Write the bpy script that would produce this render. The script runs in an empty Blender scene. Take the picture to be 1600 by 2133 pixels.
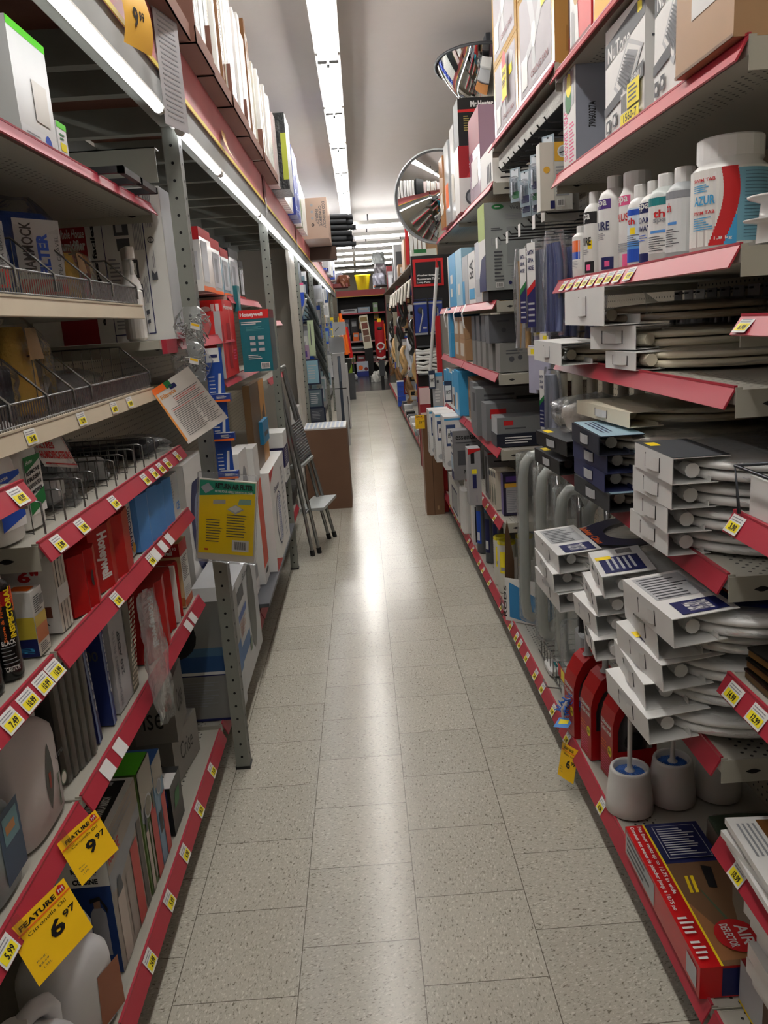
import bpy, math, random
from mathutils import Vector, Matrix
random.seed(7)
PI = math.pi
sc = bpy.context.scene
COL = sc.collection
W_, H_ = 1600, 2133
FPX = 1664.0
CAM = Vector((0, 0, 1.5696))

def cam_axes(yaw, pitch, roll):
    cy, sy, cp, sp = math.cos(yaw), math.sin(yaw), math.cos(pitch), math.sin(pitch)
    f = Vector((sy*cp, cy*cp, -sp)); r = Vector((cy, -sy, 0)); d = f.cross(r)
    cr, sr = math.cos(roll), math.sin(roll)
    return cr*r - sr*d, sr*r + cr*d, f
AX_R, AX_D, AX_F = cam_axes(.0157875669, .234497449, -.065481)

cam_data = bpy.data.cameras.new('camera')
cam = bpy.data.objects.new('camera', cam_data); COL.objects.link(cam)
m = Matrix.Identity(4)
for i in range(3):
    m[i][0] = AX_R[i]; m[i][1] = -AX_D[i]; m[i][2] = -AX_F[i]; m[i][3] = CAM[i]
cam.matrix_world = m
cam_data.sensor_fit = 'HORIZONTAL'; cam_data.sensor_width = 36
cam_data.lens = 36*FPX/W_
cam_data.clip_start = .02; cam_data.clip_end = 100
sc.camera = cam

# ---- world, exposure
world = bpy.data.worlds.new('world'); sc.world = world; world.use_nodes = True
world.node_tree.nodes['Background'].inputs[0].default_value = (.55, .58, .62, 1)
world.node_tree.nodes['Background'].inputs[1].default_value = .15
sc.view_settings.view_transform = 'Standard'; sc.view_settings.look = 'None'
sc.view_settings.gamma = 1; sc.view_settings.use_curve_mapping = False
sc.view_settings.exposure = -0.08
CEIL_LAMP = 31.0      # emission of the ceiling tubes
AISLE_LAMP = 11.0      # emission of the rack tubes over the left shelves

def pt(px, py, x=None, y=None, z=None):
    """point where the view line through a photo pixel meets one plane of the room"""
    d = AX_R*((px-800)/FPX) + AX_D*((py-1066.5)/FPX) + AX_F
    if x is not None: t = (x-CAM.x)/d.x
    elif y is not None: t = (y-CAM.y)/d.y
    else: t = (z-CAM.z)/d.z
    return CAM + d*t

# ---- materials
def lin(c):
    return tuple(((v/12.92) if v <= .04045 else ((v+.055)/1.055)**2.4) for v in c)
PAL = dict(white=(.88,.88,.87), offwhite=(.82,.80,.75), cream=(.80,.77,.69), paper=(.86,.86,.84), grey=(.55,.56,.58), lgrey=(.70,.71,.72),
  dgrey=(.28,.29,.31), black=(.06,.06,.07), red=(.76,.08,.10), lipred=(.68,.19,.25), dred=(.42,.05,.09), blue=(.10,.30,.72), lblue=(.33,.58,.86),
  sky=(.25,.62,.82), navy=(.07,.10,.33), yellow=(.98,.85,.08), gold=(.86,.66,.20), orange=(.93,.42,.10), green=(.10,.45,.22), lime=(.35,.80,.12),
  teal=(.03,.48,.50), brown=(.47,.33,.22), kraft=(.66,.52,.38), dkraft=(.48,.36,.26), pink=(.88,.35,.55), purple=(.30,.18,.50), silver=(.75,.76,.78),
  tan=(.76,.62,.42), wood=(.55,.34,.16), bluefoam=(.13,.24,.50), yfoam=(.88,.72,.35), ivory=(.90,.87,.78), steel=(.42,.44,.44), olive=(.30,.38,.28),
  shelfgrey=(.66,.65,.60), tagy=(.95,.88,.15), feature=(.98,.78,.10))
MATS = {}
def nodes_of(name):
    mt = bpy.data.materials.new(name); mt.use_nodes = True
    nt = mt.node_tree; b = nt.nodes['Principled BSDF']
    return mt, nt, b
def N(nt, kind, **kw):
    n = nt.nodes.new(kind)
    for k, v in kw.items(): setattr(n, k, v)
    return n
def mat(col, rough=.5, metal=0.0, var=.06, bump=0.0, bscale=60.0):
    key = (col, rough, metal, var, bump, bscale)
    if key in MATS: return MATS[key]
    rgb = lin(PAL[col] if isinstance(col, str) else col)
    mt, nt, b = nodes_of('%s_%s' % (col if isinstance(col, str) else 'tint', len(MATS)))
    tc = N(nt, 'ShaderNodeTexCoord'); no = N(nt, 'ShaderNodeTexNoise'); no.inputs['Scale'].default_value = 9
    no.inputs['Detail'].default_value = 3
    mx = N(nt, 'ShaderNodeMix', data_type='RGBA')
    mx.inputs[6].default_value = (*[max(0, c*(1-var)) for c in rgb], 1)
    mx.inputs[7].default_value = (*[min(1, c*(1+var)) for c in rgb], 1)
    nt.links.new(tc.outputs['Object'], no.inputs['Vector']); nt.links.new(no.outputs[0], mx.inputs[0])
    nt.links.new(mx.outputs[2], b.inputs['Base Color'])
    b.inputs['Roughness'].default_value = rough; b.inputs['Metallic'].default_value = metal
    if bump:
        n2 = N(nt, 'ShaderNodeTexNoise'); n2.inputs['Scale'].default_value = bscale; n2.inputs['Detail'].default_value = 4
        bp = N(nt, 'ShaderNodeBump'); bp.inputs['Strength'].default_value = bump; bp.inputs['Distance'].default_value = .01
        nt.links.new(tc.outputs['Object'], n2.inputs['Vector']); nt.links.new(n2.outputs[0], bp.inputs['Height'])
        nt.links.new(bp.outputs[0], b.inputs['Normal'])
    MATS[key] = mt
    return mt
def emit(name, rgb, s):
    key = ('emit', name)
    if key in MATS: return MATS[key]
    mt, nt, b = nodes_of(name)
    b.inputs['Base Color'].default_value = (.8,.8,.8,1)
    b.inputs['Emission Color'].default_value = (*rgb, 1); b.inputs['Emission Strength'].default_value = s
    MATS[key] = mt
    return mt
def film(name='clear_film', clear=.80, rough=.12, bump=.8, scale=26, tint=(.9,.92,.94), gloss=.65):
    key = ('film', name)
    if key in MATS: return MATS[key]
    mt = bpy.data.materials.new(name); mt.use_nodes = True; nt = mt.node_tree; nt.nodes.clear()
    out = N(nt, 'ShaderNodeOutputMaterial'); mx = N(nt, 'ShaderNodeMixShader'); m2 = N(nt, 'ShaderNodeMixShader'); tr = N(nt, 'ShaderNodeBsdfTransparent')
    gl = N(nt, 'ShaderNodeBsdfGlossy'); gl.inputs['Color'].default_value = (*tint, 1); gl.inputs['Roughness'].default_value = rough
    df = N(nt, 'ShaderNodeBsdfTranslucent'); df.inputs[0].default_value = (.85,.87,.88,1); m2.inputs[0].default_value = 1-clear
    tr.inputs[0].default_value = (.97,.975,.98,1)
    tc = N(nt, 'ShaderNodeTexCoord'); no = N(nt, 'ShaderNodeTexNoise'); no.inputs['Scale'].default_value = scale; no.inputs['Detail'].default_value = 4
    no.inputs['Distortion'].default_value = 1.2
    bp = N(nt, 'ShaderNodeBump'); bp.inputs['Strength'].default_value = bump; bp.inputs['Distance'].default_value = .03
    fr = N(nt, 'ShaderNodeFresnel'); fr.inputs[0].default_value = 1.45
    ad = N(nt, 'ShaderNodeMath', operation='MULTIPLY'); ad.inputs[1].default_value = gloss; ad.use_clamp = True
    L = nt.links.new
    L(tc.outputs['Object'], no.inputs['Vector']); L(no.outputs[0], bp.inputs['Height']); L(bp.outputs[0], gl.inputs['Normal']); L(bp.outputs[0], fr.inputs['Normal'])
    L(fr.outputs[0], ad.inputs[0]); L(tr.outputs[0], m2.inputs[1]); L(df.outputs[0], m2.inputs[2]); L(ad.outputs[0], mx.inputs[0]); L(m2.outputs[0], mx.inputs[1]); L(gl.outputs[0], mx.inputs[2]); L(mx.outputs[0], out.inputs[0])
    MATS[key] = mt
    return mt

# ---- text outlines, taken once per string from Blender's own font
TXT = {}
def text_mesh(s, bold=.0):
    key = (s, bold)
    if key in TXT: return TXT[key]
    cu = bpy.data.curves.new('lettering', 'FONT'); cu.body = s; cu.resolution_u = 2; cu.offset = bold; cu.fill_mode = 'BOTH'
    o = bpy.data.objects.new('lettering', cu); COL.objects.link(o)
    dg = bpy.context.evaluated_depsgraph_get()
    me = bpy.data.meshes.new_from_object(o.evaluated_get(dg))
    vs = [(v.co.x, v.co.y) for v in me.vertices]; fs = [tuple(p.vertices) for p in me.polygons]
    bpy.data.objects.remove(o); bpy.data.curves.remove(cu); bpy.data.meshes.remove(me)
    if vs:
        x0 = min(v[0] for v in vs); x1 = max(v[0] for v in vs); y0 = min(v[1] for v in vs); y1 = max(v[1] for v in vs)
        vs = [((x-x0)/max(1e-6, x1-x0), (y-y0)/max(1e-6, y1-y0)) for x, y in vs]
    TXT[key] = (vs, fs)
    return TXT[key]

# ---- mesh builder
class MB:
    def __init__(s): s.v = []; s.f = []; s.m = []; s.sm = []; s.mats = []; s.T = None
    def mi(s, m):
        if isinstance(m, (str, tuple)): m = mat(m)
        if m not in s.mats: s.mats.append(m)
        return s.mats.index(m)
    def add(s, vs, fs, m, smooth=False):
        b = len(s.v); i = s.mi(m)
        for v in vs:
            v = Vector(v)
            if s.T is not None: v = s.T @ v
            s.v.append(v)
        for f in fs: s.f.append([b+k for k in f]); s.m.append(i); s.sm.append(smooth)
    def poly(s, vs, m): s.add(vs, [list(range(len(vs)))], m)
    def box(s, x0, x1, y0, y1, z0, z1, m):
        s.add([(x0,y0,z0),(x1,y0,z0),(x1,y1,z0),(x0,y1,z0),(x0,y0,z1),(x1,y0,z1),(x1,y1,z1),(x0,y1,z1)],
              [(0,3,2,1),(4,5,6,7),(0,1,5,4),(1,2,6,5),(2,3,7,6),(3,0,4,7)], m)
    def rbox(s, x0, x1, y0, y1, z0, z1, m, r=.01, n=4, bev=True):
        """box with rounded vertical corners and softened top"""
        def ring(ins, z):
            o = []
            for cx, cy, a0 in ((x1-r, y1-r, 0), (x0+r, y1-r, 90), (x0+r, y0+r, 180), (x1-r, y0+r, 270)):
                for k in range(n+1):
                    a = math.radians(a0+90*k/n); rr = max(.0001, r-ins)
                    o.append((cx+rr*math.cos(a), cy+rr*math.sin(a), z))
            return o
        b = r*.35 if bev else 0
        rs = [ring(b, z0), ring(0, z0+b), ring(0, z1-b), ring(b, z1)] if bev else [ring(0, z0), ring(0, z1)]
        s.loft(rs, m, True)
    def loft(s, rings, m, caps=True, closed=True, smooth=False):
        n = len(rings[0]); vs = [p for r in rings for p in r]; fs = []
        for i in range(len(rings)-1):
            for k in range(n if closed else n-1):
                k2 = (k+1) % n
                fs.append((i*n+k, i*n+k2, (i+1)*n+k2, (i+1)*n+k))
        s.add(vs, fs, m, smooth)
        if caps:
            s.add(rings[0], [list(range(n))[::-1]], m); s.add(rings[-1], [list(range(n))], m)
    def lathe(s, prof, m, n=20, c=(0,0,0), caps=True, smooth=True, sx=1, sy=1):
        rings = [[(c[0]+r*sx*math.cos(2*PI*k/n), c[1]+r*sy*math.sin(2*PI*k/n), c[2]+z) for k in range(n)] for r, z in prof]
        s.loft(rings, m, caps, True, smooth)
    def tube(s, path, r, m, n=6, smooth=True):
        path = [Vector(p) for p in path]; rings = []
        rr = r if isinstance(r, (list, tuple)) else [r]*len(path)
        up = None
        for i, p in enumerate(path):
            d = (path[min(i+1, len(path)-1)]-path[max(i-1, 0)])
            if d.length < 1e-9: d = Vector((0,0,1))
            d.normalize()
            if up is None: up = Vector((0,0,1)) if abs(d.z) < .9 else Vector((1,0,0))
            a = d.cross(up)
            if a.length < 1e-4: a = d.cross(Vector((1,0,0)))
            a.normalize(); b = a.cross(d).normalized(); up = b
            rings.append([p + (a*math.cos(2*PI*k/n) + b*math.sin(2*PI*k/n))*rr[i] for k in range(n)])
        s.loft(rings, m, True, True, smooth)
    def ball(s, c, r, m, nu=12, nv=8):
        rx, ry, rz = r if isinstance(r, (tuple, list)) else (r, r, r)
        rings = []
        for j in range(1, nv):
            a = -PI/2+PI*j/nv
            rings.append([(c[0]+rx*math.cos(a)*math.cos(2*PI*k/nu), c[1]+ry*math.cos(a)*math.sin(2*PI*k/nu), c[2]+rz*math.sin(a)) for k in range(nu)])
        s.loft(rings, m, True, True, True)
    def txt(s, string, O, U, V, w, h, m, bold=.0, nrm=None):
        vs, fs = text_mesh(string, bold)
        O = Vector(O); U = Vector(U).normalized(); V = Vector(V).normalized()
        s.add([O + U*(x*w) + V*(y*h) for x, y in vs], fs, m)
    def build(s, name, parent=None, loc=None, rot=None, nosmooth=False):
        me = bpy.data.meshes.new(name)
        me.from_pydata([tuple(v) for v in s.v], [], s.f)
        for mt in s.mats: me.materials.append(mt)
        me.polygons.foreach_set('material_index', s.m)
        me.polygons.foreach_set('use_smooth', s.sm)
        me.update()
        o = bpy.data.objects.new(name, me); COL.objects.link(o)
        if parent is not None: o.parent = parent
        if loc is not None: o.location = loc
        if rot is not None: o.rotation_euler = rot
        return o

def tag(o, label, cat, group=None):
    o['label'] = label; o['category'] = cat
    if group: o['group'] = group
    return o
def empty(name, label, cat, loc=(0,0,0), rz=0, group=None):
    o = bpy.data.objects.new(name, None); COL.objects.link(o); o.empty_display_size = .05
    o.location = loc; o.rotation_euler = (0, 0, rz)
    return tag(o, label, cat, group)
def struct(name, mb):
    o = mb.build(name); o['kind'] = 'structure'; return o
def dup(o, label=None, group=None, loc=None, rot=None, parent=None):
    c = o.copy(); COL.objects.link(c)
    if parent is not None: c.parent = parent
    if label: c['label'] = label
    if group: c['group'] = group
    if loc is not None: c.location = loc
    if rot is not None: c.rotation_euler = rot
    for ch in list(o.children): dup(ch, parent=c)
    return c

# ---- printed faces of boxes. local frame: x width (face), y depth, z up, front face at y=0
def frame(w, d, h, face):
    e = .0006
    return {'f': (Vector((-w/2,-e,0)), Vector((1,0,0)), Vector((0,0,1)), w, h),
            'r': (Vector((w/2+e,0,0)), Vector((0,1,0)), Vector((0,0,1)), d, h),
            'l': (Vector((-w/2-e,d,0)), Vector((0,-1,0)), Vector((0,0,1)), d, h),
            't': (Vector((-w/2,0,h+e)), Vector((1,0,0)), Vector((0,1,0)), w, d),
            'k': (Vector((w/2,d+e,0)), Vector((-1,0,0)), Vector((0,0,1)), w, h)}[face]
def decals(mb, w, d, h, dec, lift=0.0):
    cnt = {}
    for q in dec or []:
        k, face = q[0], q[1]
        O, U, V, lu, lv = frame(w, d, h, face)
        nrm = U.cross(V); cnt[face] = cnt.get(face, 0)+1
        O = O + nrm*(.00025*cnt[face]+lift)
        P = lambda a, b: O + U*(a*lu) + V*(b*lv)
        if k == 'r':
            _, _, u0, v0, u1, v1, c = q; mb.poly([P(u0,v0), P(u1,v0), P(u1,v1), P(u0,v1)], c)
        elif k == 'p':
            mb.poly([P(a,b) for a, b in q[2]], q[3])
        elif k == 'c':
            _, _, u, v, ra, c = q[:6]; rb = q[6] if len(q) > 6 else ra*lu/lv
            mb.poly([P(u+ra*math.cos(2*PI*i/18), v+rb*math.sin(2*PI*i/18)) for i in range(18)], c)
        elif k == 't':
            _, _, s, u0, v0, u1, v1, c = q[:8]; rot = q[8] if len(q) > 8 else 0; bold = q[9] if len(q) > 9 else .02
            a, b = P(u0,v0), P(u1,v1)
            W, Hh = (u1-u0)*lu, (v1-v0)*lv
            if rot == 0: mb.txt(s, P(u0,v0), U, V, W, Hh, c, bold)
            elif rot == 90: mb.txt(s, P(u1,v0), V, -U, Hh, W, c, bold)
            elif rot == -90: mb.txt(s, P(u0,v1), -V, U, Hh, W, c, bold)
            else: mb.txt(s, P(u1,v1), -U, -V, W, Hh, c, bold)
        elif k == 'l':
            _, _, u0, v0, u1, v1, n, c = q[:8]; rnd = random.Random(int(1000*(u0+v0+u1*3))+n)
            for i in range(n):
                b = v1-(v1-v0)*(i+.5)/n; e = u0+(u1-u0)*rnd.uniform(.6, 1); t = (v1-v0)/n*.22
                mb.poly([P(u0,b-t), P(e,b-t), P(e,b+t), P(u0,b+t)], c)
        elif k == 'v':      # lines of small print running upwards
            _, _, u0, v0, u1, v1, n, c = q[:8]; rnd = random.Random(int(1000*(u0+v0+u1*3))+n)
            for i in range(n):
                b = u0+(u1-u0)*(i+.5)/n; e = v0+(v1-v0)*rnd.uniform(.6, 1); t = (u1-u0)/n*.22
                mb.poly([P(b-t,v0), P(b+t,v0), P(b+t,e), P(b-t,e)], c)
        elif k == 'b':      # bar code
            _, _, u0, v0, u1, v1 = q[:6]
            mb.poly([P(u0,v0), P(u1,v0), P(u1,v1), P(u0,v1)], 'white'); rnd = random.Random(3)
            O = O + nrm*.0002
            P = lambda a, b: O + U*(a*lu) + V*(b*lv)
            a = u0+(u1-u0)*.08
            while a < u1-(u1-u0)*.1:
                t = (u1-u0)*rnd.choice([.02,.035,.055]); mb.poly([P(a,v0+(v1-v0)*.15), P(a+t,v0+(v1-v0)*.15), P(a+t,v1-(v1-v0)*.1), P(a,v1-(v1-v0)*.1)], 'black'); a += t*1.9
SIDE = {'L': PI/2, 'R': -PI/2, 'N': 0.0}
def carton(name, label, cat, side, X, y0, y1, z, h, d, col='white', dec=None, group=None, rough=.45, rz=0, tilt=0, lean=0, flap=False):
    """box whose front face looks into the aisle; side N looks at the camera (then y0,y1 are x limits and X is y)"""
    w = y1-y0; mb = MB(); c = mat(col, rough)
    mb.box(-w/2, w/2, 0, d, 0, h, c)
    decals(mb, w, d, h, dec)
    mid = (y0+y1)/2
    o = mb.build(name, loc=(mid, X, z) if side == 'N' else (X, mid, z))
    o.rotation_euler = (lean, tilt, SIDE[side]+rz)
    return tag(o, label, cat, group)
def ypx(X, p): return pt(p[0], p[1], x=X).y
def zpx(X, p): return pt(p[0], p[1], x=X).z
# =====================================================================  THE ROOM
T = .3048
def floor_mat():
    mt, nt, b = nodes_of('vinyl_tile'); L = nt.links.new
    geo = N(nt, 'ShaderNodeNewGeometry'); sep = N(nt, 'ShaderNodeSeparateXYZ'); L(geo.outputs['Position'], sep.inputs[0])
    def ma(op, a, bb=None, clamp=False):
        n = N(nt, 'ShaderNodeMath', operation=op); n.use_clamp = clamp
        for i, v in enumerate((a, bb)):
            if v is None: continue
            if isinstance(v, (int, float)): n.inputs[i].default_value = v
            else: L(v, n.inputs[i])
        return n.outputs[0]
    u = ma('DIVIDE', ma('SUBTRACT', sep.outputs[0], .0474), T)
    ci = ma('FLOOR', u)
    par = ma('MODULO', ma('ADD', ci, 100), 2)
    sh = ma('MULTIPLY', ma('SUBTRACT', 1, par), .5)
    v = ma('ADD', ma('DIVIDE', ma('SUBTRACT', sep.outputs[1], 1.7655), T), sh)
    ri = ma('FLOOR', v)
    fu = ma('FRACT', u); fv = ma('FRACT', v)
    du = ma('MINIMUM', fu, ma('SUBTRACT', 1, fu)); dv = ma('MINIMUM', fv, ma('SUBTRACT', 1, fv))
    gap = ma('LESS_THAN', ma('MINIMUM', du, dv), .0036)
    comb = N(nt, 'ShaderNodeCombineXYZ'); L(ci, comb.inputs[0]); L(ri, comb.inputs[1])
    wn = N(nt, 'ShaderNodeTexWhiteNoise'); wn.noise_dimensions = '3D'; L(comb.outputs[0], wn.inputs[0])
    # chips: stretched noise, direction turned a little tile by tile
    rotv = N(nt, 'ShaderNodeVectorRotate'); rotv.rotation_type = 'Z_AXIS'; L(geo.outputs['Position'], rotv.inputs[0])
    L(ma('MULTIPLY', ma('ADD', par, ma('MULTIPLY', wn.outputs[0], .3)), 1.2), rotv.inputs['Angle'])
    mp = N(nt, 'ShaderNodeMapping'); mp.inputs['Scale'].default_value = (185, 95, 100); L(rotv.outputs[0], mp.inputs[0])
    n1 = N(nt, 'ShaderNodeTexNoise'); n1.inputs['Scale'].default_value = 1; n1.inputs['Detail'].default_value = 2; n1.inputs['Distortion'].default_value = .8; L(mp.outputs[0], n1.inputs[0])
    r1 = N(nt, 'ShaderNodeValToRGB'); cr = r1.color_ramp
    cr.elements[0].position = .31; cr.elements[0].color = (.20,.18,.14,1)
    cr.elements[1].position = .39; cr.elements[1].color = (.475,.45,.38,1)
    e = cr.elements.new(.60); e.color = (.515,.49,.415,1)
    e = cr.elements.new(.68); e.color = (.66,.64,.56,1)
    L(n1.outputs[0], r1.inputs[0])
    n2 = N(nt, 'ShaderNodeTexNoise'); n2.inputs['Scale'].default_value = 1.7; n2.inputs['Detail'].default_value = 5; L(geo.outputs['Position'], n2.inputs[0])
    tone = ma('ADD', ma('MULTIPLY', wn.outputs[0], .10), ma('ADD', ma('MULTIPLY', n2.outputs[0], .22), .82))
    mul = N(nt, 'ShaderNodeMix', data_type='RGBA', blend_type='MULTIPLY'); mul.inputs[0].default_value = 1
    L(r1.outputs[0], mul.inputs[6]); cc = N(nt, 'ShaderNodeCombineColor')
    for i in range(3): L(tone, cc.inputs[i])
    L(cc.outputs[0], mul.inputs[7])
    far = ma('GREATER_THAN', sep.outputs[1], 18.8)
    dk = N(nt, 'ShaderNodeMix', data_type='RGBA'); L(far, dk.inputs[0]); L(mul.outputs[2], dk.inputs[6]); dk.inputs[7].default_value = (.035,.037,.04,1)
    gm = N(nt, 'ShaderNodeMix', data_type='RGBA'); L(ma('MULTIPLY', gap, .8), gm.inputs[0]); L(dk.outputs[2], gm.inputs[6]); gm.inputs[7].default_value = (.06,.045,.03,1)
    L(gm.outputs[2], b.inputs['Base Color'])
    n3 = N(nt, 'ShaderNodeTexNoise'); n3.inputs['Scale'].default_value = 2; n3.inputs['Detail'].default_value = 2; L(geo.outputs['Position'], n3.inputs[0])
    L(ma('ADD', .19, ma('MULTIPLY', far, .03)), b.inputs['Roughness'])
    mp2 = N(nt, 'ShaderNodeMapping'); mp2.inputs['Scale'].default_value = (2.5, 5, 1); L(geo.outputs['Position'], mp2.inputs[0])
    n4 = N(nt, 'ShaderNodeTexNoise'); n4.inputs['Scale'].default_value = 1; n4.inputs['Detail'].default_value = 3; L(mp2.outputs[0], n4.inputs[0])
    bp = N(nt, 'ShaderNodeBump'); bp.inputs['Strength'].default_value = .03; bp.inputs['Distance'].default_value = .003
    L(n4.outputs[0], bp.inputs['Height']); L(bp.outputs[0], b.inputs['Normal'])
    b.inputs['Specular IOR Level'].default_value = .34
    return mt
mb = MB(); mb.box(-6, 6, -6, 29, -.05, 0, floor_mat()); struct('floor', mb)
cm = mat((.86,.835,.825), .40, 0, .03, .25, 1.4)
mb = MB(); mb.box(-6, 6, -6, 29, 3.30, 3.36, cm); struct('ceiling', mb)
wm = mat((.80,.77,.70), .8)
mb = MB(); mb.box(-6.1, -6, -6, 29, 0, 3.3, wm); struct('wall_left', mb)
mb = MB(); mb.box(6, 6.1, -6, 29, 0, 3.3, wm); struct('wall_right', mb)
mb = MB(); mb.box(-6, 6, 29, 29.1, 0, 3.3, wm); struct('wall_back', mb)
mb = MB(); mb.box(-6, 6, -6.1, -6, 0, 3.3, wm); struct('wall_front', mb)

# ---- ceiling strip lights
tube_m = emit('fluorescent_tube', (1.0,.97,.925), CEIL_LAMP)
enamel = mat((.78,.77,.75), .35)
def strip_light(x, y, L, label, z=3.10, across=False, group=None):
    t = empty('ceiling_light', label, 'ceiling light', (x, y, z), PI/2 if across else 0, group)
    mb = MB()
    mb.box(-.045, .045, .01, L-.01, .035, .10, enamel)
    mb.poly([(-.075,.01,.036), (.075,.01,.036), (.075,L-.01,.036), (-.075,L-.01,.036)], enamel)
    mb.box(-.012, .012, .25, .27, .10, .20, 'dgrey'); mb.box(-.012, .012, L-.27, L-.25, .10, .20, 'dgrey')
    mb.build('housing', t)
    for s in (-1, 1):
        a = MB(); a.tube([(s*.028, .035, .012), (s*.028, L-.035, .012)], .018, tube_m, 8); a.build('tube', t)
    for yy in (.012, L-.032):
        a = MB(); a.box(-.062, .062, yy, yy+.02, -.008, .035, 'lgrey'); a.box(-.008, .008, yy, yy+.02, -.03, -.008, 'dgrey'); a.build('socket', t)
    return t
words = ['nearest', 'second', 'third', 'fourth', 'fifth', 'sixth', 'seventh', 'eighth', 'ninth', 'tenth', 'eleventh', 'twelfth', 'thirteenth', 'fourteenth', 'fifteenth', 'sixteenth']
first = None
k = 0
for i in range(-4, 9):
    y = .40+1.22*(i+3)
    vis = y > 2.6
    lab = ('double tube strip light over the aisle, %s of the visible row from the camera' % words[k]) if vis else 'double tube strip light of the aisle row, %s piece behind or above the camera' % words[i+4]
    if vis: k += 1
    if first is None: first = strip_light(-.075, y, 1.22, lab)
    else: dup(first, lab, loc=(-.075, y, 3.10))
for x in (-3.1, 3.0):
    for i in range(7):
        o = dup(first, 'strip light over the neighbouring aisle on the %s' % ('left' if x < 0 else 'right'), 'strip lights over neighbouring aisles %s' % ('left' if x < 0 else 'right'), loc=(x, -3+2.44*i, 3.10))
for j, (y, L) in enumerate(((13.6, 2.2), (15.3, 2.44), (17.0, 2.44), (18.6, 2.44), (20.2, 2.44), (22.2, 2.44), (24.9, 2.44))):
    for s in range(2):
        dup(first, 'crosswise strip light at the far end, %s row, %s piece' % (words[j], ('left', 'right')[s]), loc=(.0+1.22*s, y, 3.05-.0*j), rot=(0, 0, PI/2))

# ---- steel racks on the left: uprights, top deck, fascia
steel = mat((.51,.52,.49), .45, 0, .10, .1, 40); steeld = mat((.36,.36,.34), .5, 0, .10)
def upright(y, label, top=2.2):
    mb = MB()
    x0, x1 = -.575, -.535
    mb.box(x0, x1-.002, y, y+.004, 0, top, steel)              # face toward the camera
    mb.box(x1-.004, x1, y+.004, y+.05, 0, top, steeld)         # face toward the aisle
    mb.box(x0-.004, x1+.004, y-.004, y+.055, 0, .012, 'black')
    for i in range(40):
        z = .05+i*.0508
        if z < top-.03:
            mb.T = Matrix.Translation((-.555, y-.0008, z)); mb.poly([(.005*math.cos(a*PI/4), 0, .005*math.sin(a*PI/4)) for a in range(8)], 'black'); mb.T = None
    o = mb.build('rack_upright'); return tag(o, label, 'rack upright')
# perforated angle posts
def angle_post(y, label, top=2.2, x1=-.513, w=.048):
    mb = MB(); hz = mat('black', .9)
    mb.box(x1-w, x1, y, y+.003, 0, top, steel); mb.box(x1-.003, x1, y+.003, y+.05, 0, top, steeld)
    mb.box(x1-w-.003, x1+.003, y-.003, y+.053, 0, .010, 'black')
    i = 0
    while .05+i*.0508 < top-.03:
        z = .05+i*.0508
        for q in (0, 1):
            c = (x1-w/2, y-.0008, z) if q == 0 else (x1+.0008, y+.027, z)
            vs = [(c[0]+(.0048*math.cos(a*PI/4) if q == 0 else 0), c[1]+(.0048*math.cos(a*PI/4) if q else 0), z+.0048*math.sin(a*PI/4)) for a in range(8)]
            mb.poly(vs if q == 0 else vs, hz)
        i += 1
    o = mb.build('rack_upright'); return tag(o, label, 'rack upright')
PY = [2.66+2.44*i for i in range(7)]
for i, y in enumerate(PY):
    angle_post(y, 'perforated grey steel rack upright on the left, %s from the camera' % words[i])
angle_post(.22, 'perforated grey steel rack upright beside the camera on the left')
fasc = mat((.52,.53,.53), .5, .2, .05); red_glare = mat((.78,.44,.45), .45, 0, .08)  # fascia red is lightened to pink: glare put into its base colour
wood_m = mat((.42,.26,.20), .7, 0, .25, .2, 30)
for i, y in enumerate([.22]+PY):
    y1 = y+2.44 if i else 2.66
    lb = 'bay over the camera' if i == 0 else '%s bay from the camera' % words[i-1]
    mb = MB(); mb.box(-.53, -.512, y+.012, y1-.006, 2.185, 2.295, fasc); mb.box(-.56, -.53, y+.01, y1-.006, 2.185, 2.20, steel)
    tag(mb.build('rack_beam'), 'grey steel front beam of the left rack, %s' % lb, 'rack beam')
    mb = MB(); mb.box(-.516, -.507, y+.02, y1-.02, 2.292, 2.445, red_glare)
    mb.box(-.506, -.503, y+.02, y1-.02, 2.286, 2.300, mat((.88,.78,.30), .5))
    tag(mb.build('fascia_panel'), 'red fascia panel with yellow edge above the left shelves, %s' % lb, 'sign panel')
    mb = MB(); mb.box(-1.12, -.517, y+.005, y1-.005, 2.42, 2.44, wood_m)
    for q in range(5):
        yy = y+.15+q*(y1-y-.3)/4; mb.box(-1.12, -.56, yy, yy+.05, 2.325, 2.42, steel)
    mb.box(-1.13, -1.115, y+.005, y1-.005, 2.25, 2.40, steel)
    tag(mb.build('rack_deck'), 'wooden top deck on steel cross bars of the left rack, %s' % lb, 'rack deck')
rack_tube = emit('rack_tube', (.96,.965,1.0), AISLE_LAMP)
segs = [(-.05, 1.16), (1.18, 2.38), (2.62, 3.31), (3.33, 4.54), (4.56, 5.77), (5.79, 7.0), (7.02, 8.23), (8.25, 9.46), (9.48, 10.7), (10.72, 11.94), (11.96, 13.2), (13.22, 14.4), (14.42, 15.6)]
for i, (a, b) in enumerate(segs):
    t = empty('tube_light', 'lit tube light under the left rack beam, %s from the camera' % words[i], 'tube light', (-.498, a, 2.165))
    mb = MB(); mb.tube([(0, .02, 0), (0, b-a-.02, 0)], .0135, rack_tube, 8); mb.build('tube', t)
    mb = MB(); mb.tube([(0, 0, 0), (0, .02, 0)], .015, enamel, 8); mb.tube([(0, b-a-.02, 0), (0, b-a, 0)], .015, enamel, 8)
    mb.box(-.03, .005, 0, b-a, .014, .022, enamel); mb.build('holder', t)

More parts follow.
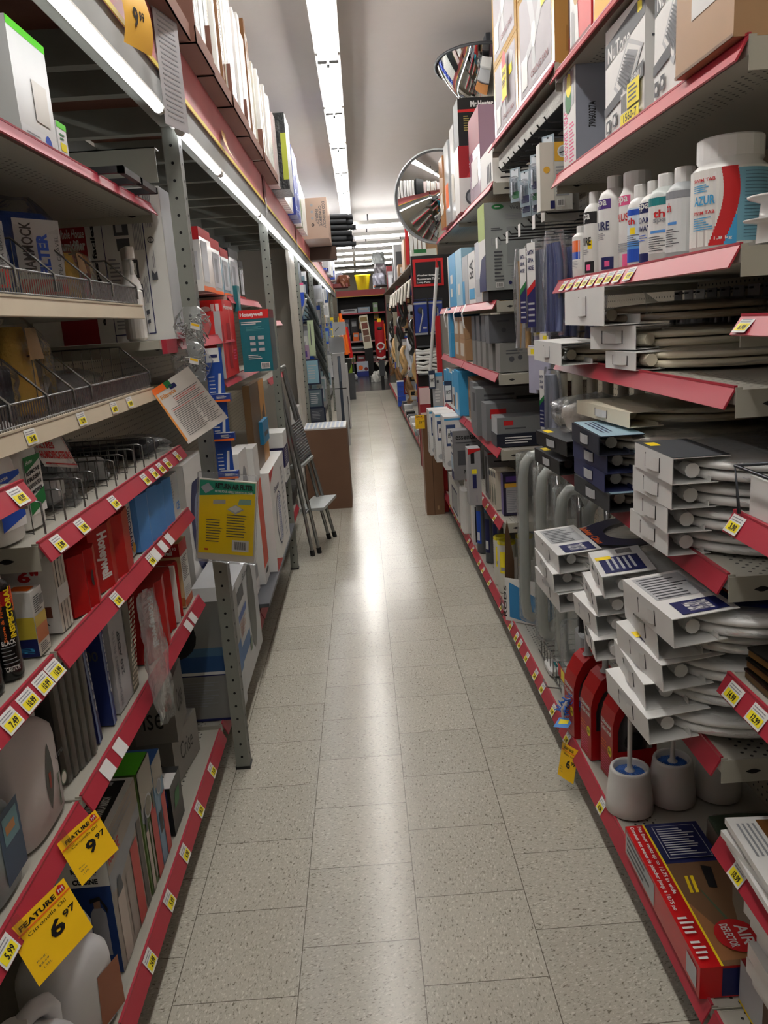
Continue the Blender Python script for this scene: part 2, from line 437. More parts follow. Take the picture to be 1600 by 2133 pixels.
# ---- gondola shelving
red_lip = mat('lipred', .38, 0, .08); cream_lip = mat((.80,.75,.66), .4); lip_clear = film('ticket_film', .9, .15, .2, 10)
def deck_mat(side):
    key = ('deck', side)
    if key in MATS: return MATS[key]
    mt, nt, b = nodes_of('perforated_deck'); L = nt.links.new
    geo = N(nt, 'ShaderNodeNewGeometry'); sep = N(nt, 'ShaderNodeSeparateXYZ'); L(geo.outputs['Position'], sep.inputs[0])
    def ma(op, a, bb=None):
        n = N(nt, 'ShaderNodeMath', operation=op)
        for i, v in enumerate((a, bb)):
            if v is None: continue
            if isinstance(v, (int, float)): n.inputs[i].default_value = v
            else: L(v, n.inputs[i])
        return n.outputs[0]
    ax = ma('ABSOLUTE', sep.outputs[0])
    u = ma('DIVIDE', ax, .0125); v = ma('ADD', ma('DIVIDE', sep.outputs[1], .0254), ma('MULTIPLY', ma('MODULO', ma('FLOOR', u), 2), .5))
    fu = ma('SUBTRACT', ma('FRACT', u), .5); fv = ma('MULTIPLY', ma('SUBTRACT', ma('FRACT', v), .5), 2)
    r = ma('SQRT', ma('ADD', ma('MULTIPLY', fu, fu), ma('MULTIPLY', fv, fv)))
    hole = ma('LESS_THAN', r, .27)
    band = ma('MULTIPLY', ma('GREATER_THAN', ax, .662), ma('LESS_THAN', ax, .730))
    up = N(nt, 'ShaderNodeSeparateXYZ'); L(geo.outputs['Normal'], up.inputs[0])
    hole = ma('MULTIPLY', ma('MULTIPLY', hole, band), ma('GREATER_THAN', ma('ABSOLUTE', up.outputs[2]), .5))
    mx = N(nt, 'ShaderNodeMix', data_type='RGBA'); L(hole, mx.inputs[0]); mx.inputs[6].default_value = (*lin((.64,.63,.59)), 1); mx.inputs[7].default_value = (.012,.012,.012,1)
    L(mx.outputs[2], b.inputs['Base Color']); b.inputs['Roughness'].default_value = .45
    MATS[key] = mt
    return mt
PRICES = ['6.98', '7.49', '12.99', '3.49', '15.99', '24.98', '8.99', '10.99', '18.29', '5.49', '43.99', '2.99', '9.99', '31.99']
def price_tag(parent, s, X, y, zt, zb, w=.045, price=None, blank=False, off=.020):
    """ticket lying on the slanted lip (X aisle edge at the top, bottom pushed out by off)"""
    mb = MB()
    a = Vector((X+s*.0008, 0, zt-.003)); b = Vector((X+s*(off+.0008), 0, zb+.003)); n = Vector((s*.0012, 0, .0012))
    U = Vector((0, 1, 0)) if s > 0 else Vector((0, -1, 0)); V = (a-b)
    O = b+Vector((0, y-w/2*U.y, 0))+n
    h = V.length; V = V.normalized()
    Q = lambda u, v, e=0: O+U*(u*w)+V*(v*h)+n*e
    mb.poly([Q(0,0), Q(1,0), Q(1,1), Q(0,1)], 'white')
    if not blank:
        mb.poly([Q(.08,.12,.3), Q(.92,.12,.3), Q(.92,.58,.3), Q(.08,.58,.3)], 'tagy')
        mb.txt(price or random.choice(PRICES), Q(.3,.17,.6), U, V, w*.5, h*.34, 'black', .03)
        for q in range(2): mb.poly([Q(.1,.66+q*.14,.3), Q(.85,.66+q*.14,.3), Q(.85,.71+q*.14,.3), Q(.1,.71+q*.14,.3)], 'grey')
    return mb.build('price_tag', parent)
def shelf(side, y0, y1, zt, label, X=.585, D=.468, lip='red', lh=.034, tags=(), off=.020, ends=True, tw=.045, blanks=()):
    """deck with its top at zt, slanted ticket lip and end brackets"""
    s = 1 if side == 'L' else -1          # direction towards the aisle along x
    if lip == 'red': X = .604 if side == 'L' else .620
    D = 1.053-X; lh = .042 if lh > .05 else min(lh, .034)
    xf = -s*X
    t = empty('gondola_shelf', label, 'shelf', (0, 0, 0))
    xb = -s*(X+D)
    mb = MB(); mb.box(min(xf, xb), max(xf, xb), y0, y1, zt-.028, zt-.003, deck_mat(side))
    mb.box(min(xf, xf-s*.012), max(xf, xf-s*.012), y0, y1, zt-.003, zt+.001, mat('shelfgrey')); mb.build('deck', t)
    lm = red_lip if lip == 'red' else cream_lip
    mb = MB(); a = (xf, zt+.002); b = (xf+s*off, zt-lh); th = .003
    pr = [a, b, (b[0]-s*th, b[1]-.002), (a[0]-s*th, a[1]-.002)]
    ring = lambda y: [(p[0], y, p[1]) for p in pr]
    mb.loft([ring(y0+.002), ring(y1-.002)], lm)
    mb.box(min(xf-s*.004, xf+s*.002), max(xf-s*.004, xf+s*.002), y0+.002, y1-.002, zt, zt+.004, lm); mb.build('lip', t)
    if ends:
        for yy in (y0, y1-.002):
            mb = MB(); yy = yy-.0025 if yy == y0 else yy+.0025; mb.box(min(xf, xb), max(xf, xb), yy, yy+.002, zt-.05, zt-.003, mat('shelfgrey'))
            q = Vector((xf-s*.06, yy-.0006, zt-.028)); mb.poly([q+Vector((.012*math.cos(a)*(1+.25*math.cos(4*a)), 0, .005*math.sin(a))) for a in [PI*i/8 for i in range(16)]], 'black')
            mb.build('bracket', t)
    for q in tags:
        y, pr_ = (q if isinstance(q, tuple) else (q, None))
        price_tag(t, s, xf, y, zt, zt-lh, tw, pr_, off=off)
    for y in blanks: price_tag(t, s, xf, y, zt, zt-lh, .05, None, True, off=off)
    return t
def rtags(y0, y1, n, seed=1):
    r = random.Random(seed); return sorted(y0+(y1-y0)*(i+r.uniform(.1,.9))/n for i in range(n))
# =====================================================================  SHELVES
def pegboard(x, y0, y1, z0, z1, label, s):
    mb = MB(); c = mat('shelfgrey' if s < 0 else (.62,.60,.55), .6)
    mb.box(x-.006, x+.006, y0, y1, z0, z1, c)
    o = tag(mb.build('pegboard_panel'), label, 'pegboard')
    # dots as a pattern of the panel's own material
    key = ('peg',)
    if key not in MATS:
        mt, nt, b = nodes_of('pegboard'); L = nt.links.new
        geo = N(nt, 'ShaderNodeNewGeometry'); vm = N(nt, 'ShaderNodeVectorMath', operation='SCALE'); vm.inputs['Scale'].default_value = 1/.0254
        fr = N(nt, 'ShaderNodeVectorMath', operation='FRACTION'); sb = N(nt, 'ShaderNodeVectorMath', operation='SUBTRACT'); sb.inputs[1].default_value = (.5,.5,.5)
        ml = N(nt, 'ShaderNodeVectorMath', operation='MULTIPLY'); ml.inputs[1].default_value = (0,1,1); ln = N(nt, 'ShaderNodeVectorMath', operation='LENGTH')
        lt = N(nt, 'ShaderNodeMath', operation='LESS_THAN'); lt.inputs[1].default_value = .14
        mx = N(nt, 'ShaderNodeMix', data_type='RGBA'); mx.inputs[6].default_value = (*lin((.70,.67,.60)), 1); mx.inputs[7].default_value = (.02,.02,.02,1)
        L(geo.outputs['Position'], vm.inputs[0]); L(vm.outputs[0], fr.inputs[0]); L(fr.outputs[0], sb.inputs[0]); L(sb.outputs[0], ml.inputs[0]); L(ml.outputs[0], ln.inputs[0])
        L(ln.outputs['Value'], lt.inputs[0]); L(lt.outputs[0], mx.inputs[0]); L(mx.outputs[2], b.inputs['Base Color']); b.inputs['Roughness'].default_value = .6
        MATS[key] = mt
    o.data.materials[0] = MATS[key]
    return o
for i in range(-1, 15):
    y0 = 1.41+1.22*i
    pegboard(-1.06, y0, y0+1.215, 0, 2.22, 'pegboard back panel of the left shelves, %s bay' % (words[i+1]), 1)
for i in range(-1, 14):
    y0 = 1.32+1.22*i
    pegboard(1.06, y0, y0+1.215, 0, 2.7 if i < 4 else 2.1, 'dark pegboard back panel of the right shelves, %s bay' % (words[i+1]), -1)
def base(side, y0, y1, label):
    s = 1 if side == 'L' else -1
    mb = MB(); x = -s*.70; mb.box(min(x, -s*1.05), max(x, -s*1.05), y0, y1, 0, .10, mat((.20,.19,.18), .6)); return tag(mb.build('plinth'), label, 'plinth')
for i in range(-1, 15):
    base('L', 1.40+1.22*i, 2.615+1.22*i, 'dark base under the lowest left shelf, %s bay' % words[i+1])
    if i < 14: base('R', 1.32+1.22*i, 2.53+1.22*i, 'dark base under the lowest right shelf, %s bay' % words[i+1])
# near left bay
LY0, LY1 = 1.405, 2.59
shelf('L', LY0, LY1, 1.955, 'left top shelf under the tube light, pale red lip, seen from below', lh=.03, X=.59)
shelf('L', 1.0, 2.42, 1.655, 'left shelf with cream lip and wire basket, upper one, holding the hammock filters', X=.624, lip='cream', lh=.034, off=.004, tags=[], ends=False, D=.40)
shelf('L', 1.0, 2.44, 1.418, 'left shelf with cream lip and wire basket, lower one, holding the yellow sponge', X=.628, lip='cream', lh=.034, off=.006, tags=[1.50, 1.78, 2.02, 2.16], ends=False, D=.40, tw=.05)
shelf('L', LY0, LY1, 1.218, 'left perforated shelf with red lip holding the white descaler jugs', tags=[(1.47, '5.98'), (1.60, '3.98'), (1.82, '3.49'), 2.10, 2.19, 2.27, 2.35, 2.48])
shelf('L', .2, 1.39, 1.338, 'left shelf end at photo edge above the descaler jugs, price ticket 43.99', tags=[(1.335, '43.99')], tw=.048)
shelf('L', LY0, LY1, 1.01, 'left shelf with red lip carrying the tilted red boxes and white 6 inch boxes', tags=[(1.74, '31.98'), (2.05, '9.98')], blanks=[2.10, 2.18, 2.26])
shelf('L', .2, 1.39, 1.01, 'left shelf with red lip and five yellow tickets under the black fireplace bottles', tags=[(1.36, '10.99'), (1.305, '10.99'), (1.24, '10.99'), (1.17, '7.49'), (1.08, '8.99'), (1.0, '5.99')], tw=.052)
shelf('L', LY0, LY1, .705, 'left shelf with red lip and white blank tickets under the furnace filters', blanks=[1.53, 1.62, 2.35, 2.42])
shelf('L', .2, 1.39, .705, 'left shelf with red lip under the big white citronella jug', tags=[(1.03, '5.99')], tw=.05)
shelf('L', LY0, 2.665, .165, 'left bottom shelf with red lip along the floor under the fire extinguisher boxes', lh=.062, tags=[1.60, 1.80, 1.99, 2.20, 2.42], tw=.05)
shelf('L', .2, 1.39, .165, 'left bottom shelf with red lip under the two white jugs', lh=.062)
for (y0, y1, w) in ((2.70, 3.865, 'second'), (3.875, 5.07, 'third')):
    shelf('L', y0, y1, 1.73 if w == 'third' else 1.555, 'left upper shelf behind the first upright, %s bay' % w)
    if w == 'third': shelf('L', 3.5, 4.86, 1.368, 'left shelf with glossy pink lip under the red and teal boxes')
    shelf('L', y0, y1, .165, 'left bottom shelf behind the first upright, %s bay' % w, lh=.062)
# right side
RY0, RY1 = 1.325, 2.53
shelf('R', RY0, RY1, 1.955, 'right top shelf with pale red lip under the bath fan boxes', lh=.034)
shelf('R', RY0, RY1, 1.652, 'right shelf with pale red lip holding the spa bottles', lh=.034, tags=[2.42, 2.34, 2.26, 2.19, 2.12, 2.05, 1.98, 1.91, 1.83], tw=.05)
shelf('R', RY0, RY1, 1.423, 'right perforated shelf with bright red lip, almost empty near the camera', lh=.038)
shelf('R', RY0, RY1, 1.095, 'right shelf with red lip under the four wrapped toilet seats', lh=.045)
shelf('R', RY0, RY1, .735, 'right perforated shelf with red lip under the sagging pile of toilet seats', lh=.048)
shelf('R', RY0, RY1, .175, 'right bottom shelf with red lip holding the toilet brushes and the floor vent box', lh=.055, tags=[(2.05, '6.98'), (2.44, '5.98')])
shelf('R', .15, 1.315, 1.54, 'right shelf end with red lip at photo edge beside the empty shelf', lh=.028, tags=[(1.28, '6.98')], tw=.045)
shelf('R', .15, 1.315, 1.215, 'right shelf end with red lip at photo edge beside the four wrapped seats', lh=.038, tags=[(1.285, '3.98')], tw=.045)
shelf('R', .15, 1.315, .915, 'right shelf with red lip and 14.99 ticket at photo edge', lh=.05, tags=[(1.265, '14.99'), (1.18, '12.99')], tw=.05)
shelf('R', .15, 1.315, .585, 'right shelf with red lip and yellow ticket under the white tiles', lh=.048, tags=[(1.22, '10.99')], tw=.045)
shelf('R', .15, 1.315, .175, 'right bottom shelf at the photo corner, nearest the camera', lh=.055)
shelf('R', RY0, RY1, 2.235, 'right uppermost shelf with red lip, nearest bay, seen from below', lh=.03)
shelf('R', 2.54, 3.65, 2.265, 'right uppermost shelf with red lip under the wrapped ceiling fan boxes', lh=.03)
shelf('R', 2.54, 3.65, .175, 'right bottom shelf with red lip and many tickets beside the yellow capped filters', lh=.055, tags=rtags(2.6, 3.6, 7, 3))
for (y0, y1, w) in ((3.665, 4.87, 'fourth'), (4.885, 6.09, 'fifth')):
    zz = (2.12, 1.625, 1.30, .95, .60, .175)
    nn = ('top', 'second', 'third', 'fourth', 'fifth', 'bottom')
    for z, n in zip(zz, nn):
        shelf('R', y0, y1, z, 'right %s shelf from the top in the %s bay' % (n, w), lh=.045, tags=rtags(y0, y1, 5, int(z*10)) if z < .7 else ())
# =====================================================================  RIGHT SIDE, NEAREST BAY
wrapf = film('shrink_wrap', .94, .14, .25, 34)
bagf = film('poly_bag', .93, .16, .35, 20)
seatf = film('seat_wrap', .985, .13, .16, 22, gloss=.42)
def outline(L, Wd, y0, n=36, nose=.80):
    """toilet seat outline seen from above; hinge end at y0, round end at y0+L"""
    o = []
    for k in range(n):
        a = 2*PI*k/n; c, s = math.cos(a), math.sin(a)
        e = 2/2.6
        x = math.copysign(abs(c)**e, c)*Wd/2; y = math.copysign(abs(s)**e, s)*L/2
        x *= 1 - (1-nose)*max(0, -y/(L/2))**1.5
        o.append((x, y0+L/2+y))
    return o
def plate(mb, ol, z0, th, m, bulge=.006):
    cx = sum(p[0] for p in ol)/len(ol); cy = sum(p[1] for p in ol)/len(ol)
    def ring(k, z): return [(cx+(x-cx)*k, cy+(y-cy)*k, z) for x, y in ol]
    mb.loft([ring(.955, z0), ring(.985, z0+th*.12), ring(1, z0+th*.4), ring(1, z0+th*.6), ring(.985, z0+th*.88), ring(.955, z0+th), ring(.6, z0+th+bulge*.6), ring(.2, z0+th+bulge)], m, True, True, True)
def toilet_seat(label, X, y, z, rz=0, tilt=0, roll=0, wbox=.20, hbox=.050, dbox=.085, seat='white', card='white', top=None, front=None, W=.36, Ls=.40, tab='white', wrap=True, side='R', group=None, cat='toilet seat'):
    t = empty('toilet_seat_pack', label, cat, (X, y, z), 0, group)
    t.rotation_euler = (tilt, roll, SIDE[side]+rz)
    sm = mat(seat, .22, 0, .02); cm_ = mat(card, .5)
    ol = outline(Ls, W, dbox*.55)
    a = MB(); plate(a, ol, .003, .017, sm, .001); a.build('seat_ring', t)
    a = MB(); plate(a, [(x*1.01, y_*1.005) for x, y_ in ol], .0235, .014, sm, .008); a.build('lid', t)
    for sx in (-.07, .07):
        a = MB(); a.tube([(sx-.016, dbox*.5, .022), (sx+.016, dbox*.5, .022)], .014, sm, 10); a.build('hinge', t)
    # folded card sleeve, open at both ends
    a = MB(); w, h, d, q = wbox/2, hbox, dbox, .0016
    a.box(-w, w, 0, q, 0, h, cm_); a.box(-w, w, q, d*1.0, 0, q, cm_); a.box(-w, w, q, d*1.25, h-q, h, cm_)
    a.box(-w, w, d*.82, d*.82+q, q, h*.25, cm_)
    if front: a.poly([(-w,-.0005,0), (w,-.0005,0), (w,-.0005,h), (-w,-.0005,h)], front)
    dec = []
    if top == 'blue': dec = [('r','t',0,.05,1,1,(.62,.74,.80)), ('l','t',.1,.2,.9,.5,3,'navy')]
    if top == 'safety':
        dec = [('r','t',.06,.10,.60,.88,'lgrey'), ('v','t',.08,.15,.60,.85,9,'dgrey'), ('r','t',.70,.2,.96,.9,'navy'), ('t','t','TOILET SEAT',.74,.35,.92,.72,'white')]
    if top == 'label':
        dec = [('b','t',.06,.45,.26,.85), ('r','t',.34,.1,.92,.86,'navy'), ('l','t',.38,.2,.88,.75,5,'lgrey'), ('r','t',.30,.05,.42,.35,'yellow')]
    if top == 'dark': dec = [('r','t',0,0,1,1,'dgrey'), ('r','t',.1,.1,.3,.3,'yellow')]
    decals(a, wbox, d*1.25, h, dec)
    sl = a.build('card_sleeve', t)
    a = MB()
    a.loft([[(-.036, -.0012, h*.28), (-.036, -.0012, h*.76)], [(-.02, -.006, h*.26), (-.02, -.006, h*.78)], [(.02, -.006, h*.26), (.02, -.006, h*.78)], [(.036, -.0012, h*.28), (.036, -.0012, h*.76)]], mat(tab, .4), False, False)
    for s in (-1, 1): a.box(s*.038-.001, s*.038+.001, -.0011, -.0002, h*.24, h*.80, 'black')
    a.build('carry_tab', sl)
    if wrap:
        a = MB(); rnd = random.Random(len(label)*7+int(z*1000)); rings = []
        N_ = 26
        for j in range(9):
            f = j/8; yy = dbox*.95 + f*(Ls-dbox*.35)
            # width of the contents at this depth
            if f == 0: hw, hh = wbox/2, hbox*.9
            else: hw, hh = W/2*(1-abs((yy-(dbox*.55+Ls*.55))/(Ls*.62))**3)+.006, .047
            hw = max(hw, .04); r = []
            for k in range(N_):
                an = 2*PI*k/N_; e = .5
                px_ = math.copysign(abs(math.cos(an))**e, math.cos(an))*hw; pz = math.copysign(abs(math.sin(an))**e, math.sin(an))*hh/2+hh/2
                r.append((px_+rnd.uniform(-.002,.003), yy, max(.0, pz+rnd.uniform(-.0015,.0025))))
            rings.append(r)
        a.loft(rings, seatf, False, True, True); a.build('plastic_wrap', t)
    return t
# four stacked seats
for k in range(4):
    nm = ('lowest', 'second lowest', 'second from the top', 'topmost')[k]
    toilet_seat('white boxed toilet seat in the neat stack of four, %s' % nm, .545+.004*(3-k), 1.50+.018*(3-k), 1.096+.0505*k, rz=[.03,-.02,.02,0][k], seat='white', hbox=.049, top='dark' if k == 3 else None, group=None)
# blue sleeve stack
bl = mat((.16,.18,.30), .4); 
for k in range(4):
    nm = ('lowest, its wrap hanging loose', 'second lowest', 'second from the top', 'topmost, with dark end and yellow sticker')[k]
    toilet_seat('toilet seat in the blue sleeved stack, %s' % nm, .55-(.012 if k == 3 else 0), [1.94,1.96,1.955,1.95][k], 1.098+.0452*k, rz=[.04,0,.03,-.03][k], tilt=0, seat='offwhite', card=[(.20,.21,.22),(.16,.19,.36),(.17,.20,.36),(.12,.14,.20)][k], top='blue', wbox=.27, hbox=.0445, tab='lgrey')
for k in range(2):
    nm = ('lower one with yellow sticker', 'upper one')[k]
    toilet_seat('toilet seat in black sleeve left of the blue sleeved stack, %s' % nm, .545, [2.40,2.34][k], [1.10,1.165][k], rz=[.05,.10][k], tilt=.03, card=(.13,.13,.13), seat='dgrey', wbox=.27, hbox=.042, top='dark', tab='lgrey')
# the large ivory one lying across the blue stack
toilet_seat('ivory toilet seat lying on top of the blue sleeved stack, wide and flat', .60, 2.02, 1.288, rz=.1, seat='ivory', card='ivory', wbox=.34, hbox=.036, W=.42, Ls=.42, wrap=True)
# ivory seats on the almost empty shelf
toilet_seat('ivory toilet seat on the almost empty red lipped shelf, lower of the pair', .60, 1.87, 1.425, rz=.12, seat='ivory', card='white', wbox=.16, hbox=.040, dbox=.07, W=.40, Ls=.42)
toilet_seat('ivory toilet seat in shiny wrap on the almost empty shelf, upper of the pair', .60, 1.93, 1.468, rz=.35, seat='ivory', card='white', wbox=.17, hbox=.055, dbox=.08, W=.38, Ls=.40, tilt=-.0)
toilet_seat('toilet seat in tall blank white card sleeve standing out over the shelf lip', .565, 2.06, 1.526, rz=-.03, seat=(.70,.64,.56), card='white', wbox=.40, hbox=.088, dbox=.10, W=.40)
toilet_seat('toilet seat with twisted white tab sleeve sticking out lowest beside the tall sleeve', .525, 2.29, 1.425, rz=-.02, seat='ivory', card='white', wbox=.36, hbox=.058, dbox=.10, W=.38)
# sagging piles on the lower shelf
P4 = [('bottom', .50, 1.50, .739, .05, .09, None), ('second', .515, 1.53, .796, -.06, .09, None), ('third, a seat ring showing', .52, 1.49, .853, .06, .09, 'label'),
      ('fourth', .53, 1.51, .910, -.05, .09, None), ('top, blue printed label', .515, 1.43, .968, .06, .09, 'safety')]
for nm, X, y, z, rz, ti, tp in P4:
    t = toilet_seat('white toilet seat in the near sagging pile, %s' % nm, X, y, z, rz=rz, tilt=ti, top=tp, wbox=.23, hbox=.056, dbox=.10)
    if tp == 'safety':
        a = MB(); ol = outline(.36, .33, .10)
        a.add([(x, y_, .052) for x, y_ in ol]+[(x*.62, .115+(y_-.115)*.62+.05, .052) for x, y_ in ol], [(k, (k+1) % 36, 36+(k+1) % 36, 36+k) for k in range(36)], mat('navy', .35))
        a.poly([(x*.62, .115+(y_-.115)*.62+.05, .0518) for x, y_ in ol], 'black')
        a.txt('Safety Class', (-.12, .135, .0526), (1,0,0), (0,1,0), .20, .035, 'orange', .03)
        for q in range(4): a.poly([(-.1, .18+q*.012, .0526), (-.04, .18+q*.012, .0526), (-.04, .184+q*.012, .0526), (-.1, .184+q*.012, .0526)], 'lgrey')
        a.build('printed_insert', t)
P3 = [('bottom', .525, 1.86, .739, -.12, .12, None, .17), ('second', .52, 1.88, .795, .06, .12, None, .17), ('third, seat rings showing', .53, 1.87, .851, -.10, .12, None, .18), ('top with blue printed label and bar code', .54, 1.85, .907, -.12, .12, 'label', .20)]
for nm, X, y, z, rz, ti, tp, wb in P3:
    toilet_seat('white toilet seat in the middle sagging pile, %s' % nm, X, y, z, rz=rz, tilt=ti, top=tp, wbox=wb, hbox=.054, dbox=.10, W=.31)
P2 = [('bottom', .505, 2.24, .740, .03, .08, None), ('middle', .50, 2.25, .797, -.03, .08, None), ('top with blue ring shaped label', .505, 2.24, .854, .03, .08, 'safety')]
for nm, X, y, z, rz, ti, tp in P2:
    t = toilet_seat('white toilet seat in the farthest sagging pile, %s' % nm, X, y, z, rz=rz, tilt=ti, top=tp, wbox=.27, hbox=.055, dbox=.10, W=.37)
    if tp:
        a = MB(); ol = outline(.34, .30, .11)
        a.add([(x, y_, .052) for x, y_ in ol]+[(x*.62, .16+(y_-.16)*.62+.05, .052) for x, y_ in ol], [(k, (k+1) % 36, 36+(k+1) % 36, 36+k) for k in range(36)], mat('navy', .35))
        a.txt('Safety Class', (-.10, .125, .0526), (1,0,0), (0,1,0), .18, .028, 'orange', .03); a.build('printed_insert', t)

# ---- bottles
def wraptxt(mb, s, c, r, a0, a1, z0, z1, m, bold=.02, vert=False):
    vs, fs = text_mesh(s, bold); o = []
    for x, y in vs:
        if vert: x, y = 1-y, x
        a = a0+(a1-a0)*x; o.append((c[0]+(r+.0006)*math.cos(a), c[1]+(r+.0006)*math.sin(a), c[2]+z0+(z1-z0)*y))
    mb.add(o, fs, m)
def band(mb, c, r, a0, a1, z0, z1, m, n=10, lift=.0003):
    vs = []; 
    for k in range(n+1):
        a = a0+(a1-a0)*k/n
        for z in (z0, z1): vs.append((c[0]+(r+lift)*math.cos(a), c[1]+(r+lift)*math.sin(a), c[2]+z))
    mb.add(vs, [(2*k, 2*k+2, 2*k+3, 2*k+1) for k in range(n)], m)
def bottle(name, label, cat, x, y, z, r, h, capr, caph, body='white', cap='white', art=(), shoulder=.16, group=None, rough=.3):
    """round bottle; art angles are in degrees, 180 looks to the aisle (-x), 270 to the camera"""
    t = empty(name, label, cat, (x, y, z), 0, group)
    mb = MB(); hb = h-caph; s = h*shoulder
    mb.lathe([(r*.92, 0), (r, .006), (r, hb-s), (r*.96, hb-s*.65), (r*.8, hb-s*.3), (capr*1.02, hb-s*.08), (capr*.95, hb)], mat(body, rough), 24)
    for q in art:
        k = q[0]; R_ = math.radians
        if k == 'band': band(mb, (0,0,0), r, R_(q[1]), R_(q[2]), q[3]*h, q[4]*h, q[5], 12, .0003+.0003*(q[6] if len(q) > 6 else 0))
        elif k == 'txt': wraptxt(mb, q[1], (0,0,0), r+.001, R_(q[2]), R_(q[3]), q[4]*h, q[5]*h, q[6])
        elif k == 'lines':
            rnd = random.Random(q[5])
            for i in range(q[5]):
                zz = q[3]+(q[4]-q[3])*(i+.5)/q[5]; e = q[1]+(q[2]-q[1])*rnd.uniform(.55, 1); band(mb, (0,0,0), r+.0008, R_(q[1]), R_(e), (zz-.004)*h, (zz+.004)*h, q[6], 6)
    mb.build('bottle_body', t)
    a = MB(); n = 24; rings = []
    for zz, k in ((hb-.002, 1), (h-.003, 1), (h, .94)):
        rings.append([((capr*k*(1+.02*(i % 2)))*math.cos(2*PI*i/n), (capr*k*(1+.02*(i % 2)))*math.sin(2*PI*i/n), zz) for i in range(n)])
    a.loft(rings, mat(cap, .35)); a.build('cap', t)
    return t
ZB = 1.6525
bottle('spa_bottle', 'small bottle with blue and orange label, farthest in the row of spa bottles', 'bottle', 0.640, 2.345, ZB, 0.0237, 0.1395, 0.0113, 0.0169, art=[('band',120,260,.15,.8,'white'),('band',150,250,.50,.72,'orange'),('band',150,250,.36,.5,'blue'),('lines',160,240,.18,.33,5,'grey')])
bottle('spa_bottle', 'white bottle with black label panel and yellow sticker reading PURE', 'bottle', 0.645, 2.227, ZB, 0.0288, 0.2115, 0.0138, 0.0275, art=[('band',130,265,.62,.76,'black'),('txt','pa',190,230,.64,.74,'white'),('txt','PURE',165,235,.36,.46,'black'),('band',215,240,.32,.42,'yellow',1),('lines',150,240,.25,.32,3,'grey'),('band',190,250,.03,.17,'black'),('band',205,230,.06,.13,'pink',1)])
bottle('spa_bottle', 'tall white bottle with purple label panel reading PURE', 'bottle', 0.660, 2.106, ZB, 0.0391, 0.2295, 0.0174, 0.0263, art=[('band',150,240,.66,.76,'purple'),('txt','spa',175,225,.67,.75,'white'),('txt','PURE',165,235,.44,.53,'navy'),('lines',160,240,.34,.42,4,'grey'),('band',200,250,.03,.16,'navy'),('band',215,235,.06,.12,'pink',1),('lines',268,300,.1,.7,16,'lgrey')])
bottle('spa_bottle', 'large white bottle with pink label panel reading PLUS', 'bottle', 0.680, 1.997, ZB, 0.0416, 0.2195, 0.0312, 0.0285, art=[('band',150,230,.66,.76,'pink'),('txt','spa',175,222,.67,.75,'white'),('txt','PLUS',165,225,.50,.58,'red'),('lines',160,240,.18,.28,5,'grey'),('band',200,235,.03,.16,'pink'),('lines',268,300,.1,.6,14,'lgrey')])
bottle('spa_bottle', 'small bottle with blue fading label standing in front of the pink one', 'bottle', 0.655, 1.896, ZB, 0.0294, 0.1765, 0.0156, 0.0257, art=[('band',120,290,.06,.72,(.80,.86,.92)),('band',120,290,.63,.70,'blue',1),('band',120,290,.06,.22,'blue',1),('band',120,290,.22,.32,'lblue',1),('txt','th',185,225,.52,.60,'red'),('lines',170,260,.25,.4,6,'dgrey'),('band',200,225,.40,.48,'yellow',2)])
bottle('spa_bottle', 'white bottle with dark blue lettering reading FOAM AWAY', 'bottle', 0.660, 1.829, ZB, 0.0299, 0.1735, 0.0141, 0.0250, art=[('band',140,260,.62,.74,'navy'),('txt','spa',170,235,.64,.73,'white'),('txt','FOAM',160,240,.50,.57,'navy'),('txt','AWAY',160,240,.40,.47,'navy'),('lines',160,240,.28,.37,3,'blue'),('band',150,250,.03,.14,'navy')])
bottle('spa_bottle', 'white bottle with teal band and clear grey bottom reading th spa', 'bottle', 0.655, 1.742, ZB, 0.0354, 0.1735, 0.0177, 0.0234, body=(.78,.81,.80), art=[('band',120,300,.10,.74,'white'),('band',120,300,.64,.73,'teal',1),('txt','th',205,245,.50,.59,'red'),('txt','spa',205,250,.43,.49,'grey'),('band',190,265,.33,.36,'lblue',1),('lines',180,265,.12,.3,7,'dgrey')])
bottle('spa_bottle', 'grey tinted bottle with white ribbed cap left of the big tablet jar', 'bottle', 0.670, 1.686, ZB, 0.0352, 0.1755, 0.0197, 0.0265, body=(.66,.68,.69), art=[('band',120,300,.08,.66,(.84,.85,.85)),('band',120,300,.66,.74,'grey',1),('txt','th',185,205,.52,.62,'red'),('band',190,225,.38,.41,'lblue',1),('lines',180,235,.14,.34,8,'dgrey'),('lines',265,290,.3,.62,12,'grey')])
bottle('tablet_jar', 'big white tablet jar with wide lid, red wave and blue label, 1.8 kg', 'jar', 0.700, 1.552, ZB, 0.0675, 0.1995, 0.0574, 0.0352, shoulder=.14, art=[('band',150,345,.06,.72,(.90,.90,.88)),('band',258,345,.08,.70,(.45,.66,.74),1),*[('band',220+14*math.sin(k/24*PI*.9-.2)+k*.25,243+14*math.sin(k/24*PI*.9-.2)+k*.25,.06+.66*k/24,.06+.66*(k+1)/24,'red',2) for k in range(24)],*[('band',243+14*math.sin(k/24*PI*.9-.2)+k*.25,258,.06+.66*k/24,.06+.66*(k+1)/24,'sky',2) for k in range(9)],('txt','AZUR',188,226,.42,.50,'sky'),('txt','SWIM TAB',186,226,.62,.65,'red'),('txt','SWIM TAB',186,226,.34,.37,'red'),('lines',186,226,.53,.60,4,'sky'),('lines',186,226,.20,.32,6,'sky'),('lines',268,335,.10,.68,20,(.30,.45,.52)),('txt','1.8 kg',226,252,.10,.135,'white')])
